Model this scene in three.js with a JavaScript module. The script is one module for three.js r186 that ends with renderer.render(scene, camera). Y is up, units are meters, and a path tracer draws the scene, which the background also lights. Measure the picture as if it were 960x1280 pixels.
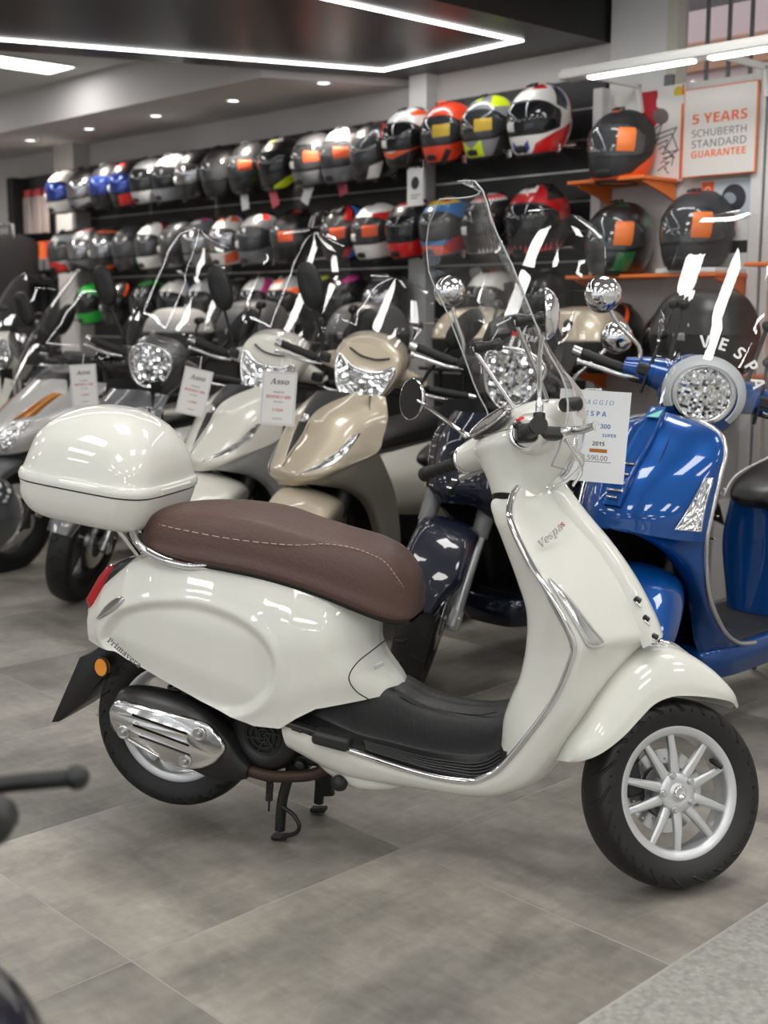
import * as THREE from 'three';
import { RoundedBoxGeometry } from 'three/addons/geometries/RoundedBoxGeometry.js';
import { mergeGeometries, toCreasedNormals } from 'three/addons/utils/BufferGeometryUtils.js';
import { TextGeometry } from 'three/addons/geometries/TextGeometry.js';
import { FontLoader } from 'three/addons/loaders/FontLoader.js';
import { RectAreaLightUniformsLib } from 'three/addons/lights/RectAreaLightUniformsLib.js';
RectAreaLightUniformsLib.init();

// ---------- camera, sky, exposure ----------
const scene = new THREE.Scene();
const camera = new THREE.PerspectiveCamera(2 * Math.atan(640 / 1560) * 180 / Math.PI, 0.75, 0.05, 200);
camera.rotation.order = 'YXZ';
camera.position.set(0, 1.4, 0);
camera.rotation.set(-9.2 * Math.PI / 180, 46 * Math.PI / 180, 0);
camera.focus = 3.25; camera.userData.fStop = 2.9;
scene.add(camera);
const renderer = new THREE.WebGLRenderer();
renderer.toneMapping = THREE.LinearToneMapping;
renderer.toneMappingExposure = 0.8;
renderer.shadowMap.enabled = true;
scene.background = new THREE.Color().setRGB(1.2, 1.27, 1.38);
const PANEL = 11, STRIP = 17, SPOT = 7;   // lamp radiances

// ---------- small toolkit ----------
const PI = Math.PI, TAU = PI * 2, rad = d => d * PI / 180;
const clamp = (x, a, b) => Math.min(b, Math.max(a, x)), lerp = (a, b, t) => a + (b - a) * t;
const sst = (a, b, x) => { const t = clamp((x - a) / (b - a), 0, 1); return t * t * (3 - 2 * t); };
function rng(seed) { let s = seed >>> 0; return () => { s = (s + 0x6D2B79F5) >>> 0; let t = Math.imul(s ^ (s >>> 15), 1 | s); t ^= t + Math.imul(t ^ (t >>> 7), 61 | t); return ((t ^ (t >>> 14)) >>> 0) / 4294967296; }; }
const V = (x, y, z) => new THREE.Vector3(x, y, z);
const used = {};
function numbered(n) { const k = used[n] = (used[n] ?? -1) + 1; return k ? n + '_' + String(k).padStart(3, '0') : n; }
function shadows(o) { o.traverse(m => { if (m.isMesh) { m.castShadow = true; m.receiveShadow = true; } }); return o; }
function thing(name, label, category, pos = [0, 0, 0], turn = 0, group) {
  const o = new THREE.Group(); o.name = numbered(name); scene.add(o); o.position.set(...pos); o.rotation.y = turn;
  o.userData = { label, category }; if (group) o.userData.group = group; return o;
}
function clean(g) { let h = g.index ? g.toNonIndexed() : g; for (const k of Object.keys(h.attributes)) if (!['position', 'normal', 'uv'].includes(k)) h.deleteAttribute(k); if (!h.attributes.uv) h.setAttribute('uv', new THREE.BufferAttribute(new Float32Array(h.attributes.position.count * 2), 2)); h.morphAttributes = {}; h.clearGroups(); return h; }
function join(gs) { gs = [].concat(gs).filter(Boolean); return gs.length === 1 ? gs[0] : mergeGeometries(gs.map(clean), false); }
function part(parent, name, geo, mat, label) {
  const m = new THREE.Mesh(join(geo), mat); m.name = name; m.castShadow = m.receiveShadow = true;
  if (label) m.userData.label = label; parent.add(m); return m;
}
function solo(name, geo, mat, label, category, group) { const m = new THREE.Mesh(join(geo), mat); m.name = numbered(name); m.castShadow = m.receiveShadow = true; m.userData = { label, category }; if (group) m.userData.group = group; scene.add(m); return m; }
function struct(name, geo, mat, parent = scene) { const m = new THREE.Mesh(join(geo), mat); m.name = name; m.castShadow = m.receiveShadow = true; if (parent === scene) m.userData.kind = 'structure'; parent.add(m); return m; }
// control net -> smooth surface
function cr(p0, p1, p2, p3, t) { const o = []; for (let i = 0; i < p1.length; i++) { const a = p0[i], b = p1[i], c = p2[i], d = p3[i]; o.push(0.5 * (2 * b + (c - a) * t + (2 * a - 5 * b + 4 * c - d) * t * t + (3 * b - a - 3 * c + d) * t * t * t)); } return o; }
function spl(pts, n, closed) {
  const m = pts.length, out = [], segs = closed ? m : m - 1;
  for (let i = 0; i < n; i++) {
    const u = closed ? i / n * segs : i / (n - 1) * segs, k = Math.min(segs - 1, Math.floor(u)), t = u - k;
    const g = j => closed ? pts[(j + m) % m] : j < 0 ? pts[0].map((v, q) => 2 * v - pts[1][q]) : j >= m ? pts[m - 1].map((v, q) => 2 * v - pts[m - 2][q]) : pts[j];
    out.push(cr(g(k - 1), g(k), g(k + 1), g(k + 2), t));
  }
  return out;
}
function grid(ctrl, nu, nv, o = {}) {
  const rows = ctrl.map(r => spl(r, nv, o.cv)), cols = [];
  for (let j = 0; j < nv; j++) cols.push(spl(rows.map(r => r[j]), nu, o.cu));
  const g = []; for (let i = 0; i < nu; i++) g.push(cols.map(c => c[i])); return g;
}
function gridGeo(G, o = {}) {
  const nu = G.length, nv = G[0].length, pos = [], uv = [], idx = [];
  for (let i = 0; i < nu; i++) for (let j = 0; j < nv; j++) { pos.push(...G[i][j]); uv.push((o.su || 1) * i / (nu - 1), (o.sv || 1) * j / (nv - 1)); }
  const iu = o.cu ? nu : nu - 1, iv = o.cv ? nv : nv - 1;
  for (let i = 0; i < iu; i++) for (let j = 0; j < iv; j++) {
    const a = i * nv + j, b = ((i + 1) % nu) * nv + j, c = ((i + 1) % nu) * nv + (j + 1) % nv, d = i * nv + (j + 1) % nv;
    if (o.flip) idx.push(a, b, c, a, c, d); else idx.push(a, c, b, a, d, c);
  }
  for (const [on, i] of [[o.cap0, 0], [o.cap1, nu - 1]]) if (on) {
    const c = [0, 0, 0]; G[i].forEach(p => p.forEach((v, k) => c[k] += v / nv));
    const base = pos.length / 3; G[i].forEach(p => { pos.push(...p); uv.push(0, 0); }); pos.push(...c); uv.push(0, 0);
    for (let j = 0; j < nv; j++) { const a = base + j, b = base + (j + 1) % nv; if ((i === 0) !== !!o.flip) idx.push(a, b, base + nv); else idx.push(b, a, base + nv); }
  }
  const g = new THREE.BufferGeometry(); g.setAttribute('position', new THREE.Float32BufferAttribute(pos, 3)); g.setAttribute('uv', new THREE.Float32BufferAttribute(uv, 2)); g.setIndex(idx); g.computeVertexNormals(); return g;
}
// thick sheet from a grid
function sheet(G, t, o = {}) {
  const a = gridGeo(G, o), n = a.attributes.normal, nu = G.length, nv = G[0].length;
  const I = G.map((r, i) => r.map((p, j) => { const k = i * nv + j; return [p[0] - n.getX(k) * t, p[1] - n.getY(k) * t, p[2] - n.getZ(k) * t]; }));
  const gs = [a, gridGeo(I, { ...o, flip: !o.flip })];
  const rim = (A, B, f) => gs.push(gridGeo([A, B], { flip: f }));
  if (!o.cu) { rim(G[0], I[0], !o.flip); rim(G[nu - 1], I[nu - 1], !!o.flip); }
  if (!o.cv) { rim(G.map(r => r[0]), I.map(r => r[0]), !!o.flip); rim(G.map(r => r[nv - 1]), I.map(r => r[nv - 1]), !o.flip); }
  return join(gs);
}
function disp(G, f, cv) { // push a grid along its normals by f(x,y,z)
  const a = gridGeo(G, { cv }), n = a.attributes.normal, nv = G[0].length;
  return G.map((r, i) => r.map((p, j) => { const k = i * nv + j, d = f(p[0], p[1], p[2]); return [p[0] + n.getX(k) * d, p[1] + n.getY(k) * d, p[2] + n.getZ(k) * d]; }));
}
function inside(poly, x, y) { // signed distance, positive inside
  let d = 1e9, c = false;
  for (let i = 0, j = poly.length - 1; i < poly.length; j = i++) {
    const [ax, ay] = poly[j], [bx, by] = poly[i], ex = bx - ax, ey = by - ay, t = clamp(((x - ax) * ex + (y - ay) * ey) / (ex * ex + ey * ey), 0, 1);
    d = Math.min(d, Math.hypot(x - ax - t * ex, y - ay - t * ey));
    if ((ay > y) !== (by > y) && x < (bx - ax) * (y - ay) / (by - ay) + ax) c = !c;
  }
  return c ? d : -d;
}
const mir = P => P.map(p => [p[0], p[1], -p[2]]);
const full = half => [...half, ...mir(half.slice(0, -1)).reverse()];         // half row ending at z=0 -> full row
function tf(g, m) { const h = g.clone(); h.applyMatrix4(m); return h; }
function mv(g, x, y, z, rx = 0, ry = 0, rz = 0, s = 1) { const m = new THREE.Matrix4().compose(V(x, y, z), new THREE.Quaternion().setFromEuler(new THREE.Euler(rx, ry, rz)), Array.isArray(s) ? V(...s) : V(s, s, s)); return tf(g, m); }
function zflip(g) { const h = clean(g.clone()), m = new THREE.Matrix4().makeScale(1, 1, -1); h.applyMatrix4(m); const p = h.attributes; for (const k of ['position', 'normal', 'uv']) { const a = p[k], s = a.itemSize, A = a.array; for (let i = 0; i < a.count; i += 3) for (let q = 0; q < s; q++) { const t = A[(i + 1) * s + q]; A[(i + 1) * s + q] = A[(i + 2) * s + q]; A[(i + 2) * s + q] = t; } } return h; }
// tube along points; r number or function(t); flat = [w,h] scale of section
function tube(pts, r, o = {}) {
  const n = o.n || Math.max(2, (pts.length - 1) * (o.k || 6) + 1), P = pts.length > 2 && !o.straight ? spl(pts, n, false) : (o.straight ? pts : [pts[0], pts[1]]), s = o.s || 10, G = [];
  let up = o.up ? V(...o.up) : null, prev;
  for (let i = 0; i < P.length; i++) {
    const a = V(...P[Math.max(0, i - 1)]), b = V(...P[Math.min(P.length - 1, i + 1)]), t = b.sub(a).normalize();
    let nrm;
    if (up) nrm = up.clone().addScaledVector(t, -up.dot(t)).normalize();
    else if (prev) nrm = prev.clone().addScaledVector(t, -prev.dot(t)).normalize();
    else nrm = (Math.abs(t.y) < 0.9 ? V(0, 1, 0) : V(1, 0, 0)).addScaledVector(t, -(Math.abs(t.y) < 0.9 ? t.y : t.x)).normalize();
    prev = nrm; const bi = t.clone().cross(nrm), q = P.length > 1 ? i / (P.length - 1) : 0, R = typeof r === 'function' ? r(q) : r, [fw, fh] = o.flat || [1, 1], row = [];
    for (let j = 0; j < s; j++) { const w = j / s * TAU, c = Math.cos(w) * R * fh, d = Math.sin(w) * R * fw; row.push([P[i][0] + nrm.x * c + bi.x * d, P[i][1] + nrm.y * c + bi.y * d, P[i][2] + nrm.z * c + bi.z * d]); }
    G.push(row);
  }
  return gridGeo(G, { cv: 1, cap0: !o.open, cap1: !o.open, flip: 1 });
}
const rod = (a, b, r, s = 10) => tube([a, b], r, { s });
const lathe = (prof, s = 32) => new THREE.LatheGeometry(prof.map(p => new THREE.Vector2(...p)), s);          // round y
const latheZ = (prof, s = 48) => { const g = lathe(prof, s); g.rotateX(PI / 2); return g; };                   // profile [r, z] round z
const latheX = (prof, s = 32) => { const g = lathe(prof, s); g.rotateZ(-PI / 2); return g; };                  // profile [r, x] round x
const sph = (x, y, z, a, b = a, c = a, w = 20, h = 14) => mv(new THREE.SphereGeometry(1, w, h), x, y, z, 0, 0, 0, [a, b, c]);
const rb = (w, h, d, r = 0.005, s = 2) => new RoundedBoxGeometry(w, h, d, s, Math.min(r, w / 2.01, h / 2.01, d / 2.01));
const box = (x0, x1, y0, y1, z0, z1) => { const g = new THREE.BoxGeometry(x1 - x0, y1 - y0, z1 - z0); g.translate((x0 + x1) / 2, (y0 + y1) / 2, (z0 + z1) / 2); return g; };
function shp(pts, holes = []) { const s = new THREE.Shape(pts.map(p => new THREE.Vector2(...p))); for (const h of holes) s.holes.push(new THREE.Path(h.map(p => new THREE.Vector2(...p)))); return s; }
function ext(pts, depth, bevel = 0, holes = [], seg = 2) { const g = new THREE.ExtrudeGeometry(shp(pts, holes), { depth, bevelEnabled: bevel > 0, bevelThickness: bevel, bevelSize: bevel, bevelOffset: -bevel, bevelSegments: seg, curveSegments: 8 }); return g; }
const crease = (g, a = 0.6) => toCreasedNormals(g.index ? g.toNonIndexed() : g, a);
function bend(g, f) { const p = g.attributes.position; for (let i = 0; i < p.count; i++) { const q = f(p.getX(i), p.getY(i), p.getZ(i)); p.setXYZ(i, ...q); } g.computeVertexNormals(); return g; }
// frame with local x,y,z axes given two directions
function frame(o, x, y) { const X = V(...x).normalize(), Z = X.clone().cross(V(...y)).normalize(), Y = Z.clone().cross(X); return new THREE.Matrix4().makeBasis(X, Y, Z).setPosition(...o); }
// superellipse slices: [y, x0, x1, w, exponent, zc]
function slices(S, nu, nv, o = {}) {
  const ctrl = S.map(([y, x0, x1, w, e = 2.5, sl = 0]) => { const r = []; for (let k = 0; k < 24; k++) { const a = k / 24 * TAU, c = Math.cos(a), s = Math.sin(a), X = Math.sign(c) * Math.abs(c) ** (2 / e), Z = Math.sign(s) * Math.abs(s) ** (2 / e), xx = (x0 + x1) / 2 + X * (x1 - x0) / 2; r.push([xx, y + sl * (xx - (x0 + x1) / 2), Z * w]); } return r; });
  return gridGeo(grid(ctrl, nu, nv, { cv: 1 }), { cv: 1, cap0: o.cap0 ?? 1, cap1: o.cap1 ?? 1 });
}
const smp = (G, u, v) => { const nu = G.length - 1, nv = G[0].length - 1, a = clamp(u, 0, 1) * nu, b = clamp(v, 0, 1) * nv, i = Math.min(nu - 1, Math.floor(a)), j = Math.min(nv - 1, Math.floor(b)), s = a - i, t = b - j; return [0, 1, 2].map(k => lerp(lerp(G[i][j][k], G[i + 1][j][k], s), lerp(G[i][j + 1][k], G[i + 1][j + 1][k], s), t)); };
// raised patch lying on a grid surface: rails are lists of [u, v]
function patch(G, A, B, off, th = 0.003, n = 24, m = 10, flip = 1) {
  const a = spl(A, n, false), b = spl(B, n, false), R = [];
  for (let i = 0; i < n; i++) { const r = []; for (let j = 0; j < m; j++) { const t = j / (m - 1), u = lerp(a[i][0], b[i][0], t), v = lerp(a[i][1], b[i][1], t), p = smp(G, u, v), e = 0.004, du = smp(G, u + e, v).map((q, k) => q - smp(G, u - e, v)[k]), dv = smp(G, u, v + e).map((q, k) => q - smp(G, u, v - e)[k]), N = V(...du).cross(V(...dv)).normalize().multiplyScalar(Math.abs(flip) === flip ? 1 : -1); const edge = Math.min(1, 5 * Math.min(t, 1 - t)), o = off * (0.4 + 0.6 * edge); r.push([p[0] + N.x * o, p[1] + N.y * o, p[2] + N.z * o]); } R.push(r); }
  const g = sheet(R, th, {}); return g;
}
// ---------- procedural textures ----------
const noiseTab = (() => { const r = rng(11), a = new Float32Array(65536); for (let i = 0; i < 65536; i++) a[i] = r(); return a; })();
function vn(x, y, p) { const xi = Math.floor(x), yi = Math.floor(y), fx = x - xi, fy = y - yi, u = fx * fx * (3 - 2 * fx), v = fy * fy * (3 - 2 * fy), h = (a, b) => noiseTab[((((a % p) + p) % p) * 73 + (((b % p) + p) % p) * 191 + p * 31) & 65535]; return lerp(lerp(h(xi, yi), h(xi + 1, yi), u), lerp(h(xi, yi + 1), h(xi + 1, yi + 1), u), v); }
function fbm(x, y, p, o = 5) { let s = 0, a = 0.5, n = 0; for (let i = 0; i < o; i++) { s += a * vn(x, y, p); n += a; a *= 0.55; x *= 2; y *= 2; p *= 2; } return s / n; }
function tex(w, h, f, srgb = true, rep) {
  const d = new Uint8Array(w * h * 4);
  for (let j = 0; j < h; j++) for (let i = 0; i < w; i++) { const c = f(i / w, j / h), k = (j * w + i) * 4; for (let q = 0; q < 3; q++) d[k + q] = clamp(Array.isArray(c) ? c[q] : c, 0, 1) * 255; d[k + 3] = 255; }
  const t = new THREE.DataTexture(d, w, h); t.wrapS = t.wrapT = THREE.RepeatWrapping; t.magFilter = THREE.LinearFilter; t.minFilter = THREE.LinearMipmapLinearFilter; t.generateMipmaps = true; if (srgb) t.colorSpace = THREE.SRGBColorSpace; if (rep) t.repeat.set(...rep); t.needsUpdate = true; return t;
}
function canvasTex(w, h, draw) { const c = document.createElement('canvas'); c.width = w; c.height = h; const x = c.getContext('2d'); draw(x, w, h); const t = new THREE.CanvasTexture(c); t.colorSpace = THREE.SRGBColorSpace; return t; }
const font = await new FontLoader().loadAsync('fonts/droid/droid_sans_bold.typeface.json');
const serif = await new FontLoader().loadAsync('fonts/droid/droid_serif_bold.typeface.json');
function text(s, size, depth, o = {}) { const g = new TextGeometry(s, { font: o.font || font, size, depth, curveSegments: 3, bevelEnabled: false }); g.computeBoundingBox(); const b = g.boundingBox; g.translate(-(b.min.x + b.max.x) / 2, -(b.min.y + b.max.y) / 2, 0); if (o.skew) bend(g, (x, y, z) => [x + y * o.skew, y, z]); return g; }
// ---------- materials ----------
const STD = (c, r = 0.5, m = 0, o = {}) => new THREE.MeshStandardMaterial({ color: c, roughness: r, metalness: m, side: THREE.DoubleSide, ...o });
const lin = (r, g, b) => new THREE.Color().setRGB(r, g, b);
const paint = (c, o = {}) => new THREE.MeshPhysicalMaterial({ color: c, roughness: 0.4, metalness: 0, clearcoat: 1, clearcoatRoughness: 0.025, specularIntensity: 0.3, side: THREE.DoubleSide, ...o });
const grainT = tex(256, 256, (u, v) => fbm(u * 48, v * 48, 48, 3), false);
const M = {
  white: paint(lin(0.72, 0.722, 0.664)), black: STD(lin(0.007, 0.007, 0.0075), 0.42), gloss: paint(lin(0.008, 0.008, 0.01)), rubber: STD(lin(0.01, 0.01, 0.0105), 0.58, 0, { bumpMap: grainT, bumpScale: 0.0004 }),
  satin: STD(lin(0.011, 0.011, 0.0115), 0.36), dark: STD(lin(0.018, 0.018, 0.019), 0.5), grey: STD(lin(0.15, 0.15, 0.155), 0.45),
  chrome: STD(lin(0.82, 0.82, 0.83), 0.06, 1), steel: STD(lin(0.6, 0.6, 0.6), 0.22, 1), alu: STD(lin(0.62, 0.63, 0.64), 0.33, 0.9), silver: paint(lin(0.62, 0.63, 0.64), { metalness: 0.7, roughness: 0.4, clearcoat: 0.5 }),
  brown: STD(lin(0.085, 0.044, 0.034), 0.5, 0, { bumpMap: grainT, bumpScale: 0.0012 }), thread: STD(lin(0.55, 0.4, 0.33), 0.8),
  red: STD(lin(0.6, 0.02, 0.02), 0.4), orange: STD(lin(0.75, 0.17, 0.02), 0.45), amber: paint(lin(0.8, 0.28, 0.02)), redlens: paint(lin(0.42, 0.008, 0.015)),
  rust: STD(lin(0.06, 0.035, 0.028), 0.6, 0.5), glass: new THREE.MeshPhysicalMaterial({ color: 0xffffff, transmission: 1, thickness: 0, roughness: 0.0, ior: 1.49, side: THREE.DoubleSide }),
  tint: new THREE.MeshPhysicalMaterial({ color: lin(0.36, 0.36, 0.37), transmission: 1, thickness: 0, roughness: 0.0, ior: 1.49, side: THREE.DoubleSide }),
  frost: new THREE.MeshPhysicalMaterial({ color: lin(0.75, 0.77, 0.78), transmission: 0.55, thickness: 0, roughness: 0.7, ior: 1.45, side: THREE.DoubleSide }),
  lens: new THREE.MeshPhysicalMaterial({ color: 0xffffff, transmission: 1, thickness: 0, roughness: 0.02, ior: 1.5, side: THREE.DoubleSide }),
  reflector: STD(lin(0.85, 0.86, 0.87), 0.12, 1), whitepl: STD(lin(0.72, 0.72, 0.7), 0.4), paper: STD(lin(0.82, 0.82, 0.8), 0.8), mirror: STD(lin(0.9, 0.9, 0.9), 0.01, 1),
};
// ================= ROOM =================
const concrete = (() => {
  const N = 1024;
  return tex(N, N, (u, v) => {
    const a = fbm(u * 3, v * 3, 3, 6), b = fbm(u * 9 + 3, v * 3 + 5, 3 * 3, 5), s = fbm(u * 40, v * 10, 10, 4), sc = Math.abs(fbm(u * 6 + 9, v * 6, 6, 5) - 0.5);
    let k = 0.55 + (a - 0.5) * 0.46 + (b - 0.5) * 0.2 + (s - 0.5) * 0.1; k += (fbm(u * 70 + 2, v * 70, 70, 3) - 0.5) * 0.06 + (fbm(u * 24, v * 120 + 7, 24, 3) - 0.5) * 0.05; if (sc < 0.012) k += 0.018;
    return [k * 1.03, k * 0.995, k * 0.935];
  });
})();
const concR = tex(512, 512, (u, v) => 0.42 + fbm(u * 8, v * 8, 8, 5) * 0.3, false);
const tileM = STD(0xffffff, 1, 0, { map: concrete, roughnessMap: concR }); tileM.roughness = 0.75;
const speck = tex(512, 512, (u, v) => { const k = 0.61 + (fbm(u * 90, v * 90, 90, 2) - 0.5) * 0.16 + (fbm(u * 5, v * 5, 5, 4) - 0.5) * 0.1; return [k, k * 0.99, k * 0.95]; });
const speckM = STD(0xffffff, 0.6, 0, { map: speck });
const grout = STD(lin(0.38, 0.37, 0.345), 0.9);
const wallM = STD(lin(0.62, 0.6, 0.58), 0.85), soffM = STD(lin(0.5, 0.48, 0.48), 0.9), ceilM = STD(lin(0.55, 0.55, 0.55), 0.9), whiteM = STD(lin(0.74, 0.75, 0.74), 0.7);
const slatM = STD(lin(0.014, 0.0135, 0.014), 0.42), slotM = STD(lin(0.012, 0.012, 0.012), 0.7);
const floor = struct('floor', box(-12, 4, -0.12, -0.0007, -6, 5.2), grout);
{ // floor tiles: real slabs with recessed joints
  const xs = [-1.375]; for (let i = 0; i < 13; i++) xs.push(-2.2 - i * 0.765);
  const zs = []; for (let k = -5; k < 7; k++) zs.push(-1.36 + k * 0.83);
  const r = rng(5), geos = {};
  for (let i = 0; i < xs.length - 1; i++) for (let k = 0; k < zs.length - 1; k++) {
    const w = xs[i] - xs[i + 1], d = zs[k + 1] - zs[k], key = (i === 0 ? 'a' : 'b') + Math.floor(r() * 8);
    if (!geos[key]) {
      const g = rb(w - 0.0035, 0.012, d - 0.0035, 0.0006, 1), p = g.attributes.position, uv = g.attributes.uv, ox = r(), oy = r(), q = r() < 0.5;
      for (let n = 0; n < p.count; n++) uv.setXY(n, ox + (q ? p.getX(n) : p.getZ(n)) / 1.7, oy + (q ? p.getZ(n) : p.getX(n)) / 1.7);
      geos[key] = g;
    }
    const m = struct('tile', geos[key], tileM, floor); m.position.set((xs[i] + xs[i + 1]) / 2, -0.006, (zs[k] + zs[k + 1]) / 2);
  }
  for (let i = 0; i < 5; i++) for (let k = -6; k < 13; k++) {
    const g = rb(0.896, 0.012, 0.548, 0.0015, 1), p = g.attributes.position, uv = g.attributes.uv; for (let n = 0; n < p.count; n++) uv.setXY(n, p.getX(n) + i * 0.37, p.getZ(n) + k * 0.21);
    const m = struct('tile', g, speckM, floor); m.position.set(-1.372 + 0.45 + i * 0.9, -0.006, -2.42 + 0.275 + k * 0.55);
  }
}
const wb = struct('wall_back', [box(-12, -3.64, 0, 3.1, -5.57, -5.45), box(-3.64, -2.2, 0, 2.42, -5.57, -5.45), box(-2.2, 4, 0, 3.1, -5.57, -5.45), box(-3.64, -2.2, 3.0, 3.1, -5.57, -5.45)], wallM);
struct('pilaster_back_1', box(-5.34, -5.2, 0, 2.96, -5.45, -5.36), whiteM); struct('pilaster_back_2', box(-9.32, -9.02, 0, 2.7, -5.45, -5.3), soffM);
struct('pilaster_back_3', box(-3.96, -3.62, 0, 2.96, -5.45, -5.42), whiteM);
struct('wall_left', box(-12.2, -12, 0, 3.1, -6, 5.2), wallM);
struct('wall_right', box(4, 4.2, 0, 3.1, -6, 5.2), whiteM);
struct('wall_front', [box(-12, -6, 0, 3.1, 5, 5.2), box(-6, 3.4, 0, 0.25, 5, 5.2), box(-6, 3.4, 2.6, 3.1, 5, 5.2), box(3.4, 4, 0, 3.1, 5, 5.2)], whiteM);
{ const w = struct('window_1', [box(-6, 3.4, 0.25, 0.31, 5.05, 5.12), box(-6, 3.4, 2.54, 2.6, 5.05, 5.12), ...[0, 1, 2, 3, 4, 5].map(i => box(-6 + i * 1.868, -5.94 + i * 1.868, 0.25, 2.6, 5.05, 5.12))], M.satin);
  const g = new THREE.PlaneGeometry(9.4, 2.35); g.translate(-1.3, 1.425, 5.085); part(w, 'pane', g, M.glass); }
struct('ceiling', box(-12.2, 4.2, 2.96, 3.12, -6, 5.2), ceilM);
{ const g = ext([[-12, 5.45], [-5.42, 5.45], [-5.78, 4.62], [-12, 4.62]], 0.26, 0); g.rotateX(-PI / 2); g.translate(0, 2.7, 0); struct('soffit', crease(g, 0.3), soffM); }
{ // suspended glossy black canopy and its light strip
  const poly = [[-3.98, -5.45], [-5.4, -5.45], [-7.1, -1.45], [-4.02, -1.45]];
  const g = ext(poly.map(([x, z]) => [x, -z]), 0.218, 0); g.rotateX(-PI / 2); g.translate(0, 2.74, 0);
  struct('ceiling_canopy', crease(g, 0.3), STD(lin(0.009, 0.008, 0.0085), 0.33));
  const pts = [[-6.52, -1.95], [-5.3, -5.11], [-4.26, -5.06], [-4.33, -1.95]];
  const strip = thing('led_strip', 'glowing white strip light set in the underside of the black ceiling canopy', 'strip light', [0, 2.74, 0]);
  const em = new THREE.MeshStandardMaterial({ color: 0xffffff, emissive: 0xffffff, emissiveIntensity: STRIP * 0.5 });
  for (let i = 0; i < 4; i++) {
    const [ax, az] = pts[i], [bx, bz] = pts[(i + 1) % 4], L = Math.hypot(bx - ax, bz - az), a = Math.atan2(-(bz - az), bx - ax);
    part(strip, 'light_segment', mv(box(-L / 2 - 0.016, L / 2 + 0.016, -0.007, 0, -0.016, 0.016), (ax + bx) / 2, 0, (az + bz) / 2, 0, a, 0), em);
    const l = new THREE.RectAreaLight(0xffffff, STRIP, L, 0.032); l.position.set((ax + bx) / 2, 2.731, (az + bz) / 2); l.rotation.set(-PI / 2, 0, a, 'YXZ'); l.rotation.set(-PI / 2, 0, 0); l.rotateZ(a); scene.add(l);
  }
}
{ // recessed ceiling panels
  const em = new THREE.MeshStandardMaterial({ color: 0xffffff, emissive: lin(1, 0.985, 0.96), emissiveIntensity: PANEL * 0.6 });
  const spots = []; for (const x of [-2.9, -1.1, 0.8, 2.7]) for (const z of [-4.1, -2.3, -0.4, 1.6, 3.6]) spots.push([x, z, 0.6, 0.6]);
  spots.push([-7.62, -3.82, 0.34, 1.2], [-9.6, -3.9, 0.34, 1.2], [-8, -1.6, 1.2, 0.34], [-9.8, -1.6, 1.2, 0.34], [-8, 0.6, 1.2, 0.34], [-5.4, 0.4, 0.6, 0.6], [-5.4, 2.6, 0.6, 0.6], [-8.2, 2.8, 0.6, 0.6]);
  spots.forEach(([x, z, w, d]) => {
    const seen = x < -7.5 && x > -7.7;
    const t = thing('ceiling_light', seen ? 'flat rectangular white light panel in the ceiling at the top left corner' : 'flat square white light panel in the shop ceiling out of frame', 'ceiling light', [x, 2.96, z], 0, seen ? undefined : 'ceiling light panels');
    part(t, 'frame', [box(-w / 2 - 0.02, w / 2 + 0.02, -0.012, 0, -d / 2 - 0.02, -d / 2), box(-w / 2 - 0.02, w / 2 + 0.02, -0.012, 0, d / 2, d / 2 + 0.02), box(-w / 2 - 0.02, -w / 2, -0.012, 0, -d / 2, d / 2), box(w / 2, w / 2 + 0.02, -0.012, 0, -d / 2, d / 2)], M.whitepl);
    part(t, 'diffuser', box(-w / 2, w / 2, -0.008, 0, -d / 2, d / 2), em);
    const l = new THREE.RectAreaLight(lin(1, 0.985, 0.96), PANEL, w, d); l.position.set(x, 2.948, z); l.rotation.set(-PI / 2, 0, 0); scene.add(l);
  });
}
{ // downlights in the soffit
  const em = new THREE.MeshStandardMaterial({ color: 0xffffff, emissive: 0xffffff, emissiveIntensity: 5 });
  const nm = ['first', 'second', 'third', 'fourth', 'fifth'];
  [-9.1, -8.24, -7.38, -6.52, -5.66].forEach((x, i) => {
    const t = thing('downlight', `round recessed downlight in the grey soffit over the helmets, ${nm[i]} from the left`, 'downlight', [x, 2.7, -4.98], 0, 'soffit downlights');
    part(t, 'rim', mv(lathe([[0.036, 0], [0.046, 0], [0.048, -0.004], [0.036, -0.006], [0.036, 0]], 24), 0, 0, 0), M.whitepl);
    part(t, 'lamp_lens', mv(new THREE.CylinderGeometry(0.036, 0.036, 0.004, 24), 0, -0.002, 0), em);
    const l = new THREE.SpotLight(0xfff4e6, SPOT, 6, rad(58), 0.6, 2); l.position.set(x, 2.69, -4.98); l.target.position.set(x, 0, -5.05); l.castShadow = true; scene.add(l, l.target);
  });
}
{ // slatted display wall: each board is a slab, metal inserts between
  for (const [x0, x1, top, lab, gx] of [[-8.99, -5.36, 2.53, 'left', 0], [-5.18, -3.98, 2.585, 'right', 1]]) {
    const t = new THREE.Group(); t.name = 'wall_panel_' + lab; t.userData.kind = 'structure'; t.position.set((x0 + x1) / 2, 0, -5.45); scene.add(t);
    const w = x1 - x0; part(t, 'backing', box(-w / 2, w / 2, 0, top, 0, 0.012), slotM);
    for (let y = top, k = 0; y > 0.1; k++) {
      const edge = 2.43 - 0.155 * Math.floor((2.43 - y + 0.005) / 0.155 + (k ? 1 : 0)), y0 = k === 0 ? 2.43 : y - 0.155;
      part(t, 'slat_board', mv(rb(w, y - y0 - 0.008, 0.022, 0.003, 1), 0, (y + y0) / 2, 0.022), slatM);
      if (gx || k % 3 === 2) part(t, 'metal_strip', box(-w / 2, w / 2, y0 - 0.006, y0 + 0.003, 0.03, 0.036), M.alu);
      y = y0;
    }
  }
}
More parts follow.
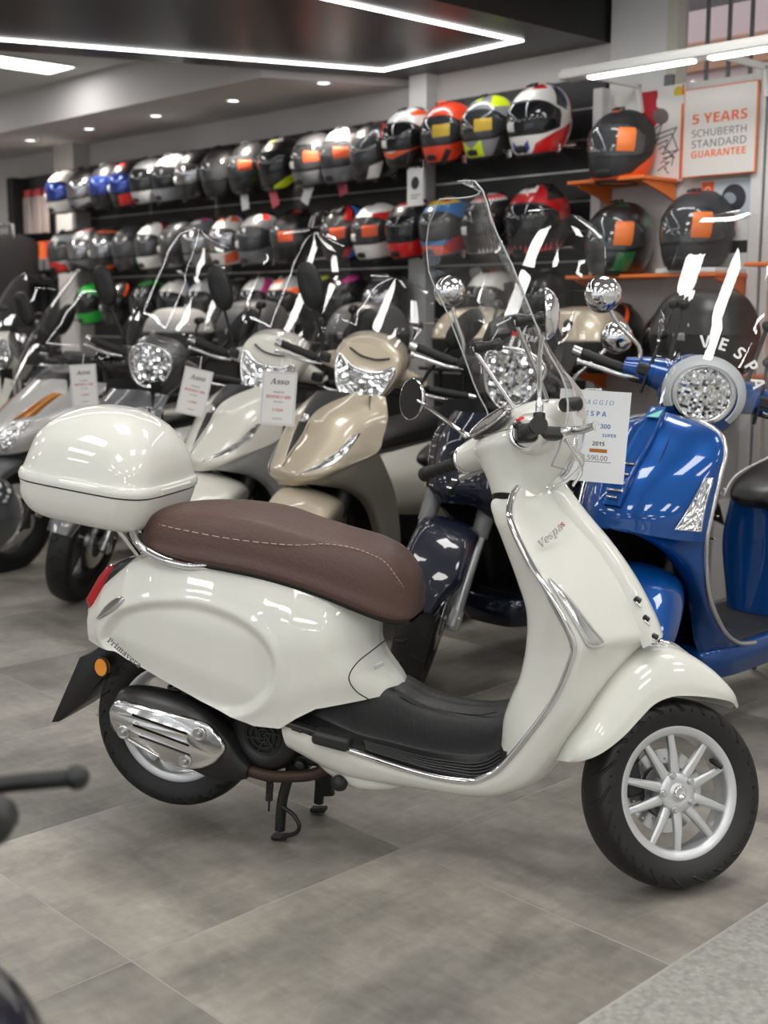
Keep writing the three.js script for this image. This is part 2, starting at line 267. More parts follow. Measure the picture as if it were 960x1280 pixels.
// ================= WHITE SCOOTER (main subject) =================
const facetA = STD(lin(0.75, 0.76, 0.77), 0.16, 1), bezelM = STD(lin(0.5, 0.5, 0.48), 0.3);
const AX = V(-Math.sin(rad(25)), Math.cos(rad(25)), 0);
const zig = tex(512, 128, (u, v) => { // tread: slanted grooves, plain centre
  const s = Math.abs(v - 0.5) * 2; if (s > 0.56 || s < 0.05) return 1; const w = ((u * 3 + (v < 0.5 ? 0.5 : 0) + s * 1.6 + 0.08 * Math.sin(s * 14)) % 1 + 1) % 1, w2 = ((u * 6 + s * 1.2) % 1 + 1) % 1; return (w < 0.14 || (s > 0.5 && w2 < 0.12)) ? 0.1 : 1; }, false, [7, 1]);
const tyreM = STD(lin(0.006, 0.006, 0.0063), 0.5, 0, { bumpMap: zig, bumpScale: 0.01 });
function tyreGeo(ro, ri, w) { // profile across, z along axle
  const P = []; const hw = w / 2; const prof = [[ri, -hw * 0.72], [ri + 0.012, -hw * 0.86], [lerp(ri, ro, 0.5), -hw * 1.0], [lerp(ri, ro, 0.78), -hw * 0.96], [lerp(ri, ro, 0.93), -hw * 0.68], [ro, 0], [lerp(ri, ro, 0.93), hw * 0.68], [lerp(ri, ro, 0.78), hw * 0.96], [lerp(ri, ro, 0.5), hw * 1.0], [ri + 0.012, hw * 0.86], [ri, hw * 0.72]];
  const G = []; const row = spl(prof, 41, false);
  for (let i = 0; i < 97; i++) { const a = i / 96 * TAU; G.push(row.map(([r, z]) => [r * Math.cos(a), r * Math.sin(a), z])); }
  const g = gridGeo(G, {}), n = g.attributes.normal, q = row.length; for (let j = 0; j < q; j++) { const x = n.getX(j) + n.getX(96 * q + j), y = n.getY(j) + n.getY(96 * q + j), z = n.getZ(j) + n.getZ(96 * q + j), l = Math.hypot(x, y, z); n.setXYZ(j, x / l, y / l, z / l); n.setXYZ(96 * q + j, x / l, y / l, z / l); }
  return g;
}
const rimGeo = (r, w) => latheZ([[r - 0.022, -w * 0.3], [r - 0.012, -w * 0.42], [r + 0.004, -w * 0.5], [r + 0.007, -w * 0.47], [r, -w * 0.4], [r, w * 0.4], [r + 0.007, w * 0.46], [r + 0.004, w * 0.5], [r - 0.004, w * 0.5], [r - 0.017, w * 0.46], [r - 0.022, w * 0.36], [r - 0.026, w * 0.1], [r - 0.022, -w * 0.3]], 64);
function spokeGeo(a0, a1, r0, r1, w0, w1, z0, z1, th) { // tapered bar from (r0,a0) to (r1,a1) at the wheel face
  const A = [r0 * Math.cos(a0), r0 * Math.sin(a0), z0], B = [r1 * Math.cos(a1), r1 * Math.sin(a1), z1], m = [(A[0] + B[0]) / 2, (A[1] + B[1]) / 2, (z0 + z1) / 2 + 0.004];
  const d = Math.hypot(B[0] - A[0], B[1] - A[1]), tx = (B[0] - A[0]) / d, ty = (B[1] - A[1]) / d, sec = (c, w) => { const r = []; for (const [s, z] of [[-1, -th], [-1, -0.004], [-0.55, 0], [0.55, 0], [1, -0.004], [1, -th]]) r.push([c[0] - ty * s * w, c[1] + tx * s * w, c[2] + z]); return r; };
  return crease(gridGeo([sec(A, w0), sec(m, (w0 + w1) / 2), sec(B, w1)], { cv: 1, cap0: 1, cap1: 1, flip: 1 }), 0.7);
}
const bolt = (x, y, z, r = 0.008, h = 0.008) => { const g = new THREE.CylinderGeometry(r * 0.9, r, h, 6); g.rotateX(PI / 2); g.translate(x, y, z); const k = new THREE.CylinderGeometry(r * 1.3, r * 1.3, h * 0.4, 14); k.rotateX(PI / 2); k.translate(x, y, z - h * 0.5); return join([g, k]); };
const WS = thing('white_scooter', 'glossy cream white scooter with a brown seat parked in front of the row', 'scooter', [-2.2025, 0, -2.2214], rad(28.2));
{
  const P = (n, g, m, l) => part(WS, n, g, m, l);
  const Wc = [0.67, 0.23, 0], Hc = [0.27, 1.08, 0];
  const mat = c => new THREE.Matrix4().makeTranslation(...c).multiply(new THREE.Matrix4().makeRotationAxis(AX, rad(40)));
  const MW = mat(Wc), MH = mat(Hc), sw = g => tf(g, MW), sh = g => tf(g, MH);
  // ---- rear body ----
  const ybot = x => lerpT([[-0.94, 0.515], [-0.88, 0.505], [-0.83, 0.5], [-0.79, 0.497], [-0.67, 0.452], [-0.52, 0.398], [-0.36, 0.352], [-0.29, 0.35], [-0.25, 0.378], [-0.2, 0.405], [-0.1, 0.422], [-0.03, 0.432], [0.03, 0.44]], x);
  const ytop = x => lerpT([[-0.94, 0.555], [-0.9, 0.6], [-0.84, 0.665], [-0.75, 0.733], [-0.66, 0.768], [-0.55, 0.768], [-0.45, 0.76], [-0.33, 0.746], [-0.21, 0.708], [-0.05, 0.655], [0.05, 0.62]], x);
  const hw = x => lerpT([[-0.94, 0.045], [-0.9, 0.085], [-0.84, 0.125], [-0.75, 0.158], [-0.62, 0.182], [-0.48, 0.196], [-0.36, 0.2], [-0.26, 0.192], [-0.18, 0.168], [-0.12, 0.138], [-0.07, 0.112], [-0.02, 0.098], [0.03, 0.09]], x);
  const ovalP = spl([[-0.83, 0.535], [-0.772, 0.606], [-0.70, 0.638], [-0.62, 0.655], [-0.516, 0.66], [-0.401, 0.633], [-0.325, 0.585], [-0.294, 0.52], [-0.308, 0.449], [-0.357, 0.398], [-0.43, 0.372], [-0.53, 0.385], [-0.65, 0.42], [-0.75, 0.468], [-0.80, 0.495]], 60, true);
  const prof = t => t < 0.25 ? lerp(0.955, 1, sst(0, 0.25, t)) : t < 0.5 ? 1 : lerp(1, 0.66, Math.pow((t - 0.5) / 0.5, 1.9));
  const nx = 190, nt = 54, G = [];
  for (let i = 0; i < nx; i++) {
    const s = i / (nx - 1), row = [];
    for (let j = 0; j < nt; j++) {
      const t = j / (nt - 1), xr = -0.945, xf = lerp(-0.012, -0.085, sst(0, 0.55, t)) + 0.0, x = lerp(xr, xf, s), q = sst(0, 1, clamp((xf - x) / 0.11, 0, 1)), y = lerp(ybot(x), ytop(x), t);
      let w = hw(x) * prof(t); w *= Math.sqrt(clamp(1 - Math.pow(1 - clamp((xf - x) / 0.1, 0, 1), 2), 0, 1)) ** 0.8; w *= Math.sqrt(clamp((x - xr) / 0.05, 0, 1));
      row.push([x, y, w]);
    }
    G.push(row);
  }
  const D = disp(G, (x, y, z) => { const d = inside(ovalP, x, y); return 0.013 * sst(-0.004, 0.022, d) - 0.0035 * sst(-0.03, -0.004, d) * (1 - sst(-0.004, 0.012, d)); });
  for (let i = 0; i < nx; i++) for (let j = 0; j < nt; j++) { const k = clamp(Math.min(i, nx - 1 - i) / 8, 0, 1); G[i][j] = G[i][j].map((v, q) => lerp(v, D[i][j][q], k)); }
  const R = gridGeo(G, { flip: 0 }), Lf = gridGeo(G.map(r => r.map(p => [p[0], p[1], -p[2]])), { flip: 1 });
  const lid = gridGeo(grid(G.filter((_, i) => i % 6 === 0 || i === nx - 1).map(r => { const p = r[nt - 1]; return [p, [p[0], p[1] + 0.012, p[2] * 0.6], [p[0], p[1] + 0.015, 0], [p[0], p[1] + 0.012, -p[2] * 0.6], [p[0], p[1], -p[2]]]; }), 80, 14), { flip: 0 });
  P('body_shell', [R, Lf, lid], M.white);
  // access panel seam on the front of the body
  P('panel_seam', tube([[-0.066, 0.424, 0.117], [-0.1, 0.455, 0.142], [-0.117, 0.49, 0.146], [-0.1, 0.525, 0.132], [-0.07, 0.552, 0.105], [-0.05, 0.568, 0.06]], 0.0016, { s: 6 }), M.dark);
  P('latch_recess', mv(rb(0.03, 0.012, 0.006, 0.003), -0.052, 0.515, 0.102, 0, 0.75, 0.35), STD(lin(0.5, 0.5, 0.47), 0.4));
  // script lettering low on the tail
  P('script_badge', mv(text('Primavera', 0.0165, 0.0015, { font: serif, skew: 0.3 }), -0.735, 0.508, 0.1705, 0, -0.2, -0.5), M.grey);
  // ---- seat ----
  const st = [[-0.735, 0.818, 0.845, 0.03], [-0.715, 0.798, 0.865, 0.085], [-0.66, 0.775, 0.882, 0.128], [-0.58, 0.762, 0.892, 0.146], [-0.48, 0.752, 0.895, 0.152], [-0.37, 0.738, 0.886, 0.15], [-0.28, 0.718, 0.863, 0.142], [-0.19, 0.692, 0.842, 0.134], [-0.11, 0.664, 0.826, 0.128], [-0.05, 0.642, 0.806, 0.116], [-0.01, 0.63, 0.776, 0.096], [0.018, 0.632, 0.74, 0.066], [0.03, 0.655, 0.705, 0.025]];
  const seatRow = ([x, b, t, w]) => { const h = t - b, r = [[1, 0], [1.03, 0.3], [1.0, 0.55], [0.93, 0.74], [0.8, 0.885], [0.55, 0.965], [0.28, 0.995], [0, 1]].map(([a, c]) => [x, b + h * c, w * a]); return [[x, b - 0.004, 0], ...r, ...mir(r.slice(0, -1)).reverse()]; };
  const seat = P('seat', gridGeo(grid(st.map(seatRow), 90, 64, { cv: 1 }), { cv: 1, cap0: 1, cap1: 1, su: 4, sv: 2 }), M.brown);
  const onSeat = (x, f) => { const i = clamp(st.findIndex(s => s[0] > x) - 1, 0, st.length - 2), t = (x - st[i][0]) / (st[i + 1][0] - st[i][0]), [, b, tt, w] = st[i].map((v, k) => lerp(v, st[i + 1][k], t)), rows = [[1, 0], [1.03, 0.3], [1.0, 0.55], [0.93, 0.74], [0.8, 0.885], [0.55, 0.965]]; let j = 0; while (j < 4 && rows[j + 1][1] < f) j++; const k = (f - rows[j][1]) / (rows[j + 1][1] - rows[j][1]); return [x, b + (tt - b) * f, w * lerp(rows[j][0], rows[j + 1][0], k)]; };
  const stitch = (pts, off, z) => { const c = spl(pts.map(([x, f]) => { const p = onSeat(x, f); return [p[0], p[1] + off, (p[2] + 0.0015) * z]; }), 150, false), gs = []; for (let i = 0; i < 147; i += 3) gs.push(tube([c[i], c[i + 2]], 0.0011, { s: 4 })); return gs; };
  const line = [[-0.70, 0.74], [-0.64, 0.64], [-0.55, 0.57], [-0.44, 0.53], [-0.34, 0.58], [-0.26, 0.69], [-0.19, 0.83], [-0.13, 0.88], [-0.08, 0.88], [-0.04, 0.86], [-0.01, 0.75], [0.005, 0.62], [0.0, 0.42], [-0.02, 0.25]];
  part(seat, 'stitching', [...stitch(line, 0.004, 1), ...stitch(line.slice(0, 6), -0.007, 1), ...stitch(line.slice(8), -0.007, 1), ...stitch(line, 0.004, -1)], M.thread);
  part(seat, 'seam', tube(spl(line.map(([x, f]) => { const p = onSeat(x, f); return [p[0], p[1] - 0.0015, p[2] - 0.0006]; }), 80, false), 0.0022, { s: 6, straight: 1 }), M.brown);
  P('seat_base', gridGeo(grid(st.slice(1, -1).map(([x, b, t, w]) => [[x, b + 0.008, w * 0.97], [x, b - 0.012, w * 0.93], [x, b - 0.012, 0], [x, b - 0.012, -w * 0.93], [x, b + 0.008, -w * 0.97]]), 60, 12), {}), M.black);
  // ---- grab rail ----
  P('grab_rail', tube([[-0.5, 0.752, 0.14], [-0.56, 0.75, 0.15], [-0.63, 0.765, 0.155], [-0.695, 0.795, 0.145], [-0.735, 0.828, 0.1], [-0.745, 0.838, 0], [-0.735, 0.828, -0.1], [-0.695, 0.795, -0.145], [-0.63, 0.765, -0.155], [-0.56, 0.75, -0.15], [-0.5, 0.752, -0.14]], 0.0105, { k: 8, s: 14 }), M.chrome);
  for (const s of [1, -1]) P('rail_end', mv(rb(0.034, 0.022, 0.022, 0.008), -0.495, 0.755, s * 0.139, 0, 0, -0.1), M.black);
  P('luggage_rack', [tube([[-0.72, 0.82, 0.08], [-0.82, 0.83, 0.08], [-0.92, 0.838, 0.06], [-0.94, 0.84, 0], [-0.92, 0.838, -0.06], [-0.82, 0.83, -0.08], [-0.72, 0.82, -0.08]], 0.008), rod([-0.88, 0.834, 0.07], [-0.88, 0.834, -0.07], 0.008), rod([-0.8, 0.835, 0.09], [-0.74, 0.75, 0.07], 0.008), rod([-0.8, 0.835, -0.09], [-0.74, 0.75, -0.07], 0.008)], M.chrome);
  // ---- tail light, rear indicator ----
  const tl = [[-0.915, 0.575], [-0.925, 0.6], [-0.885, 0.668], [-0.86, 0.695], [-0.80, 0.725], [-0.74, 0.735], [-0.73, 0.70], [-0.80, 0.63], [-0.86, 0.585]];
  const lightBody = P('tail_light', crease(mv(ext(tl, 0.13, 0.012, [], 3), 0.025, 0.016, -0.065)), M.gloss);
  part(lightBody, 'red_lens', [crease(mv(ext([[-0.921, 0.578], [-0.93, 0.602], [-0.887, 0.67], [-0.86, 0.7], [-0.835, 0.7], [-0.87, 0.64], [-0.895, 0.59]], 0.138, 0.012, [], 3), 0.025, 0.016, -0.069))], M.redlens);
  part(lightBody, 'chrome_trim', tube([[-0.805, 0.721, 0.069], [-0.843, 0.656, 0.07], [-0.868, 0.604, 0.068]], 0.003, { s: 6 }), M.chrome);
  const leaf = (pts, d) => crease(ext(spl(pts, 28, true), d, 0.004, [], 2));
  { const nr = (x, t) => { const i = clamp(Math.round((x + 0.945) / 0.93 * (nx - 1)), 0, nx - 1); return [i / (nx - 1), t]; };
    const A = [nr(-0.83, 0.5), nr(-0.80, 0.62), nr(-0.765, 0.68), nr(-0.73, 0.69)], B = [nr(-0.82, 0.47), nr(-0.775, 0.52), nr(-0.74, 0.58), nr(-0.72, 0.65)];
    const ir = P('rear_indicator', patch(G, A, B, 0.006, 0.002, 20, 8, 1), facetA); part(ir, 'lens', patch(G, A, B, 0.011, 0.002, 20, 8, 1), M.lens); }
  // ---- number plate hanger, rear mudguard, orange reflector ----
  const nb = P('plate_holder', crease(mv(ext([[-0.86, 0.5], [-0.905, 0.462], [-0.945, 0.445], [-1.045, 0.245], [-1.02, 0.25], [-0.935, 0.315], [-0.9, 0.36], [-0.87, 0.395], [-0.80, 0.44], [-0.78, 0.49]], 0.19, 0.006), 0, 0, -0.14)), M.black);
  part(nb, 'side_reflector', [mv(new THREE.CylinderGeometry(0.025, 0.025, 0.012, 28), -0.855, 0.435, 0.085, PI / 2 - 0.05, 0, 0.35)], M.amber, 'round orange side reflector');
  part(nb, 'reflector_rim', [mv(new THREE.TorusGeometry(0.026, 0.0035, 8, 28), -0.855, 0.435, 0.088, 0, -0.35, 0)], M.black);
  // ---- rear wheel ----
  const Rc = [-0.664, 0.277, 0], rw = new THREE.Group(); rw.name = 'rear_wheel'; rw.position.set(...Rc); WS.add(rw);
  part(rw, 'tyre', tyreGeo(0.238, 0.163, 0.12), tyreM); part(rw, 'rim', rimGeo(0.163, 0.09), M.silver);
  for (let k = 0; k < 5; k++) part(rw, 'spoke', spokeGeo(k / 5 * TAU + 0.3, k / 5 * TAU + 0.3, 0.03, 0.148, 0.022, 0.014, 0.02, 0.028, 0.03), M.silver);
  part(rw, 'hub', latheZ([[0, 0.03], [0.045, 0.03], [0.05, 0.02], [0.05, -0.05], [0, -0.05]], 32), M.alu);
  // ---- front wheel (steered) ----
  const fw = new THREE.Group(); fw.name = 'front_wheel'; fw.matrix.copy(MW); fw.matrix.decompose(fw.position, fw.quaternion, fw.scale); WS.add(fw);
  part(fw, 'tyre', tyreGeo(0.23, 0.158, 0.112), tyreM); part(fw, 'rim', rimGeo(0.160, 0.084), M.silver);
  for (let k = 0; k < 5; k++) for (const s of [-1, 1]) { const a = rad(38 + 72 * k); part(fw, 'spoke', spokeGeo(a + s * 0.33, a + s * 0.265, 0.04, 0.146, 0.0125, 0.008, 0.03, 0.031, 0.016), M.silver); }
  for (let k = 0; k < 5; k++) { const a = rad(38 + 72 * k), c = []; for (let q = -6; q <= 6; q++) { const u = q / 6, r = lerp(0.072, 0.058, Math.abs(u)); c.push([r * Math.cos(a + u * 0.36), r * Math.sin(a + u * 0.36), 0.026]); } }
  part(fw, 'hub', latheZ([[0, 0.036], [0.01, 0.04], [0.017, 0.04], [0.02, 0.034], [0.026, 0.034], [0.03, 0.036], [0.043, 0.034], [0.051, 0.028], [0.05, 0.0], [0.045, -0.05], [0, -0.05]], 40), M.silver);
  part(fw, 'hub_cap', latheZ([[0, 0.043], [0.008, 0.044], [0.012, 0.047], [0.016, 0.046], [0.018, 0.036]], 24), M.chrome);
  for (let k = 0; k < 5; k++) { const a = rad(38 + 72 * k); part(fw, 'bolt', bolt(0.042 * Math.cos(a), 0.042 * Math.sin(a), 0.04, 0.0075, 0.01), M.steel); }
  { const s = new THREE.Shape(); s.absarc(0, 0, 0.102, 0, TAU); const h = new THREE.Path(); h.absarc(0, 0, 0.062, 0, TAU, true); s.holes.push(h); for (let k = 0; k < 24; k++) { const a = k / 24 * TAU, r = k % 2 ? 0.091 : 0.078, q = new THREE.Path(); q.absarc(r * Math.cos(a), r * Math.sin(a), 0.0036, 0, TAU, true); s.holes.push(q); }
    const g = new THREE.ExtrudeGeometry(s, { depth: 0.004, bevelEnabled: false, curveSegments: 40 }); g.translate(0, 0, -0.03); part(fw, 'brake_disc', g, M.steel); }
  { const gs = []; for (let k = 0; k < 40; k++) { const a = k / 40 * TAU; gs.push(mv(rb(0.009, 0.0035, 0.004, 0.001, 1), 0.054 * Math.cos(a), 0.054 * Math.sin(a), -0.012, 0, 0, a)); } part(fw, 'sensor_ring', [latheZ([[0.046, -0.012], [0.066, -0.012], [0.066, -0.015], [0.046, -0.015], [0.046, -0.012]], 40), ...gs], M.grey); }
  part(fw, 'brake_caliper', mv(rb(0.05, 0.085, 0.05, 0.012), -0.098, 0.03, -0.03, 0, 0, 0.2), M.dark);
  part(fw, 'valve', [mv(latheZ([[0, 0.02], [0.006, 0.018], [0.006, -0.015], [0.004, -0.02]], 12), 0.112, 0.066, 0.03, 0.5, 0.3, 0)], M.rubber);
  // swing arm on the left
  P('front_suspension', [sw(tube([[-0.02, 0, -0.075], [-0.12, 0.05, -0.085], [-0.15, 0.2, -0.07], [-0.13, 0.34, 0]], 0.024)), sw(rod([0, 0, -0.05], [0, 0, -0.09], 0.02)), sw(rod([-0.06, 0.05, -0.08], [-0.1, 0.3, -0.07], 0.022))], M.dark);
  // ---- front mudguard (in the steered frame) ----
  const fedge = [[0.19, 0.2, 0.012], [0.15, 0.215, 0.055], [0.11, 0.223, 0.078], [0.06, 0.23, 0.088], [0.004, 0.234, 0.092], [-0.045, 0.232, 0.094], [-0.094, 0.215, 0.095], [-0.136, 0.18, 0.095], [-0.182, 0.139, 0.094], [-0.236, 0.103, 0.09], [-0.275, 0.085, 0.07], [-0.296, 0.08, 0.04]];
  const fcr = [[0.2, 0.208], [0.165, 0.245], [0.13, 0.278], [0.085, 0.315], [0.02, 0.35], [-0.045, 0.36], [-0.11, 0.345], [-0.17, 0.303], [-0.222, 0.242], [-0.262, 0.18], [-0.292, 0.128], [-0.304, 0.082]];
  const frow = fedge.map(([x, y, z], i) => { const [cx, cy] = fcr[i]; const h = [[x, y, z], [lerp(x, cx, 0.3), lerp(y, cy, 0.3), z * 1.04], [lerp(x, cx, 0.68), lerp(y, cy, 0.68), z * 0.92], [lerp(x, cx, 0.92), lerp(y, cy, 0.92), z * 0.56], [cx, cy, 0]]; return full(h); });
  const fender = P('front_mudguard', sw(sheet(grid(frow, 80, 50), 0.003, {})), M.white);
  part(fender, 'mudguard_crest', sw(tube([[0.06, 0.337, 0.0], [0.02, 0.357, 0.0], [-0.02, 0.366, 0], [-0.06, 0.367, 0]], t => 0.006 * Math.sin(PI * clamp(t, 0.08, 0.92)) + 0.002, { s: 10 })), M.chrome);
  // ---- leg shield + belly, one skin from bead to centre ----
  const bead = [[0.326, 1.008, 0.04], [0.297, 0.981, 0.085], [0.287, 0.952, 0.115], [0.29, 0.921, 0.145], [0.308, 0.883, 0.165], [0.35, 0.818, 0.19], [0.396, 0.754, 0.205], [0.441, 0.679, 0.21], [0.458, 0.639, 0.21], [0.455, 0.602, 0.208], [0.421, 0.51, 0.2], [0.367, 0.421, 0.195], [0.296, 0.322, 0.19], [0.247, 0.282, 0.187], [0.196, 0.266, 0.185], [0.085, 0.273, 0.185], [-0.089, 0.307, 0.18], [-0.2, 0.334, 0.174], [-0.293, 0.356, 0.165]];
  const spine = [[0.352, 1.012], [0.366, 0.985], [0.381, 0.958], [0.4, 0.93], [0.425, 0.9], [0.485, 0.835], [0.545, 0.75], [0.592, 0.66], [0.606, 0.622], [0.575, 0.585], [0.5, 0.49], [0.455, 0.395], [0.395, 0.283], [0.315, 0.228], [0.22, 0.206], [0.07, 0.208], [-0.1, 0.2], [-0.17, 0.215], [-0.28, 0.262]];
  const bulge = [0.2, 0.3, 0.35, 0.4, 0.42, 0.45, 0.45, 0.4, 0.36, 0.36, 0.4, 0.5, 0.55, 0.6, 0.62, 0.62, 0.62, 0.6, 0.55];
  const LS = bead.map(([x, y, z], i) => { const [cx, cy] = spine[i], b = bulge[i], up = i < 10, dz = z; // bead, rounded shoulder, slope, nose
    if (up) { const dx = cx - x, dy = cy - y; return full([[x, y, z], [x + dx * 0.16, y + dy * 0.12, z * 0.955], [x + dx * 0.5, y + dy * 0.46, z * 0.62], [x + dx * 0.82, y + dy * 0.8, z * 0.3], [x + dx * 0.97, y + dy * 0.96, z * 0.11], [cx, cy, 0]]); }
    const dx = cx - x, dy = cy - y; return full([[x, y, z], [x + dx * 0.3, y + dy * 0.3, z * 1.0], [x + dx * 0.66, y + dy * 0.66, z * 0.9], [x + dx * 0.9, y + dy * 0.9, z * 0.62], [x + dx * 0.98, y + dy * 0.98, z * 0.3], [cx, cy, 0]]); });
  P('leg_shield', sheet(grid(LS, 150, 60), 0.0025, {}), M.white);
  // horn cover spine standing proud
  const hc = [[0.352, 1.004, 0.02], [0.385, 0.96, 0.034], [0.433, 0.9, 0.036], [0.495, 0.83, 0.036], [0.555, 0.748, 0.04], [0.603, 0.66, 0.048], [0.622, 0.612, 0.05]];
  const horn = P('horn_cover', sheet(grid(hc.map(([x, y, w]) => full([[x - 0.026, y - 0.012, w], [x - 0.002, y + 0.004, w * 0.9], [x + 0.011, y + 0.009, w * 0.45], [x + 0.013, y + 0.01, 0]])), 60, 26), 0.002, {}), M.white);
  part(horn, 'horn_badge', mv(rb(0.05, 0.004, 0.03, 0.002), 0.432, 0.922, 0.0, 0, 0, -0.87), STD(lin(0.09, 0.12, 0.3), 0.25, 0.4), 'small blue badge at the top of the horn cover');
  for (let k = 0; k < 3; k++) { const t = k / 2, x = lerp(0.578, 0.621, t), y = lerp(0.715, 0.628, t); part(horn, 'horn_slot', mv(rb(0.018, 0.014, 0.07, 0.004), x, y, 0.012, 0, 0, -0.7), M.gloss); part(horn, 'slot_trim', mv(rb(0.02, 0.004, 0.074, 0.0018), x + 0.004, y - 0.009, 0.012, 0, 0, -0.7), M.chrome); }
  // chrome bead
  P('shield_trim', tube(bead.slice(0, 18).map(([x, y, z]) => [x - 0.004, y + 0.002, z + 0.001]), 0.0075, { k: 8, s: 12, up: [0, 0, 1], flat: [1.15, 1] }), M.chrome);
  P('shield_trim', tube(bead.slice(0, 18).map(([x, y, z]) => [x - 0.004, y + 0.002, -z - 0.001]), 0.0075, { k: 8, s: 12, up: [0, 0, 1], flat: [1.15, 1] }), M.chrome);
  // inner face with glove box
  const inn = [[0.3, 0.975, 0.05], [0.225, 0.945, 0.07], [0.232, 0.9, 0.085], [0.25, 0.86, 0.09], [0.297, 0.747, 0.1], [0.318, 0.673, 0.1], [0.315, 0.587, 0.1], [0.3, 0.509, 0.095], [0.28, 0.457, 0.09], [0.262, 0.4, 0.085], [0.26, 0.34, 0.08]];
  const bm = [1, 2, 3, 4, 5, 6, 8, 9, 10, 11, 12].map(i => bead[i]);
  P('inner_shield', gridGeo(grid(inn.map(([x, y, z], i) => { const [bx, by, bz] = bm[i]; return full([[bx - 0.004, by, bz], [lerp(bx, x, 0.45) + 0.012, lerp(by, y, 0.45), lerp(bz, z, 0.28)], [lerp(bx, x, 0.88), lerp(by, y, 0.9), lerp(bz, z, 0.85)], [x, y, z * 0.62], [x - 0.004, y, 0]]); }), 70, 40), { flip: 1 }), M.white);
  P('glovebox_seam', tube([[0.268, 0.835, 0.088], [0.318, 0.74, 0.104], [0.339, 0.67, 0.108], [0.336, 0.58, 0.108], [0.32, 0.5, 0.102]], 0.0014, { s: 5 }), M.grey);
  // front indicator, laid on the shield surface
  const LG = grid(LS, 150, 60), lu = (i) => i / 18;
  for (const sd of [0, 1]) { const q = v => sd ? 1 - v : v;
    const A = [[lu(5.6), q(0.06)], [lu(6.2), q(0.068)], [lu(7.1), q(0.085)], [lu(8.1), q(0.108)]], B = [[lu(5.55), q(0.082)], [lu(6.2), q(0.118)], [lu(7.1), q(0.145)], [lu(8.05), q(0.165)]];
    const fi = P('front_indicator', patch(LG, A, B, 0.004, 0.002), facetA); part(fi, 'lens', patch(LG, A, B, 0.009, 0.002), M.lens);
    part(fi, 'bezel', tube(A.concat(B.slice().reverse(), [A[0]]).map(([u, v]) => smp(LG, u, v)).map((p, i, L) => [p[0] + 0.004, p[1] + 0.002, p[2] + (sd ? -0.004 : 0.004)]), 0.0032, { k: 4, s: 6 }), bezelM); }
  // shield script
  P('script_badge', [mv(text('Vespa', 0.019, 0.002, { font: serif, skew: 0.25 }), 0.385, 0.878, 0.151, -0.2, 0.72, 0.72)], M.steel);
  P('red_script_badge', mv(text('s', 0.014, 0.002, { font: serif }), 0.411, 0.906, 0.141, -0.2, 0.72, 0.7), STD(lin(0.4, 0.03, 0.02), 0.3));
  // ---- floor mat with tunnel and ribs ----
  const matRows = [[-0.3, 0.37, 0.375, 0.15], [-0.26, 0.37, 0.42, 0.12], [-0.2, 0.36, 0.45, 0.115], [-0.1, 0.33, 0.46, 0.11], [-0.02, 0.315, 0.448, 0.1], [0.05, 0.302, 0.418, 0.095], [0.13, 0.296, 0.404, 0.092], [0.2, 0.3, 0.404, 0.09], [0.25, 0.316, 0.414, 0.09], [0.29, 0.36, 0.43, 0.09]];
  const bY = x => lerpT([[-0.3, 0.36], [-0.089, 0.31], [0.085, 0.277], [0.196, 0.27], [0.247, 0.287], [0.296, 0.327], [0.33, 0.38]], x), bZ = x => lerpT([[-0.3, 0.164], [-0.089, 0.178], [0.2, 0.184], [0.33, 0.19]], x);
  const mg = grid(matRows.map(([x, fl, tt, w]) => full([[x, bY(x), bZ(x) - 0.004], [x, lerp(bY(x), fl, 0.35) + 0.004, lerp(bZ(x), w, 0.4)], [x, fl, w + 0.012], [x - 0.004, fl + 0.012, w + 0.002], [x - 0.008, lerp(fl, tt, 0.6), w * 0.92], [x, tt - 0.01, w * 0.74], [x, tt, w * 0.3], [x, tt, 0]])), 90, 70);
  P('floor_mat', gridGeo(mg, { su: 3 }), STD(lin(0.012, 0.012, 0.0125), 0.45, 0, { bumpMap: grainT, bumpScale: 0.0008 }));
  for (let k = 0; k < 5; k++) { const f = 0.1 + k * 0.13, c = []; for (const x of [-0.08, 0, 0.08, 0.15, 0.2, 0.24, 0.27]) c.push([x + (4 - k) * 0.004, lerp(bY(x), matY(x), f) + 0.006, lerp(bZ(x), matZ(x), f)]); P('mat_rib', tube(c, 0.0035, { s: 6 }), M.dark); }
  function matY(x) { return lerpT(matRows.map(r => [r[0], r[1]]), x); } function matZ(x) { return lerpT(matRows.map(r => [r[0], r[3] + 0.012]), x); }
  P('mat_inset', tube([[0.0, 0.432, 0.083], [0.05, 0.405, 0.07], [0.13, 0.397, 0.062], [0.2, 0.399, 0.064], [0.245, 0.412, 0.07]], 0.0018, { s: 5 }), M.black);
  // passenger footpeg
  P('footpeg', [mv(rb(0.1, 0.036, 0.05, 0.012, 3), -0.15, 0.335, 0.178, 0, 0, -0.15), mv(rb(0.1, 0.014, 0.03, 0.005), -0.23, 0.352, 0.166, 0, 0.05, -0.22)], M.dark);
  P('peg_hinge', mv(rb(0.03, 0.008, 0.012, 0.003), -0.245, 0.35, 0.178, 0, 0, -0.2), M.black);
  // belly: undertray with bump and plug
  P('undertray', slices([[0.285, -0.28, 0.2, 0.165, 3, -0.1], [0.245, -0.235, 0.12, 0.163, 3, 0.06], [0.212, -0.165, 0.06, 0.158, 3, 0.09], [0.198, -0.135, 0.03, 0.14, 3, 0.09], [0.194, -0.12, 0.0, 0.1, 3, 0.09]], 14, 48), M.white);
  P('rubber_plug', mv(lathe([[0, 0.02], [0.014, 0.018], [0.021, 0.004], [0.021, -0.008], [0, -0.008]], 20), -0.14, 0.214, 0.158, 1.25, 0, 0.3), M.rubber);
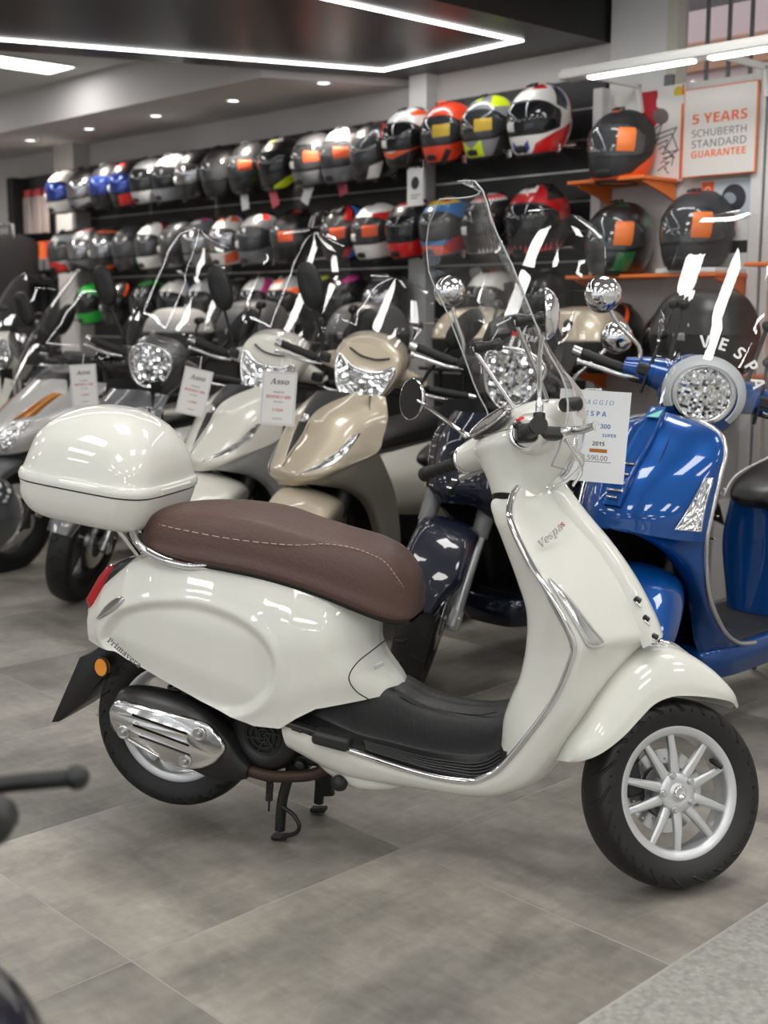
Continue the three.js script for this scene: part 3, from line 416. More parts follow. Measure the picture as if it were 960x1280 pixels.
  P('scrape', mv(rb(0.05, 0.006, 0.003, 0.001), -0.055, 0.203, 0.137, 0, 0, 0.06), M.rust, 'brown scraped edge');
  // ---- engine, fan cover, shock ----
  P('engine', [mv(rb(0.3, 0.19, 0.16, 0.04), -0.36, 0.31, 0.0, 0, 0, 0.15), mv(rb(0.3, 0.12, 0.1, 0.04), -0.53, 0.31, -0.09), mv(rb(0.2, 0.12, 0.12, 0.03), -0.5, 0.36, 0.05), rod([-0.664, 0.277, -0.1], [-0.664, 0.277, 0.1], 0.022)], M.black);
  const fan = P('fan_cover', mv(latheZ([[0.05, 0.02], [0.062, 0.03], [0.085, 0.026], [0.1, 0.01], [0.105, -0.04]], 40), -0.366, 0.3, 0.1), M.black);
  part(fan, 'fan_grille', [mv(latheZ([[0, 0.012], [0.055, 0.012], [0.055, 0.004]], 32), -0.366, 0.3, 0.1), ...[0.018, 0.034, 0.049].map(r => mv(new THREE.TorusGeometry(r, 0.0035, 8, 32), -0.366, 0.3, 0.116)), ...[0, 1, 2, 3, 4, 5].map(k => mv(rb(0.05, 0.006, 0.005, 0.002), -0.366 + 0.026 * Math.cos(k * 1.047 + 0.3), 0.3 + 0.026 * Math.sin(k * 1.047 + 0.3), 0.116, 0, 0, k * 1.047))], M.dark);
  P('rear_shock', [rod([-0.63, 0.31, 0.1], [-0.6, 0.5, 0.1], 0.012), ...[0, 1, 2, 3, 4, 5, 6].map(k => mv(new THREE.TorusGeometry(0.026, 0.005, 8, 20), -0.624 + k * 0.004, 0.36 + k * 0.022, 0.1, PI / 2, 0, 0))], M.dark);
  P('heat_bracket', [mv(rb(0.02, 0.12, 0.012, 0.004), -0.592, 0.43, 0.12, 0, 0, 0.15), mv(rb(0.02, 0.1, 0.012, 0.004), -0.545, 0.41, 0.12, 0, 0, -0.2)], M.dark);
  // ---- exhaust ----
  const ex = P('exhaust', [gridGeo(grid([[-0.785, 0.345, 0.03, 0.02], [-0.775, 0.34, 0.06, 0.045], [-0.72, 0.332, 0.078, 0.062], [-0.62, 0.312, 0.086, 0.068], [-0.54, 0.285, 0.088, 0.066], [-0.47, 0.245, 0.07, 0.055], [-0.42, 0.214, 0.034, 0.032], [-0.4, 0.205, 0.02, 0.02]].map(([x, y, h, w]) => { const r = []; for (let k = 0; k < 16; k++) { const a = k / 16 * TAU; r.push([x + 0.25 * h * Math.cos(a), y + h * Math.cos(a), 0.135 + w * Math.sin(a)]); } return r; }), 40, 40, { cv: 1 }), { cv: 1, cap0: 1, cap1: 1, flip: 1 })], M.satin);
  P('exhaust_pipe', tube([[-0.41, 0.207, 0.13], [-0.35, 0.196, 0.125], [-0.29, 0.197, 0.115], [-0.235, 0.204, 0.1], [-0.2, 0.225, 0.08], [-0.2, 0.26, 0.04]], 0.0155, { s: 14 }), M.rust);
  const hs = spl([[-0.774, 0.345], [-0.764, 0.37], [-0.745, 0.382], [-0.7, 0.38], [-0.6, 0.366], [-0.5, 0.348], [-0.462, 0.322], [-0.438, 0.287], [-0.452, 0.262], [-0.475, 0.24], [-0.52, 0.22], [-0.571, 0.218], [-0.62, 0.236], [-0.69, 0.262], [-0.745, 0.287], [-0.766, 0.312]], 90, true);
  const slot = (x0, y0, x1, y1, h) => { const a = Math.atan2(y1 - y0, x1 - x0), r = []; for (let k = 0; k <= 8; k++) { const t = PI / 2 + k / 8 * PI; r.push([x0 + h * Math.cos(a + t), y0 + h * Math.sin(a + t)]); } for (let k = 0; k <= 8; k++) { const t = -PI / 2 + k / 8 * PI; r.push([x1 + h * Math.cos(a + t), y1 + h * Math.sin(a + t)]); } return r.reverse(); };
  const slots = [[-0.695, 0.352, -0.54, 0.319], [-0.692, 0.326, -0.535, 0.289], [-0.675, 0.297, -0.533, 0.262]].map(a => slot(...a, 0.0085));
  const bendS = (x, y, z) => { const c = lerpT([[-0.78, 0.338], [-0.62, 0.308], [-0.44, 0.272]], x), d = (y - c) / 0.085, e = (x + 0.6) / 0.175; return [x, y, z + 0.203 - 0.02 * d * d - 0.018 * Math.pow(Math.abs(e), 3)]; };
  const shield = part(ex, 'heat_shield', crease(bend(ext(hs, 0.006, 0.005, slots, 3), bendS), 0.9), STD(lin(0.75, 0.75, 0.74), 0.2, 1), 'polished chrome heat shield with long slots');
  const inset = part(ex, 'shield_backing', crease(bend(ext(hs.map(([x, y]) => [lerp(-0.6, x, 0.9), lerp(0.3, y, 0.86)]), 0.002), (x, y, z) => { const q = bendS(x, y, z); q[2] -= 0.012; return q; })), M.black);
  for (const [x, y] of [[-0.728, 0.3], [-0.507, 0.32], [-0.55, 0.24]]) { const z = bendS(x, y, 0)[2]; part(ex, 'shield_bolt', [bolt(x, y, z + 0.018, 0.0075, 0.01), mv(latheZ([[0.009, 0.004], [0.016, 0.009], [0.019, 0.003]], 20), x, y, z + 0.006)], M.steel); }
  // ---- centre stand ----
  P('centre_stand', [tube([[-0.3, 0.22, 0.075], [-0.328, 0.12, 0.08], [-0.337, 0.03, 0.082]], 0.0145, { s: 10 }), tube([[-0.27, 0.22, -0.11], [-0.295, 0.12, -0.12], [-0.305, 0.03, -0.125]], 0.0145, { s: 10 }), mv(rb(0.045, 0.012, 0.03, 0.004), -0.337, 0.011, 0.08, 0, 0, 0.1), mv(rb(0.045, 0.012, 0.03, 0.004), -0.305, 0.011, -0.125, 0, 0, 0.1), tube([[-0.325, 0.1, 0.09], [-0.29, 0.085, 0.1], [-0.272, 0.06, 0.105], [-0.285, 0.035, 0.1], [-0.325, 0.016, 0.09]], 0.006, { s: 6 }), rod([-0.3, 0.2, 0.09], [-0.28, 0.2, -0.12], 0.016), mv(rb(0.05, 0.07, 0.02, 0.005), -0.285, 0.09, -0.12, 0, 0, 0.15)], M.black);
  P('stand_spring', [...Array(12).keys()].map(k => mv(new THREE.TorusGeometry(0.0085, 0.0022, 6, 14), -0.36 - k * 0.0005, 0.19 - k * 0.007, 0.085, PI / 2, 0, 0)).concat([rod([-0.36, 0.2, 0.085], [-0.367, 0.08, 0.085], 0.003)]), M.dark);
  P('stand_bracket', [mv(rb(0.09, 0.05, 0.18, 0.01), -0.3, 0.225, -0.01), mv(rb(0.12, 0.03, 0.1, 0.01), -0.24, 0.235, 0.04), mv(latheZ([[0, 0.01], [0.014, 0.01], [0.014, 0]], 14), -0.27, 0.225, 0.1)], M.black);
  // ---- headset (steered) ----
  const head = P('headset', sh(slices([[-0.15, -0.06, 0.062, 0.058, 2.2, -0.25], [-0.11, -0.072, 0.075, 0.066, 2.2, -0.25], [-0.06, -0.09, 0.11, 0.09, 2.3, -0.15], [-0.02, -0.1, 0.135, 0.112, 2.3], [0.02, -0.092, 0.14, 0.118, 2.3, 0.15], [0.05, -0.075, 0.128, 0.112, 2.3, 0.3], [0.075, -0.05, 0.105, 0.096, 2.2, 0.4], [0.092, -0.015, 0.07, 0.06, 2.1, 0.35], [0.097, 0.005, 0.045, 0.03, 2, 0.3]], 44, 60)), M.white);
  P('headset_gap', sh(slices([[-0.172, -0.048, 0.05, 0.05, 2.2, -0.25], [-0.148, -0.063, 0.065, 0.061, 2.2, -0.25], [-0.144, -0.06, 0.062, 0.058, 2.2, -0.25]], 6, 40)), M.black);
  for (const s of [1, -1]) P('bar_shroud', sh(tube([[0.01, 0.005, s * 0.07], [-0.02, 0, s * 0.125], [-0.05, -0.012, s * 0.175], [-0.065, -0.018, s * 0.195]], t => lerp(0.062, 0.033, Math.pow(t, 0.8)), { k: 6, s: 20, flat: [1.15, 0.95] })), M.white);
  P('headset_seam', sh(tube([[-0.118, -0.005, 0.07], [-0.06, 0.01, 0.118], [0.02, 0.022, 0.122], [0.1, 0.03, 0.09]], 0.0018, { s: 5 })), M.grey);
  P('headlight', [sh(mv(latheX([[0, 0.03], [0.03, 0.028], [0.058, 0.018], [0.066, 0.005], [0.066, -0.02]], 28), 0.118, -0.01, 0, 0, 0, -0.08))], M.lens);
  P('headlight_rim', sh(mv(new THREE.TorusGeometry(0.068, 0.006, 10, 36), 0.12, -0.01, 0, 0, PI / 2, 0)), M.chrome);
  const dash = P('dashboard', sh(mv(lathe([[0, 0.004], [0.9, 0.003], [1, -0.004], [1.02, -0.012]].map(([a, b]) => [a, b]), 36), -0.071, 0.046, -0.005, 0, 0, 0.82, [0.044, 1, 0.09])), STD(lin(0.05, 0.048, 0.045), 0.25));
  part(dash, 'dial_ring', [sh(mv(tube(spl(Array.from({ length: 24 }, (_, k) => [0.045 * Math.cos(k / 24 * TAU), 0.003, 0.092 * Math.sin(k / 24 * TAU)]), 60, true).concat([[0.045, 0.003, 0]]), 0.003, { s: 6, straight: 1 }), -0.071, 0.046, -0.005, 0, 0, 0.82))], M.steel);
  part(dash, 'dial_window', [sh(mv(new THREE.CylinderGeometry(0.022, 0.022, 0.003, 24), -0.079, 0.048, 0.045, 0, 0, 0.82, [1.1, 1, 1.5])), sh(mv(rb(0.03, 0.003, 0.06, 0.002), -0.075, 0.0475, -0.04, 0, 0, 0.82))], STD(lin(0.25, 0.24, 0.22), 0.2));
  for (const s of [1, -1]) {
    const a = [-0.066, -0.018, s * 0.195], b = [-0.108, -0.031, s * 0.345];
    const at = t => a.map((v, i) => lerp(v, b[i], t));
    P('grip', sh(tube([at(0.12), at(0.2), at(0.5), at(0.9), at(0.96), at(1.02)], t => 0.0165 + (t > 0.82 ? 0.003 : 0) + (t < 0.1 ? 0.004 : 0) + 0.0008 * Math.sin(t * 60), { k: 12, s: 18 })), M.rubber);
    P('grip_end', sh(tube([at(1.0), at(1.06)], t => 0.0195, { s: 18 })), M.black);
    P('switchgear', [sh(mv(rb(0.05, 0.042, 0.045, 0.012, 3), ...at(0.0), 0, s * -0.25, 0)), sh(mv(rb(0.02, 0.012, 0.014, 0.004), at(0)[0] - 0.022, at(0)[1] + 0.018, at(0)[2], 0, 0, 0.6))], M.black);
    P('switch_trim', sh(mv(new THREE.TorusGeometry(0.033, 0.006, 10, 26), ...at(-0.1), 0, s * -0.3, 0)), M.chrome);
    P('brake_lever', sh(tube([[-0.02, -0.015, s * 0.2], [0.03, -0.012, s * 0.225], [0.035, -0.018, s * 0.27], [0.02, -0.026, s * 0.33], [0.012, -0.03, s * 0.37], [0.01, -0.03, s * 0.385]], t => t > 0.9 ? 0.0085 : lerp(0.0085, 0.0055, t), { k: 8, s: 10, flat: [1, 1.3] })), M.steel);
    P('lever_bracket', sh(mv(rb(0.06, 0.03, 0.04, 0.01), -0.01, -0.016, s * 0.2)), M.dark);
  }
  P('starter_button', sh(mv(rb(0.018, 0.014, 0.02, 0.004), -0.075, 0.014, 0.182, 0, 0, 0.5)), M.red, 'red stop switch');
  P('brake_hose', [sh(tube([[0.03, -0.03, 0.2], [0.09, -0.07, 0.17], [0.08, -0.11, 0.08], [0.03, -0.12, 0.03]], 0.005, { s: 8 })), sh(tube([[0.02, -0.03, 0.22], [0.07, -0.09, 0.2], [0.09, -0.12, 0.12]], 0.004, { s: 8 }))], M.chrome);
  // ---- mirrors ----
  for (const s of [1, -1]) {
    const base = [-0.025, 0.035, s * 0.17], tip = [-0.12, 0.186, s * 0.41], q = s > 0 ? [-0.07, 0.225, 0.33] : tip;
    const st1 = s > 0 ? [[-0.035, 0.03, 0.2], [-0.04, 0.09, 0.215], [-0.055, 0.15, 0.25], [-0.068, 0.19, 0.295]] : [[-0.055, 0.035, -0.16], [-0.08, 0.08, -0.22], [-0.11, 0.15, -0.33], [-0.117, 0.175, -0.375]];
    P('mirror_stem', sh(tube(st1, t => t < 0.12 ? 0.0095 : 0.0055, { s: 10 })), M.chrome);
    P('mirror_base', sh(tube([st1[0].map((v, i) => v - (i === 1 ? 0.02 : 0)), st1[0]], 0.014, { s: 14 })), M.black);
    const dish = mv(latheX([[0, 0.024], [0.025, 0.022], [0.045, 0.013], [0.056, 0], [0.058, -0.006], [0.055, -0.008]], 40), ...q, 0, s > 0 ? -0.45 : 0.25, s > 0 ? 0 : 0.05);
    P('mirror_shell', sh(dish), M.chrome);
    P('mirror_glass', sh(mv(latheX([[0, -0.007], [0.054, -0.0065]], 40), ...q, 0, s > 0 ? -0.45 : 0.25, s > 0 ? 0 : 0.05)), s > 0 ? M.mirror : M.satin);
  }
  // ---- windscreen ----
  const edge = [[0.60, -0.172, 0.05], [0.585, -0.168, 0.12], [0.55, -0.162, 0.165], [0.47, -0.148, 0.19], [0.377, -0.1, 0.2], [0.258, -0.05, 0.2], [0.177, -0.018, 0.2], [0.107, 0.025, 0.2], [0.033, 0.03, 0.2], [-0.06, 0.01, 0.2], [-0.09, 0.0, 0.2]];
  const rows = []; const bu = y => lerpT([[0.02, 0.15], [0.1, 0.14], [0.18, 0.105], [0.28, 0.078]], y); const xe = y => lerpT(edge.map(e => [e[0], e[1]]).reverse(), y), we = y => lerpT([[-0.09, 0.185], [-0.06, 0.2], [0.03, 0.222], [0.107, 0.215], [0.25, 0.205], [0.4, 0.203], [0.5, 0.202], [0.555, 0.185], [0.59, 0.15], [0.61, 0.11], [0.622, 0.06]], y);
  for (let i = 0; i <= 60; i++) { const r = []; for (let j = 0; j <= 40; j++) { const u = j / 20 - 1, a = Math.abs(u), y0 = lerp(0.1, -0.088, sst(0.42, 0.72, a)), y1 = 0.622, y = lerp(y1, y0, i / 60), w = we(y); r.push([xe(y) + bu(y) * (1 - u * u), y, u * w]); } rows.push(r); }
  const screen = P('windscreen', sh(sheet(rows, 0.0035, {})), M.glass, 'tall clear windscreen');
  const loop = [...rows.map(r => r[0]).reverse(), ...rows[0], ...rows.map(r => r[40]), ...rows[60].slice().reverse()];
  part(screen, 'screen_edge', sh(tube(loop.filter((_, i) => i % 3 === 0), 0.0024, { s: 6, straight: 1 })), STD(lin(0.42, 0.44, 0.45), 0.25), 'pale polished edge');
  for (const s of [1, -1]) {
    const k = [-0.03, 0.27, s * 0.125], b = [0.035, 0.085, s * 0.09];
    part(screen, 'screen_stay', sh(tube([b, [b[0], b[1] + 0.02, b[2]], [k[0] - 0.02, k[1] - 0.02, k[2]], [k[0] - 0.02, k[1], k[2]]], 0.0055, { s: 10 })), M.steel);
    part(screen, 'screen_knob', [sh(mv(latheX([[0, -0.03], [0.013, -0.03], [0.016, -0.026], [0.016, -0.004], [0.012, 0], [0.012, 0.034], [0.017, 0.036], [0.017, 0.046], [0, 0.048]], 20), ...k, 0, 0, 0.2))], M.black);
    part(screen, 'screen_knob', [sh(mv(latheX([[0, -0.04], [0.014, -0.04], [0.017, -0.036], [0.017, 0.01], [0, 0.012]], 20), 0.062, 0.06, s * 0.19, 0, s * 0.3, 0.2))], M.black);
  }
  const sticker = canvasTex(256, 160, (x, w, h) => { x.fillStyle = '#b9b4b0'; x.fillRect(0, 0, w, h); x.fillStyle = '#6a6a6c'; for (let k = 0; k < 9; k++) x.fillRect(14, 16 + k * 15, 90 + (k * 53) % 110, 6); x.fillStyle = '#a03030'; x.fillRect(150, 12, 80, 16); });
  part(screen, 'sticker', sh(gridGeo(rows.slice(41, 51).map(r => r.slice(32, 39).map(p => [p[0] + 0.002, p[1], p[2]])), {})), new THREE.MeshPhysicalMaterial({ map: sticker, roughness: 0.5, side: THREE.DoubleSide }), 'printed instruction sticker on the windscreen');
}
function lerpT(T, x) { if (x <= T[0][0]) return T[0][1]; for (let i = 1; i < T.length; i++) if (x <= T[i][0]) return lerp(T[i - 1][1], T[i][1], (x - T[i - 1][0]) / (T[i][0] - T[i - 1][0])); return T[T.length - 1][1]; }
{ // ---- top box, a thing of its own on the rack ----
  const TB = thing('top_box', 'glossy white rounded top box on the rack behind the brown seat', 'top box', [0, 0, 0], rad(28.2));
  const o = V(-0.862, 0.945, 0).applyAxisAngle(V(0, 1, 0), rad(28.2)).add(V(-2.2025, 0, -2.2214)); TB.position.copy(o); 
  const tilt = g => mv(g, 0, 0, 0, 0, 0, -0.13);
  const e = 4.6;
  part(TB, 'box_base', tilt(slices([[-0.008, -0.194, 0.2, 0.203, e], [-0.02, -0.192, 0.198, 0.201, e], [-0.055, -0.19, 0.19, 0.193, e], [-0.09, -0.165, 0.175, 0.175, e], [-0.108, -0.13, 0.15, 0.14, e], [-0.112, -0.1, 0.12, 0.11, e]], 30, 72, {})), M.white);
  part(TB, 'box_lid', tilt(slices([[-0.003, -0.196, 0.203, 0.206, e], [0.008, -0.197, 0.204, 0.207, e], [0.02, -0.194, 0.2, 0.203, e], [0.028, -0.188, 0.194, 0.197, e], [0.07, -0.181, 0.187, 0.19, 3.9], [0.115, -0.172, 0.17, 0.173, 3.4], [0.152, -0.14, 0.142, 0.144, 3], [0.18, -0.098, 0.104, 0.104, 2.6], [0.196, -0.05, 0.06, 0.058, 2.3], [0.2, -0.02, 0.03, 0.02, 2]], 70, 80, { cap0: 0 })), M.white);
  part(TB, 'seam', tilt(slices([[-0.0085, -0.19, 0.196, 0.199, e], [-0.0025, -0.19, 0.196, 0.199, e]], 3, 72, { cap0: 0, cap1: 0 })), M.black);
  part(TB, 'latch_cover', tilt(mv(rb(0.008, 0.018, 0.17, 0.004), 0.203, 0.006, 0)), M.white);
}
// ================= SCOOTERS IN THE ROW =================
const cell = (() => { const r = rng(3), p = Array.from({ length: 90 }, () => [r(), r(), r()]); return tex(256, 256, (u, v) => { let b = 9, k = 0; for (const q of p) { const dx = Math.abs(q[0] - u), dy = Math.abs(q[1] - v), d = Math.hypot(Math.min(dx, 1 - dx), Math.min(dy, 1 - dy)); if (d < b) { b = d; k = q[2]; } } return clamp(k * 0.8 + b * 2.2, 0, 1); }, false); })();
const facet = STD(lin(0.9, 0.91, 0.92), 0.08, 1, { bumpMap: cell, bumpScale: 0.03 });
const facetM = STD(lin(0.8, 0.81, 0.82), 0.12, 1);
const P2 = {
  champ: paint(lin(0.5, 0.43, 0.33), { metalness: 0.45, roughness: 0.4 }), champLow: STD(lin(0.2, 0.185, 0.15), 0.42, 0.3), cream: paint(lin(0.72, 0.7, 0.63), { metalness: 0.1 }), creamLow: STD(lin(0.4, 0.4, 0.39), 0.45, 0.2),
  grey: paint(lin(0.17, 0.17, 0.175), { metalness: 0.5, roughness: 0.35 }), navy: paint(lin(0.006, 0.009, 0.02)), blue: paint(lin(0.001, 0.062, 0.27), { metalness: 0.45, roughness: 0.38 }), silver: paint(lin(0.55, 0.54, 0.53), { metalness: 0.35 }),
};
const Hc0 = [-0.12, 1.12, 0], Wc0 = [0.33, 0.31, 0];
const steerM = (c, a = 38) => new THREE.Matrix4().makeTranslation(...c).multiply(new THREE.Matrix4().makeRotationAxis(AX, rad(a)));
function bikeBase(name, label, cat, X, Z, group) { return thing(name, label, cat, [X, 0, Z], -PI / 2, group); }
function wheelSet(t, nm, M4, o) {
  const w = new THREE.Group(); w.name = nm; M4.decompose(w.position, w.quaternion, w.scale); t.add(w);
  part(w, 'tyre', tyreGeo(o.r, o.rim, o.w), tyreM); part(w, 'rim', rimGeo(o.rim, o.w * 0.7), o.rimM || M.dark);
  for (let k = 0; k < (o.n || 5); k++) part(w, 'spoke', spokeGeo(k / (o.n || 5) * TAU, k / (o.n || 5) * TAU + 0.12, 0.03, o.rim - 0.012, 0.017, 0.01, 0.02, 0.022, 0.03), o.rimM || M.dark);
  part(w, 'hub', latheZ([[0, 0.05], [0.03, 0.05], [0.04, 0.03], [0.04, -0.04], [0, -0.05]], 24), M.alu);
  for (const s of o.discs || [-1]) part(w, 'brake_disc', latheZ([[0.07, s * 0.066], [0.125, s * 0.066], [0.125, s * 0.07], [0.07, s * 0.07], [0.07, s * 0.066]], 40), M.steel);
  part(w, 'axle', mv(rod([0, 0, -0.12], [0, 0, 0.12], 0.012), 0, 0, 0), M.steel);
}
function forks(t, MWm, mLow, mUp) {
  for (const s of [1, -1]) {
    part(t, 'fork_leg', tf(join([rod([-0.005, 0.02, s * 0.105], [-0.155, 0.33, s * 0.105], 0.024, 14), rod([0.01, -0.02, s * 0.105], [-0.01, 0.04, s * 0.105], 0.03, 12), mv(rb(0.05, 0.06, 0.04, 0.008), 0, -0.005, s * 0.115)]), MWm), mLow);
    part(t, 'fork_sleeve', tf(join([tube([[-0.14, 0.29, s * 0.105], [-0.2, 0.42, s * 0.1], [-0.27, 0.58, s * 0.07]], u => lerp(0.031, 0.045, u), { s: 14 })]), MWm), mUp);
  }
  part(t, 'brake_caliper', tf(mv(rb(0.055, 0.1, 0.05, 0.012), -0.13, 0.05, -0.085, 0, 0, 0.4), MWm), M.steel);
}
function maxiFender(t, MWm, mat, sharp = 0.085, k0 = 1) {
  const rows = []; for (let i = 0; i <= 12; i++) { const q = k0; const a = rad(lerp(20, 158, i / 12)), k = sst(0, 0.2, i / 12), z = lerp(0.05, sharp, k), re = lerp(0.34, 0.292, k), c = Math.cos(a), s = Math.sin(a); rows.push(full([[c * re, s * re, z * 1.12], [c * 0.325 * q, s * 0.325 * q, z * 1.1], [c * 0.348 * q, s * 0.348 * q, z * 0.85], [c * 0.356 * q, s * 0.356 * q, z * 0.35], [c * 0.358 * q, s * 0.358 * q, 0]])); }
  return part(t, 'front_mudguard', tf(sheet(grid(rows, 50, 40), 0.003, {}), MWm), mat);
}
function bars(t, MHm, o = {}) {
  const w = o.w || 0.36;
  part(t, 'handlebar', tf(tube([[-0.05, 0.0, -w + 0.14], [-0.01, -0.01, -0.1], [0, -0.01, 0.1], [-0.05, 0.0, w - 0.14]], 0.013, { k: 8 }), MHm), M.satin);
  for (const s of [1, -1]) {
    part(t, 'grip', tf(tube([[-0.055, 0.005, s * (w - 0.12)], [-0.06, 0.01, s * (w - 0.11)], [-0.085, 0.02, s * (w + 0.03)], [-0.086, 0.02, s * (w + 0.045)]], u => 0.0175 + 0.0012 * Math.sin(u * 50), { k: 10, s: 16 }), MHm), M.rubber);
    part(t, 'grip_end', tf(tube([[-0.086, 0.02, s * (w + 0.045)], [-0.09, 0.022, s * (w + 0.075)]], 0.018, { s: 14 }), MHm), M.steel);
    part(t, 'switchgear', tf(mv(rb(0.06, 0.05, 0.07, 0.014), -0.05, 0.005, s * (w - 0.16)), MHm), M.black);
    part(t, 'brake_lever', tf(tube([[0.0, 0, s * (w - 0.16)], [0.02, -0.002, s * (w - 0.1)], [0.0, 0, s * w], [-0.01, 0.0, s * (w + 0.05)]], u => u > 0.93 ? 0.009 : 0.006, { k: 8, flat: [1, 1.4] }), MHm), o.lever || M.steel);
    part(t, 'master_cylinder', tf(mv(rb(0.06, 0.04, 0.05, 0.01), -0.01, 0.035, s * (w - 0.17)), MHm), M.dark);
    if (o.mirror !== 0) {
      const b = [-0.03, 0.04, s * (w - 0.15)], m = o.mp ? [o.mp[0], o.mp[1], s * o.mp[2]] : [-0.03, 0.3, s * 0.36];
      part(t, 'mirror_stem', tf(tube([b, [b[0], b[1] + 0.06, b[2] + s * 0.02], [lerp(b[0], m[0], 0.7), lerp(b[1], m[1], 0.6), lerp(b[2], m[2], 0.6)], m], 0.0075, { s: 10 }), MHm), o.chrome ? M.chrome : M.black);
      if (o.chrome) { part(t, 'mirror_shell', tf(mv(latheX([[0, 0.05], [0.03, 0.047], [0.05, 0.03], [0.061, 0.005], [0.06, -0.006]], 36), ...m), MHm), M.chrome); part(t, 'mirror_glass', tf(mv(latheX([[0, -0.005], [0.058, -0.005]], 30), ...m), MHm), M.mirror); }
      else { const sh = slices([[-0.028, -0.05, 0.05, 0.02, 2.5], [-0.02, -0.1, 0.085, 0.045, 2.3], [0, -0.115, 0.09, 0.052, 2.3], [0.012, -0.112, 0.088, 0.05, 2.3]], 12, 36), f = g => { const r = mv(g, 0, 0, 0, 0, 0, 0); r.applyMatrix4(new THREE.Matrix4().makeBasis(V(0, Math.cos(0.5), s * Math.sin(0.5)), V(-1, 0, 0), V(0, -s * Math.sin(0.5), Math.cos(0.5)))); return mv(r, m[0], m[1] + 0.02, m[2] + s * 0.01); }; part(t, 'mirror_shell', tf(f(sh), MHm), M.black); part(t, 'mirror_glass', tf(f(slices([[0.0125, -0.105, 0.082, 0.044, 2.3], [0.014, -0.1, 0.08, 0.042, 2.3]], 4, 30)), MHm), M.mirror); }
    }
  }
}
function screenSheet(o) { // o.w/o.x tables over y, o.top, o.bot(u)
  const R = []; for (let i = 0; i <= 44; i++) { const r = []; for (let j = 0; j <= 28; j++) { const u = j / 14 - 1, a = Math.abs(u), y0 = o.bot ? o.bot(a) : o.y0, y = lerp(o.top, y0, Math.pow(i / 44, 0.85)), w = lerpT(o.w, y); r.push([lerpT(o.x, y) + (o.bulge ?? 0.09) * (1 - u * u), y - (o.crown ?? 0) * u * u * (1 - i / 44), u * w]); } R.push(r); } return R;
}
const stdScreen = (top, w = 0.2) => ({ top, y0: 0.02, w: [[0, w * 0.72], [0.1, w * 0.95], [0.25, w * 1.08], [top - 0.15, w], [top - 0.06, w * 0.85], [top - 0.02, w * 0.6], [top, w * 0.28]], x: [[0, 0.06], [0.2, -0.03], [0.45, -0.16], [0.8, -0.3]] });
function windscreen(t, MHm, o, mat = M.glass, stays = 1) {
  const s = part(t, 'windscreen', tf(sheet(screenSheet(o), 0.003, {}), MHm), mat);
  if (stays) for (const q of [1, -1]) { part(s, 'screen_stay', tf(tube([[0.02, 0.0, q * 0.12], [-0.01, 0.1, q * 0.13], [-0.05, Math.min(0.27, o.top * 0.6), q * 0.14]], 0.007, { s: 8 }), MHm), M.black); part(s, 'screen_knob', tf(mv(latheX([[0, -0.03], [0.016, -0.03], [0.018, 0], [0.012, 0.02], [0.018, 0.03], [0, 0.034]], 16), -0.05, Math.min(0.27, o.top * 0.6), q * 0.14), MHm), M.black); }
  return s;
}
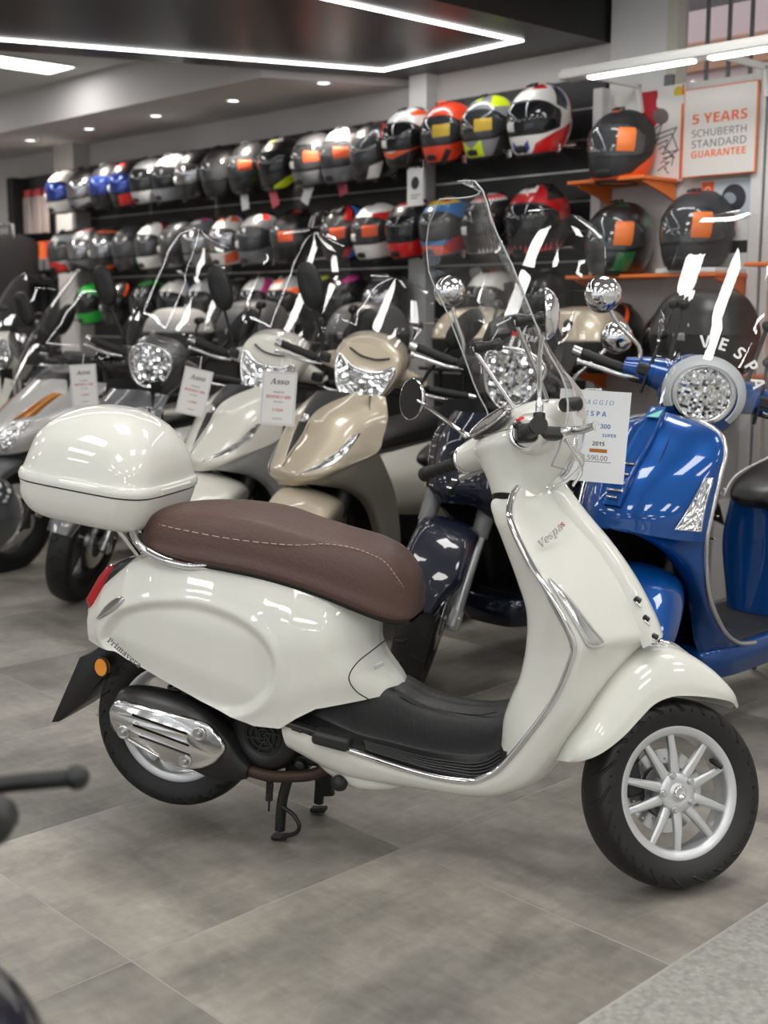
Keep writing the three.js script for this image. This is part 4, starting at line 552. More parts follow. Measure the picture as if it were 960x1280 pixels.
function rearHalf(t, o) { // seat, tail, floor, rear wheel: mostly hidden behind the fronts
  part(t, 'body_shell', slices([[0.36, -1.35, -0.62, 0.13, 2.6, 0], [0.48, -1.48, -0.55, 0.19, 2.6, -0.04], [0.62, -1.52, -0.52, 0.2, 2.6, -0.08], [0.72, -1.5, -0.55, 0.17, 2.6, -0.1], [0.78, -1.45, -0.56, 0.13, 2.6, -0.1]], 40, 60), o.body);
  part(t, 'seat', slices([[0.74, -1.42, -0.5, 0.14, 3, -0.08], [0.78, -1.43, -0.47, 0.165, 3, -0.1], [0.83, -1.42, -0.5, 0.165, 2.8, -0.12], [0.86, -1.36, -0.58, 0.13, 2.6, -0.12], [0.87, -1.25, -0.7, 0.06, 2.4, -0.12]], 30, 60), o.seat || M.satin);
  part(t, 'floorboard', slices([[0.2, -0.75, 0.02, 0.17, 4], [0.26, -0.78, 0.04, 0.2, 4], [0.3, -0.78, 0.03, 0.2, 4], [0.31, -0.78, 0.02, 0.19, 4]], 12, 50), o.low || o.body);
  part(t, 'floor_mat', slices([[0.312, -0.7, -0.05, 0.165, 4], [0.318, -0.7, -0.05, 0.16, 4]], 4, 40), M.rubber);
  part(t, 'leg_shield_back', gridGeo(grid((o.edge || [[0.06, 1.06, 0.19], [0.07, 0.9, 0.225], [0.05, 0.75, 0.225], [-0.04, 0.55, 0.21], [-0.06, 0.33, 0.19]]).map(([x, y, z]) => full([[x, y, z], [x - 0.06, y, z * 0.8], [x - 0.13, y, z * 0.5], [x - 0.15, y, 0]])), 30, 30), { flip: 1 }), M.dark);
  wheelSet(t, 'rear_wheel', new THREE.Matrix4().makeTranslation(-1.12, 0.28, 0), { r: 0.28, rim: 0.18, w: 0.13, rimM: o.rimM });
  part(t, 'exhaust', [tube([[-0.75, 0.24, 0.12], [-0.95, 0.25, 0.17], [-1.05, 0.3, 0.19], [-1.4, 0.38, 0.2]], u => u < 0.4 ? 0.025 : 0.06, { k: 8, s: 16 })], M.satin);
  part(t, 'engine', [mv(rb(0.6, 0.22, 0.26, 0.05), -0.95, 0.34, -0.02), rod([-1.12, 0.28, -0.14], [-1.12, 0.28, 0.14], 0.02)], M.black);
  part(t, 'rear_mudguard', gridGeo(grid([[-1.38, 0.4], [-1.5, 0.52], [-1.58, 0.4]].map(([x, y]) => [[x, y, 0.08], [x, y + 0.02, 0], [x, y, -0.08]]), 12, 8), {}), M.black);
  part(t, 'tail_light', mv(rb(0.05, 0.06, 0.2, 0.02), -1.5, 0.68, 0), M.redlens);
  part(t, 'centre_stand', [rod([-0.78, 0.24, 0.12], [-0.84, 0.012, 0.16], 0.014), rod([-0.78, 0.24, -0.12], [-0.84, 0.012, -0.16], 0.014), rod([-0.78, 0.2, 0.13], [-0.78, 0.2, -0.13], 0.014)], M.black);
  part(t, 'grab_rail', tube([[-1.1, 0.84, 0.15], [-1.45, 0.88, 0.14], [-1.52, 0.89, 0], [-1.45, 0.88, -0.14], [-1.1, 0.84, -0.15]], 0.012, { k: 8 }), M.dark);
  part(t, 'luggage_rack', [mv(rb(0.3, 0.02, 0.2, 0.008), -1.3, 1.105, 0), rod([-1.3, 0.86, 0.09], [-1.3, 1.1, 0.08], 0.012), rod([-1.3, 0.86, -0.09], [-1.3, 1.1, -0.08], 0.012)], M.black);
}
const facetR = rng(77);
function facets(P, x, nz = 19, ny = 19) { // small tilted mirror facets filling an outline [z, y]
  const zs = P.map(p => p[0]), ys = P.map(p => p[1]), z0 = Math.min(...zs), z1 = Math.max(...zs), y0 = Math.min(...ys), y1 = Math.max(...ys), pos = [];
  for (let i = 0; i < nz; i++) for (let j = 0; j < ny; j++) {
    const za = lerp(z0, z1, i / nz), zb = lerp(z0, z1, (i + 1) / nz), ya = lerp(y0, y1, j / ny), yb = lerp(y0, y1, (j + 1) / ny), cz = (za + zb) / 2, cy = (ya + yb) / 2; if (inside(P, cz, cy) < 0.003) continue;
    const tz = (facetR() - 0.5) * 0.9, ty = (facetR() - 0.5) * 0.9, X = (z, y) => x + (z - cz) * tz + (y - cy) * ty, q = [[za, ya], [zb, ya], [zb, yb], [za, yb]].map(([z, y]) => [X(z, y), y, -z]);
    pos.push(...q[0], ...q[1], ...q[2], ...q[0], ...q[2], ...q[3]);
  }
  const g = new THREE.BufferGeometry(); g.setAttribute('position', new THREE.Float32BufferAttribute(pos, 3)); g.computeVertexNormals(); return g;
}
function lensOn(t, MHm, poly, x, mat = M.lens, shear = 0) {
  const bs = g => shear ? bend(g, (a, b, c) => [a - (b - 0.03) * shear, b, c]) : g; // clear lens over a faceted reflector, outline [z, y]
  const P = spl(poly, 48, true), f = (d, dep, b) => { const g = ext(P.map(([z, y]) => [z, y]), dep, b, [], 3); const h = g.clone(); h.applyMatrix4(new THREE.Matrix4().makeBasis(V(0, 0, -1), V(0, 1, 0), V(1, 0, 0))); return tf(bs(mv(h, d, 0, 0)), MHm); };
  const r = part(t, 'headlight', [crease(f(x - 0.022, 0.004, 0.002)), tf(bs(facets(P, x - 0.006)), MHm)], facetM, 'clear faceted headlight');
  part(r, 'lens', crease(f(x, 0.012, 0.008)), mat);
  part(r, 'bezel', tf(tube(P.concat([P[0]]).map(([z, y]) => [x + 0.006 - (y - 0.03) * shear, y, -z]), 0.006, { s: 8, straight: 1 }), MHm), M.chrome);
}
function beverlyFront(t, o) {
  const MHm = steerM(Hc0), MWm = steerM(Wc0);
  wheelSet(t, 'front_wheel', MWm, { r: 0.31, rim: 0.215, w: 0.115, n: 6 }); forks(t, MWm, M.steel, M.dark);
  maxiFender(t, MWm, o.paint, 0.115, 1.11);
  // apron
  const U = [[[0.1, 1.07, 0], [0.07, 1.065, 0.1], [0.02, 1.06, 0.17], [-0.01, 1.055, 0.215]], [[0.2, 1.0, 0], [0.19, 0.99, 0.1], [0.12, 0.98, 0.185], [0.0, 0.975, 0.235]], [[0.262, 0.91, 0], [0.252, 0.9, 0.1], [0.19, 0.89, 0.185], [0.03, 0.9, 0.24]], [[0.318, 0.83, 0], [0.306, 0.82, 0.095], [0.24, 0.81, 0.178], [0.065, 0.84, 0.24]], [[0.358, 0.765, 0], [0.345, 0.757, 0.085], [0.285, 0.757, 0.155], [0.19, 0.79, 0.2]], [[0.345, 0.715, 0], [0.335, 0.715, 0.05], [0.29, 0.725, 0.1], [0.24, 0.75, 0.15]]].map(r => full(r.slice().reverse()));
  const G = grid(U, 90, 70); const ap = part(t, 'front_apron', sheet(G, 0.003, {}), o.paint);
  const Lo = [[[0.3, 0.72, 0.09], [0.27, 0.75, 0.14], [0.19, 0.79, 0.2]], [[0.25, 0.712, 0.12], [0.2, 0.74, 0.18], [0.115, 0.82, 0.228]], [[0.13, 0.68, 0.125], [0.12, 0.7, 0.195], [0.062, 0.838, 0.241]], [[0.03, 0.61, 0.125], [0.05, 0.64, 0.2], [0.0, 0.75, 0.24]], [[-0.02, 0.5, 0.125], [0.0, 0.55, 0.195], [-0.05, 0.64, 0.236]], [[-0.05, 0.36, 0.13], [-0.04, 0.42, 0.19], [-0.085, 0.48, 0.225]], [[-0.07, 0.24, 0.13], [-0.07, 0.28, 0.18], [-0.1, 0.32, 0.205]]];
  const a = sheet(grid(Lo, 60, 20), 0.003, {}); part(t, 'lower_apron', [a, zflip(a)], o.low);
  part(t, 'wheel_arch_liner', gridGeo(grid([[0.28, 0.725, 0.09], [0.12, 0.68, 0.125], [0.02, 0.6, 0.125], [-0.03, 0.5, 0.125], [-0.06, 0.35, 0.13], [-0.08, 0.24, 0.13]].map(([x, y, z]) => [[x, y, z], [x - 0.08, y + 0.02, z * 0.6], [x - 0.08, y + 0.02, -z * 0.6], [x, y, -z]]), 24, 14), {}), M.black);
  part(ap, 'apron_panel', patch(G, [[0.0, 0.33], [0.1, 0.4], [0.22, 0.45], [0.32, 0.475]], [[0.0, 0.67], [0.1, 0.6], [0.22, 0.55], [0.32, 0.525]], 0.004, 0.003, 24, 14), M.dark);
  const gr = part(ap, 'grille', patch(G, [[0.3, 0.45], [0.45, 0.462], [0.6, 0.482], [0.72, 0.497]], [[0.3, 0.55], [0.45, 0.538], [0.6, 0.518], [0.72, 0.503]], 0.005, 0.003), M.black);
  part(gr, 'grille_trim', [0.45, 0.55].map(v0 => tube([0.3, 0.4, 0.5, 0.6, 0.73].map(u => { const p = smp(G, u, lerp(v0, 0.5, sst(0.35, 0.75, u))); return [p[0] + 0.006, p[1] + 0.004, p[2]]; }), 0.0035, { s: 6 })), o.paint);
  { const p = smp(G, 0.27, 0.5); part(ap, 'emblem', mv(latheX([[0, 0.006], [0.018, 0.005], [0.022, 0.002], [0.022, -0.004]], 6), p[0] + 0.008, p[1] + 0.004, 0, 0, 0, 0.6), M.chrome, 'hexagonal chrome emblem'); }
  for (const s of [0, 1]) { const q = v => s ? 1 - v : v; const A = [[0.33, q(0.1)], [0.5, q(0.12)], [0.66, q(0.19)], [0.8, q(0.33)]], B = [[0.36, q(0.14)], [0.5, q(0.19)], [0.64, q(0.26)], [0.79, q(0.34)]]; const d = part(ap, 'indicator', patch(G, A, B, 0.004, 0.003), M.gloss); part(d, 'indicator_lens', patch(G, A.map(([u, v]) => [u + 0.01, v + (s ? -0.012 : 0.012)]), B.map(([u, v]) => [u - 0.012, v - (s ? -0.012 : 0.012)]), 0.007, 0.002), facet); }
  // headset cowl: rings along x
  const ring = [[0, -0.1], [0.06, -0.085], [0.105, -0.03], [0.142, 0.05], [0.14, 0.108], [0.108, 0.152], [0.055, 0.174], [0, 0.178]];
  const full2 = k => [...ring.map(([z, y]) => [z * k, y * lerp(1, k, 0.8)]), ...ring.slice(1, -1).reverse().map(([z, y]) => [-z * k, y * lerp(1, k, 0.8)])];
  const C = [[0.135, 0.9, -0.01], [0.115, 0.97, 0], [0.08, 1.02, 0], [0.02, 1.04, 0.005], [-0.06, 0.95, 0.01], [-0.11, 0.7, 0.015], [-0.125, 0.3, 0.02]].map(([x, k, dy]) => full2(k).map(([z, y]) => [x - (y - 0.03) * 0.28, y + dy, z]));
  const cg = grid(C, 40, 56, { cv: 1 }); part(t, 'headset', tf(gridGeo(cg, { cv: 1, cap0: 1, cap1: 1 }), MHm), o.paint);
  const face = x => y => x - (y - 0.03) * 0.28;
  lensOn(t, MHm, [[-0.115, 0.088], [-0.07, 0.062], [0, 0.05], [0.07, 0.062], [0.115, 0.088], [0.112, 0.03], [0.085, -0.035], [0.04, -0.068], [0, -0.075], [-0.04, -0.068], [-0.085, -0.035], [-0.112, 0.03]], 0.152, M.lens, 0.28);
  part(t, 'headlight_brow', tf(tube([[0.11, 0.12, -0.085], [0.125, 0.105, -0.04], [0.128, 0.102, 0], [0.125, 0.105, 0.04], [0.11, 0.12, 0.085]], 0.0065, { k: 6, flat: [1, 0.6] }), MHm), M.black);
  for (const s of [1, -1]) part(t, 'bar_shroud', tf(tube([[0.0, 0.04, s * 0.1], [-0.03, 0.03, s * 0.17], [-0.05, 0.015, s * 0.23]], u => lerp(0.055, 0.026, u), { k: 8, s: 16 }), MHm), o.paint);
  bars(t, MHm, { w: 0.37, mp: o.mp }); windscreen(t, MHm, stdScreen(o.screen, 0.2), M.glass);
  rearHalf(t, { body: o.paint, low: o.low, seat: M.satin });
}
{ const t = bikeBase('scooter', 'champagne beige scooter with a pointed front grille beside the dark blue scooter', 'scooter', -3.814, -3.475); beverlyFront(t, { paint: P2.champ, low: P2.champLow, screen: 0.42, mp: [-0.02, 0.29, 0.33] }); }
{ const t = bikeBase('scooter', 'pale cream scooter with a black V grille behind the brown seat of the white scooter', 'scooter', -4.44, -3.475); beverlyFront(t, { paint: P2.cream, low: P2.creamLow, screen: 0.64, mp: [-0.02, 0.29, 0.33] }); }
function roundApron(t, paintM, lowM) {
  const U = [[[0.12, 1.02, 0], [0.08, 1.02, 0.12], [0.0, 1.0, 0.19], [-0.03, 0.99, 0.21]], [[0.2, 0.94, 0], [0.17, 0.93, 0.12], [0.08, 0.92, 0.21], [0.03, 0.91, 0.235]], [[0.25, 0.84, 0], [0.21, 0.83, 0.12], [0.12, 0.83, 0.2], [0.06, 0.83, 0.24]], [[0.28, 0.76, 0], [0.24, 0.75, 0.1], [0.15, 0.73, 0.19], [0.06, 0.72, 0.23]], [[0.26, 0.7, 0], [0.2, 0.69, 0.1], [0.1, 0.65, 0.17], [0.02, 0.62, 0.22]]].map(r => full(r.slice().reverse()));
  const G = grid(U, 60, 60), ap = part(t, 'front_apron', sheet(G, 0.003, {}), paintM);
  const Lo = [[[0.2, 0.69, 0.1], [0.1, 0.65, 0.17], [0.02, 0.62, 0.22]], [[0.06, 0.58, 0.12], [0.02, 0.55, 0.18], [-0.03, 0.52, 0.215]], [[0.0, 0.42, 0.125], [-0.02, 0.42, 0.18], [-0.06, 0.42, 0.205]], [[-0.05, 0.24, 0.13], [-0.06, 0.27, 0.17], [-0.09, 0.3, 0.19]]];
  const a = sheet(grid(Lo, 30, 16), 0.003, {}); part(t, 'lower_apron', [a, zflip(a)], lowM);
  part(t, 'wheel_arch_liner', gridGeo(grid([[0.2, 0.69, 0.1], [0.06, 0.58, 0.12], [0.0, 0.42, 0.125], [-0.05, 0.24, 0.13]].map(([x, y, z]) => [[x, y, z], [x - 0.1, y + 0.02, z * 0.6], [x - 0.1, y + 0.02, -z * 0.6], [x, y, -z]]), 20, 14), {}), M.black);
  return [ap, G];
}
function roundHead(t, MHm, paintM, poly) {
  part(t, 'headset', tf(slices([[-0.12, -0.08, 0.09, 0.08, 2.4], [-0.06, -0.1, 0.105, 0.115, 2.6], [0.02, -0.1, 0.108, 0.135, 2.6], [0.1, -0.09, 0.104, 0.125, 2.4], [0.14, -0.06, 0.08, 0.09, 2.3], [0.15, -0.03, 0.04, 0.04, 2.2]], 30, 50), MHm), paintM);
  lensOn(t, MHm, poly, 0.125);
  for (const s of [1, -1]) part(t, 'bar_shroud', tf(tube([[0.0, 0.03, s * 0.1], [-0.03, 0.02, s * 0.17], [-0.05, 0.01, s * 0.22]], u => lerp(0.05, 0.026, u), { k: 8, s: 16 }), MHm), M.satin);
}
{ // dark grey scooter, oval headlight
  const t = bikeBase('scooter', 'dark grey scooter with an egg-shaped headlight behind the white top box', 'scooter', -5.25, -3.4), MHm = steerM(Hc0), MWm = steerM([0.33, 0.31, 0]);
  wheelSet(t, 'front_wheel', MWm, { r: 0.31, rim: 0.215, w: 0.115, n: 6, discs: [-1, 1] }); forks(t, MWm, M.steel, M.dark); maxiFender(t, MWm, P2.grey);
  const [ap, G] = roundApron(t, P2.grey, P2.grey); for (const s of [0, 1]) { const q = v => s ? 1 - v : v; part(ap, 'indicator', patch(G, [[0.2, q(0.16)], [0.5, q(0.2)]], [[0.2, q(0.26)], [0.5, q(0.3)]], 0.005), facet); }
  roundHead(t, MHm, P2.grey, [[0, 0.125], [0.075, 0.108], [0.108, 0.05], [0.09, -0.02], [0.055, -0.068], [0, -0.085], [-0.055, -0.068], [-0.09, -0.02], [-0.108, 0.05], [-0.075, 0.108]]);
  bars(t, MHm, { w: 0.36, mp: [-0.03, 0.3, 0.36] }); windscreen(t, MHm, stdScreen(0.69, 0.2));
  rearHalf(t, { body: P2.grey });
}
{ // dark blue-black scooter with big headlight
  const t = bikeBase('scooter', 'black and navy scooter with chrome front grilles behind the white scooter windscreen', 'scooter', -3.12, -3.58), MHm = steerM(Hc0), MWm = steerM([0.35, 0.3, 0]);
  wheelSet(t, 'front_wheel', MWm, { r: 0.31, rim: 0.21, w: 0.125, n: 6, discs: [-1, 1] }); forks(t, MWm, M.alu, M.grey); maxiFender(t, MWm, P2.navy, 0.1);
  const [ap, G] = roundApron(t, P2.navy, P2.navy);
  for (const s of [0, 1]) { const q = v => s ? 1 - v : v, gr = part(ap, 'chrome_grille', patch(G, [[0.1, q(0.3)], [0.5, q(0.36)], [0.85, q(0.42)]], [[0.1, q(0.36)], [0.5, q(0.41)], [0.85, q(0.46)]], 0.006), M.black); for (let k = 0; k < 7; k++) { const u = 0.14 + k * 0.1, a = smp(G, u, q(0.3 + 0.02 + k * 0.015)), b = smp(G, u, q(0.355 + k * 0.014)); part(gr, 'grille_bar', rod([a[0] + 0.01, a[1], a[2]], [b[0] + 0.01, b[1], b[2]], 0.005, 8), M.chrome); }
    part(ap, 'indicator', patch(G, [[0.12, q(0.14)], [0.5, q(0.16)]], [[0.12, q(0.24)], [0.5, q(0.26)]], 0.006), facet); }
  roundHead(t, MHm, M.gloss, [[0, 0.15], [0.07, 0.14], [0.112, 0.105], [0.105, 0.04], [0.075, -0.03], [0.03, -0.072], [0, -0.08], [-0.03, -0.072], [-0.075, -0.03], [-0.105, 0.04], [-0.112, 0.105], [-0.07, 0.14]]);
  const fly = part(t, 'fly_screen', tf(sheet(screenSheet({ top: 0.27, y0: 0.12, w: [[0.1, 0.16], [0.2, 0.15], [0.25, 0.11], [0.27, 0.06]], x: [[0.1, 0.03], [0.3, -0.03]] }), 0.003, {}), MHm), M.gloss);
  part(fly, 'flyscreen_badge', tf(mv(text('SYM', 0.022, 0.002, { skew: 0.2 }), 0.118, 0.2, -0.02, 0, PI / 2, 0), MHm), M.whitepl); part(fly, 'red_mark', tf(mv(rb(0.004, 0.016, 0.02, 0.001), 0.117, 0.2, 0.035), MHm), M.red);
  bars(t, MHm, { w: 0.36, mp: [-0.03, 0.27, 0.33], chrome: 1 }); windscreen(t, MHm, stdScreen(0.66, 0.21));
  rearHalf(t, { body: P2.navy });
}
{ // silver maxi scooter at far left, lights low in the fairing
  const t = bikeBase('scooter', 'silver maxi scooter with a smoky screen and amber corner light at the far left', 'scooter', -6.2, -3.5), MWm = steerM([0.33, 0.29, 0], 20), MHm = steerM(Hc0, 20);
  wheelSet(t, 'front_wheel', MWm, { r: 0.31, rim: 0.215, w: 0.12, n: 5, discs: [1, -1] }); forks(t, MWm, M.dark, M.dark); maxiFender(t, MWm, P2.grey, 0.09);
  const U = [[[0.12, 1.02, 0], [0.08, 1.03, 0.1], [-0.02, 1.02, 0.2], [-0.18, 1.0, 0.29]], [[0.27, 0.9, 0], [0.24, 0.91, 0.1], [0.13, 0.93, 0.2], [-0.06, 0.94, 0.3]], [[0.4, 0.78, 0], [0.37, 0.79, 0.1], [0.24, 0.83, 0.21], [0.02, 0.87, 0.3]], [[0.47, 0.7, 0], [0.42, 0.7, 0.1], [0.3, 0.73, 0.2], [0.08, 0.77, 0.28]], [[0.42, 0.63, 0], [0.37, 0.63, 0.1], [0.25, 0.63, 0.18], [0.06, 0.64, 0.25]]].map(r => full(r.slice().reverse()));
  const G = grid(U, 70, 70), ap = part(t, 'front_apron', sheet(G, 0.003, {}), P2.silver);
  for (const s of [0, 1]) { const q = v => s ? 1 - v : v; part(ap, 'headlight', patch(G, [[0.5, q(0.2)], [0.7, q(0.22)], [0.88, q(0.3)]], [[0.45, q(0.34)], [0.7, q(0.4)], [0.9, q(0.44)]], 0.008), facet); part(ap, 'indicator', patch(G, [[0.18, q(0.16)], [0.44, q(0.2)]], [[0.16, q(0.24)], [0.43, q(0.33)]], 0.008), STD(lin(0.5, 0.2, 0.05), 0.15, 0.4)); part(ap, 'dark_panel', patch(G, [[0.86, q(0.05)], [0.93, q(0.3)], [0.95, q(0.48)]], [[0.99, q(0.05)], [0.99, q(0.3)], [1, q(0.48)]], 0.006), M.black); }
  part(t, 'lower_apron', slices([[0.24, -0.25, 0.0, 0.15, 2.6], [0.45, -0.25, 0.08, 0.2, 2.6], [0.64, -0.25, 0.16, 0.22, 2.6]], 16, 40), M.black);
  const sc = screenSheet({ top: 0.5, y0: -0.12, crown: 0.06, w: [[-0.12, 0.14], [0, 0.22], [0.2, 0.25], [0.4, 0.22], [0.5, 0.15]], x: [[-0.12, 0.26], [0.1, 0.14], [0.3, 0.0], [0.5, -0.17]], bulge: 0.14 }).map(r => r.map(([x, y, z]) => [x - 0.12, y + 1.12, z]));
  part(t, 'windscreen', sheet(sc, 0.003, {}), M.glass); part(t, 'dash_cowl', slices([[0.98, -0.3, 0.1, 0.22, 2.5], [1.06, -0.28, 0.06, 0.2, 2.5], [1.1, -0.24, -0.02, 0.14, 2.4]], 16, 40), M.black);
  part(t, 'headset', tf(slices([[-0.1, -0.08, 0.06, 0.07, 2.4], [0, -0.1, 0.06, 0.12, 2.4], [0.04, -0.08, 0.04, 0.1, 2.4]], 14, 36), MHm), M.black);
  bars(t, MHm, { w: 0.37, mp: [0.02, 0.22, 0.38] });
  for (const s of [1, -1]) part(t, 'hand_guard', tf(sheet(grid([[[0.06, 0.14, s * 0.22], [0.1, 0.1, s * 0.3], [0.05, 0.14, s * 0.44]], [[0.09, 0.05, s * 0.2], [0.13, 0.03, s * 0.3], [0.06, 0.06, s * 0.46]], [[0.06, -0.06, s * 0.22], [0.1, -0.06, s * 0.3], [0.06, -0.03, s * 0.42]]], 16, 16), 0.003, {}), MHm), M.tint);
  rearHalf(t, { body: P2.silver, low: M.black });
}
{ // blue scooter
  const t = bikeBase('blue_scooter', 'bright metallic blue scooter with a large round headlight at the right end of the row', 'scooter', -2.245, -3.5), MHm = steerM(Hc0), MWm = steerM([0.29, 0.25, 0]);
  wheelSet(t, 'front_wheel', MWm, { r: 0.25, rim: 0.165, w: 0.12, n: 5, rimM: M.dark });
  const fr = [[22, 0.268, 0.03], [34, 0.255, 0.085], [50, 0.25, 0.105], [75, 0.25, 0.112], [100, 0.248, 0.112], [125, 0.25, 0.108], [150, 0.25, 0.1], [172, 0.255, 0.08]].map(([a, r, z]) => { const c = Math.cos(rad(a)), s = Math.sin(rad(a)), R = 0.375 - 0.03 * Math.abs(a - 80) / 80; return full([[c * r, s * r, z], [c * lerp(r, R, 0.5), s * lerp(r, R, 0.5), z * 1.02], [c * lerp(r, R, 0.85), s * lerp(r, R, 0.85), z * 0.8], [c * R, s * R, z * 0.4], [c * R * 1.01, s * R * 1.01, 0]]); });
  part(t, 'front_mudguard', tf(sheet(grid(fr, 50, 44), 0.003, {}), MWm), P2.blue);
  part(t, 'front_suspension', tf(join([rod([0, 0, -0.1], [-0.15, 0.45, -0.05], 0.024), rod([0, 0, 0], [0, 0, -0.11], 0.02)]), MWm), M.dark);
  const bead = [[0.06, 1.06, 0.06], [0.07, 1.048, 0.13], [0.08, 1.015, 0.2], [0.1, 0.962, 0.23], [0.13, 0.89, 0.232], [0.165, 0.78, 0.23], [0.18, 0.7, 0.226], [0.165, 0.6, 0.22], [0.12, 0.5, 0.213], [0.03, 0.395, 0.205], [-0.06, 0.335, 0.197], [-0.16, 0.305, 0.19], [-0.35, 0.29, 0.185], [-0.6, 0.29, 0.185]];
  const spine = [[0.09, 1.075], [0.125, 1.055], [0.165, 1.022], [0.215, 0.968], [0.285, 0.895], [0.345, 0.8], [0.362, 0.735]];
  const UG = grid(spine.map(([cx, cy], i) => { const [x, y, z] = bead[i], dx = cx - x, dy = cy - y; return full([[x, y, z], [x + dx * 0.3, y + dy * 0.16, z * 0.93], [x + dx * 0.68, y + dy * 0.5, z * 0.68], [x + dx * 0.94, y + dy * 0.88, z * 0.34], [cx, cy, 0]]); }), 90, 80);
  const ls = part(t, 'leg_shield', sheet(UG, 0.003, {}), P2.blue);
  const arch = [[0.362, 0.735, 0.005], [0.34, 0.722, 0.08], [0.23, 0.65, 0.115], [0.13, 0.54, 0.12], [0.08, 0.43, 0.12], [0.05, 0.34, 0.12], [0.0, 0.28, 0.12], [-0.1, 0.25, 0.12]], bb = [6, 6.4, 7, 8, 9, 10, 11, 12].map(k => { const i = Math.floor(k), f = k - i; return bead[i].map((v, q) => lerp(v, bead[Math.min(i + 1, 13)][q], f)); });
  const la = sheet(grid(arch.map((a, i) => { const b = bb[i], m = a.map((v, q) => (v + b[q]) / 2); m[0] += i < 2 ? 0.012 : 0.03; m[2] += 0.012; if (i === 0) return [b, [lerp(b[0], 0.362, 0.3), lerp(b[1], 0.735, 0.16), b[2] * 0.93], [lerp(b[0], 0.362, 0.68), lerp(b[1], 0.735, 0.5), b[2] * 0.68], a]; return [b, b.map((v, q) => lerp(v, m[q], 0.6)), a.map((v, q) => lerp(v, m[q], 0.5)), a]; }), 60, 24), 0.003, { flip: 1 });
  part(t, 'lower_apron', [la, zflip(la)], P2.blue);
  part(t, 'wheel_arch_liner', gridGeo(grid(arch.map(([x, y, z]) => [[x, y, z], [x - 0.1, y, z * 0.6], [x - 0.1, y, -z * 0.6], [x, y, -z]]), 24, 14), {}), M.black);
  for (const s of [1, -1]) part(t, 'shield_trim', tube(bead.map(([x, y, z]) => [x - 0.002, y + 0.002, s * z]), 0.0085, { k: 6, s: 10, flat: [1, 1.2] }), M.steel);
  // horn cover with chrome grille
  const HG = grid([[0.0, 0.075], [0.2, 0.07], [0.45, 0.06], [0.7, 0.055], [0.84, 0.05]].map(([u, w]) => [-1, -0.9, -0.5, 0, 0.5, 0.9, 1].map(q => { const p = smp(UG, u, 0.5 - q * w), o = Math.abs(q) > 0.95 ? 0 : 0.016; return [p[0] + o, p[1] + o * 0.7, p[2]]; })), 50, 30);
  const hc = part(ls, 'horn_cover', sheet(HG, 0.002, { flip: 0 }), P2.blue);
  part(ls, 'shield_seam', [0.36, 0.64].map(v => tube([0.02, 0.3, 0.6, 0.95].map(u => smp(UG, u, v).map((q, k) => q + (k === 0 ? 0.001 : 0))), 0.0015, { s: 5 })), M.black);
  part(hc, 'horn_grille', patch(HG, [[0.62, 0.2], [0.8, 0.16], [0.96, 0.3]], [[0.62, 0.8], [0.8, 0.84], [0.96, 0.7]], 0.002, 0.002), M.black);
  for (let k = 0; k < 5; k++) { const u = 0.66 + k * 0.068, w = k === 4 ? 0.2 : 0.31, pts = [-1, -0.5, 0, 0.5, 1].map(q => { const p = smp(HG, u, 0.5 + q * w); return [p[0] + 0.005, p[1] + 0.003, p[2]]; }); part(hc, 'grille_bar', tube(pts, 0.0048, { k: 3, s: 8 }), M.chrome); }
  { const p = smp(HG, 0.16, 0.5); const bd = canvasTex(128, 128, (x) => { x.fillStyle = '#22508f'; x.fillRect(0, 0, 128, 128); x.fillStyle = '#e8f0f0'; x.font = 'bold 60px sans-serif'; x.fillText('P', 14, 62); x.fillStyle = '#7fd0c0'; x.beginPath(); x.moveTo(10, 118); x.lineTo(118, 118); x.lineTo(118, 30); x.fill(); });
    const g = new THREE.PlaneGeometry(0.055, 0.05); part(hc, 'badge', mv(g, p[0] + 0.006, p[1] + 0.006, p[2], -0.75, 0, 0).applyMatrix4 ? tf(mv(mv(g, 0, 0, 0, -0.85, 0, 0), 0, 0, 0, 0, PI / 2, 0), new THREE.Matrix4().makeTranslation(p[0] + 0.008, p[1] + 0.008, p[2])) : g, new THREE.MeshStandardMaterial({ map: bd, roughness: 0.3, side: THREE.DoubleSide }), 'small square green and blue badge'); }
  for (const s of [0, 1]) { const q = v => s ? 1 - v : v, A = [[0.66, q(0.075)], [0.8, q(0.075)], [0.93, q(0.065)]], B = [[0.66, q(0.13)], [0.8, q(0.17)], [0.93, q(0.205)]]; const i = part(ls, 'indicator', patch(UG, A, B, 0.006, 0.003), facet); part(i, 'lens', patch(UG, A, B, 0.013, 0.002), M.lens); part(i, 'bezel', [A, B].map(R => tube(spl(R, 8).map(([u, v]) => smp(UG, u, v).map((c, k) => c + (k === 0 ? 0.01 : k === 2 ? (s ? -0.004 : 0.004) : 0))), 0.003, { s: 6 })), M.chrome); }
  part(t, 'headset', tf(slices([[-0.17, -0.06, 0.08, 0.06, 2.3, -0.2], [-0.1, -0.1, 0.11, 0.1, 2.3], [-0.02, -0.1, 0.112, 0.14, 2.4], [0.07, -0.09, 0.105, 0.13, 2.4], [0.115, -0.06, 0.07, 0.09, 2.3], [0.13, -0.02, 0.03, 0.04, 2.2]], 30, 50), MHm), P2.blue);
  for (const s of [1, -1]) part(t, 'bar_shroud', tf(tube([[0.0, 0.03, s * 0.1], [-0.03, 0.03, s * 0.18], [-0.05, 0.02, s * 0.26]], u => lerp(0.062, 0.034, u), { k: 8, s: 18 }), MHm), P2.blue);
  const circ = []; for (let k = 0; k < 24; k++) circ.push([-0.002 + 0.088 * Math.cos(k / 24 * TAU), 0.026 + 0.088 * Math.sin(k / 24 * TAU)]); lensOn(t, MHm, circ, 0.13);
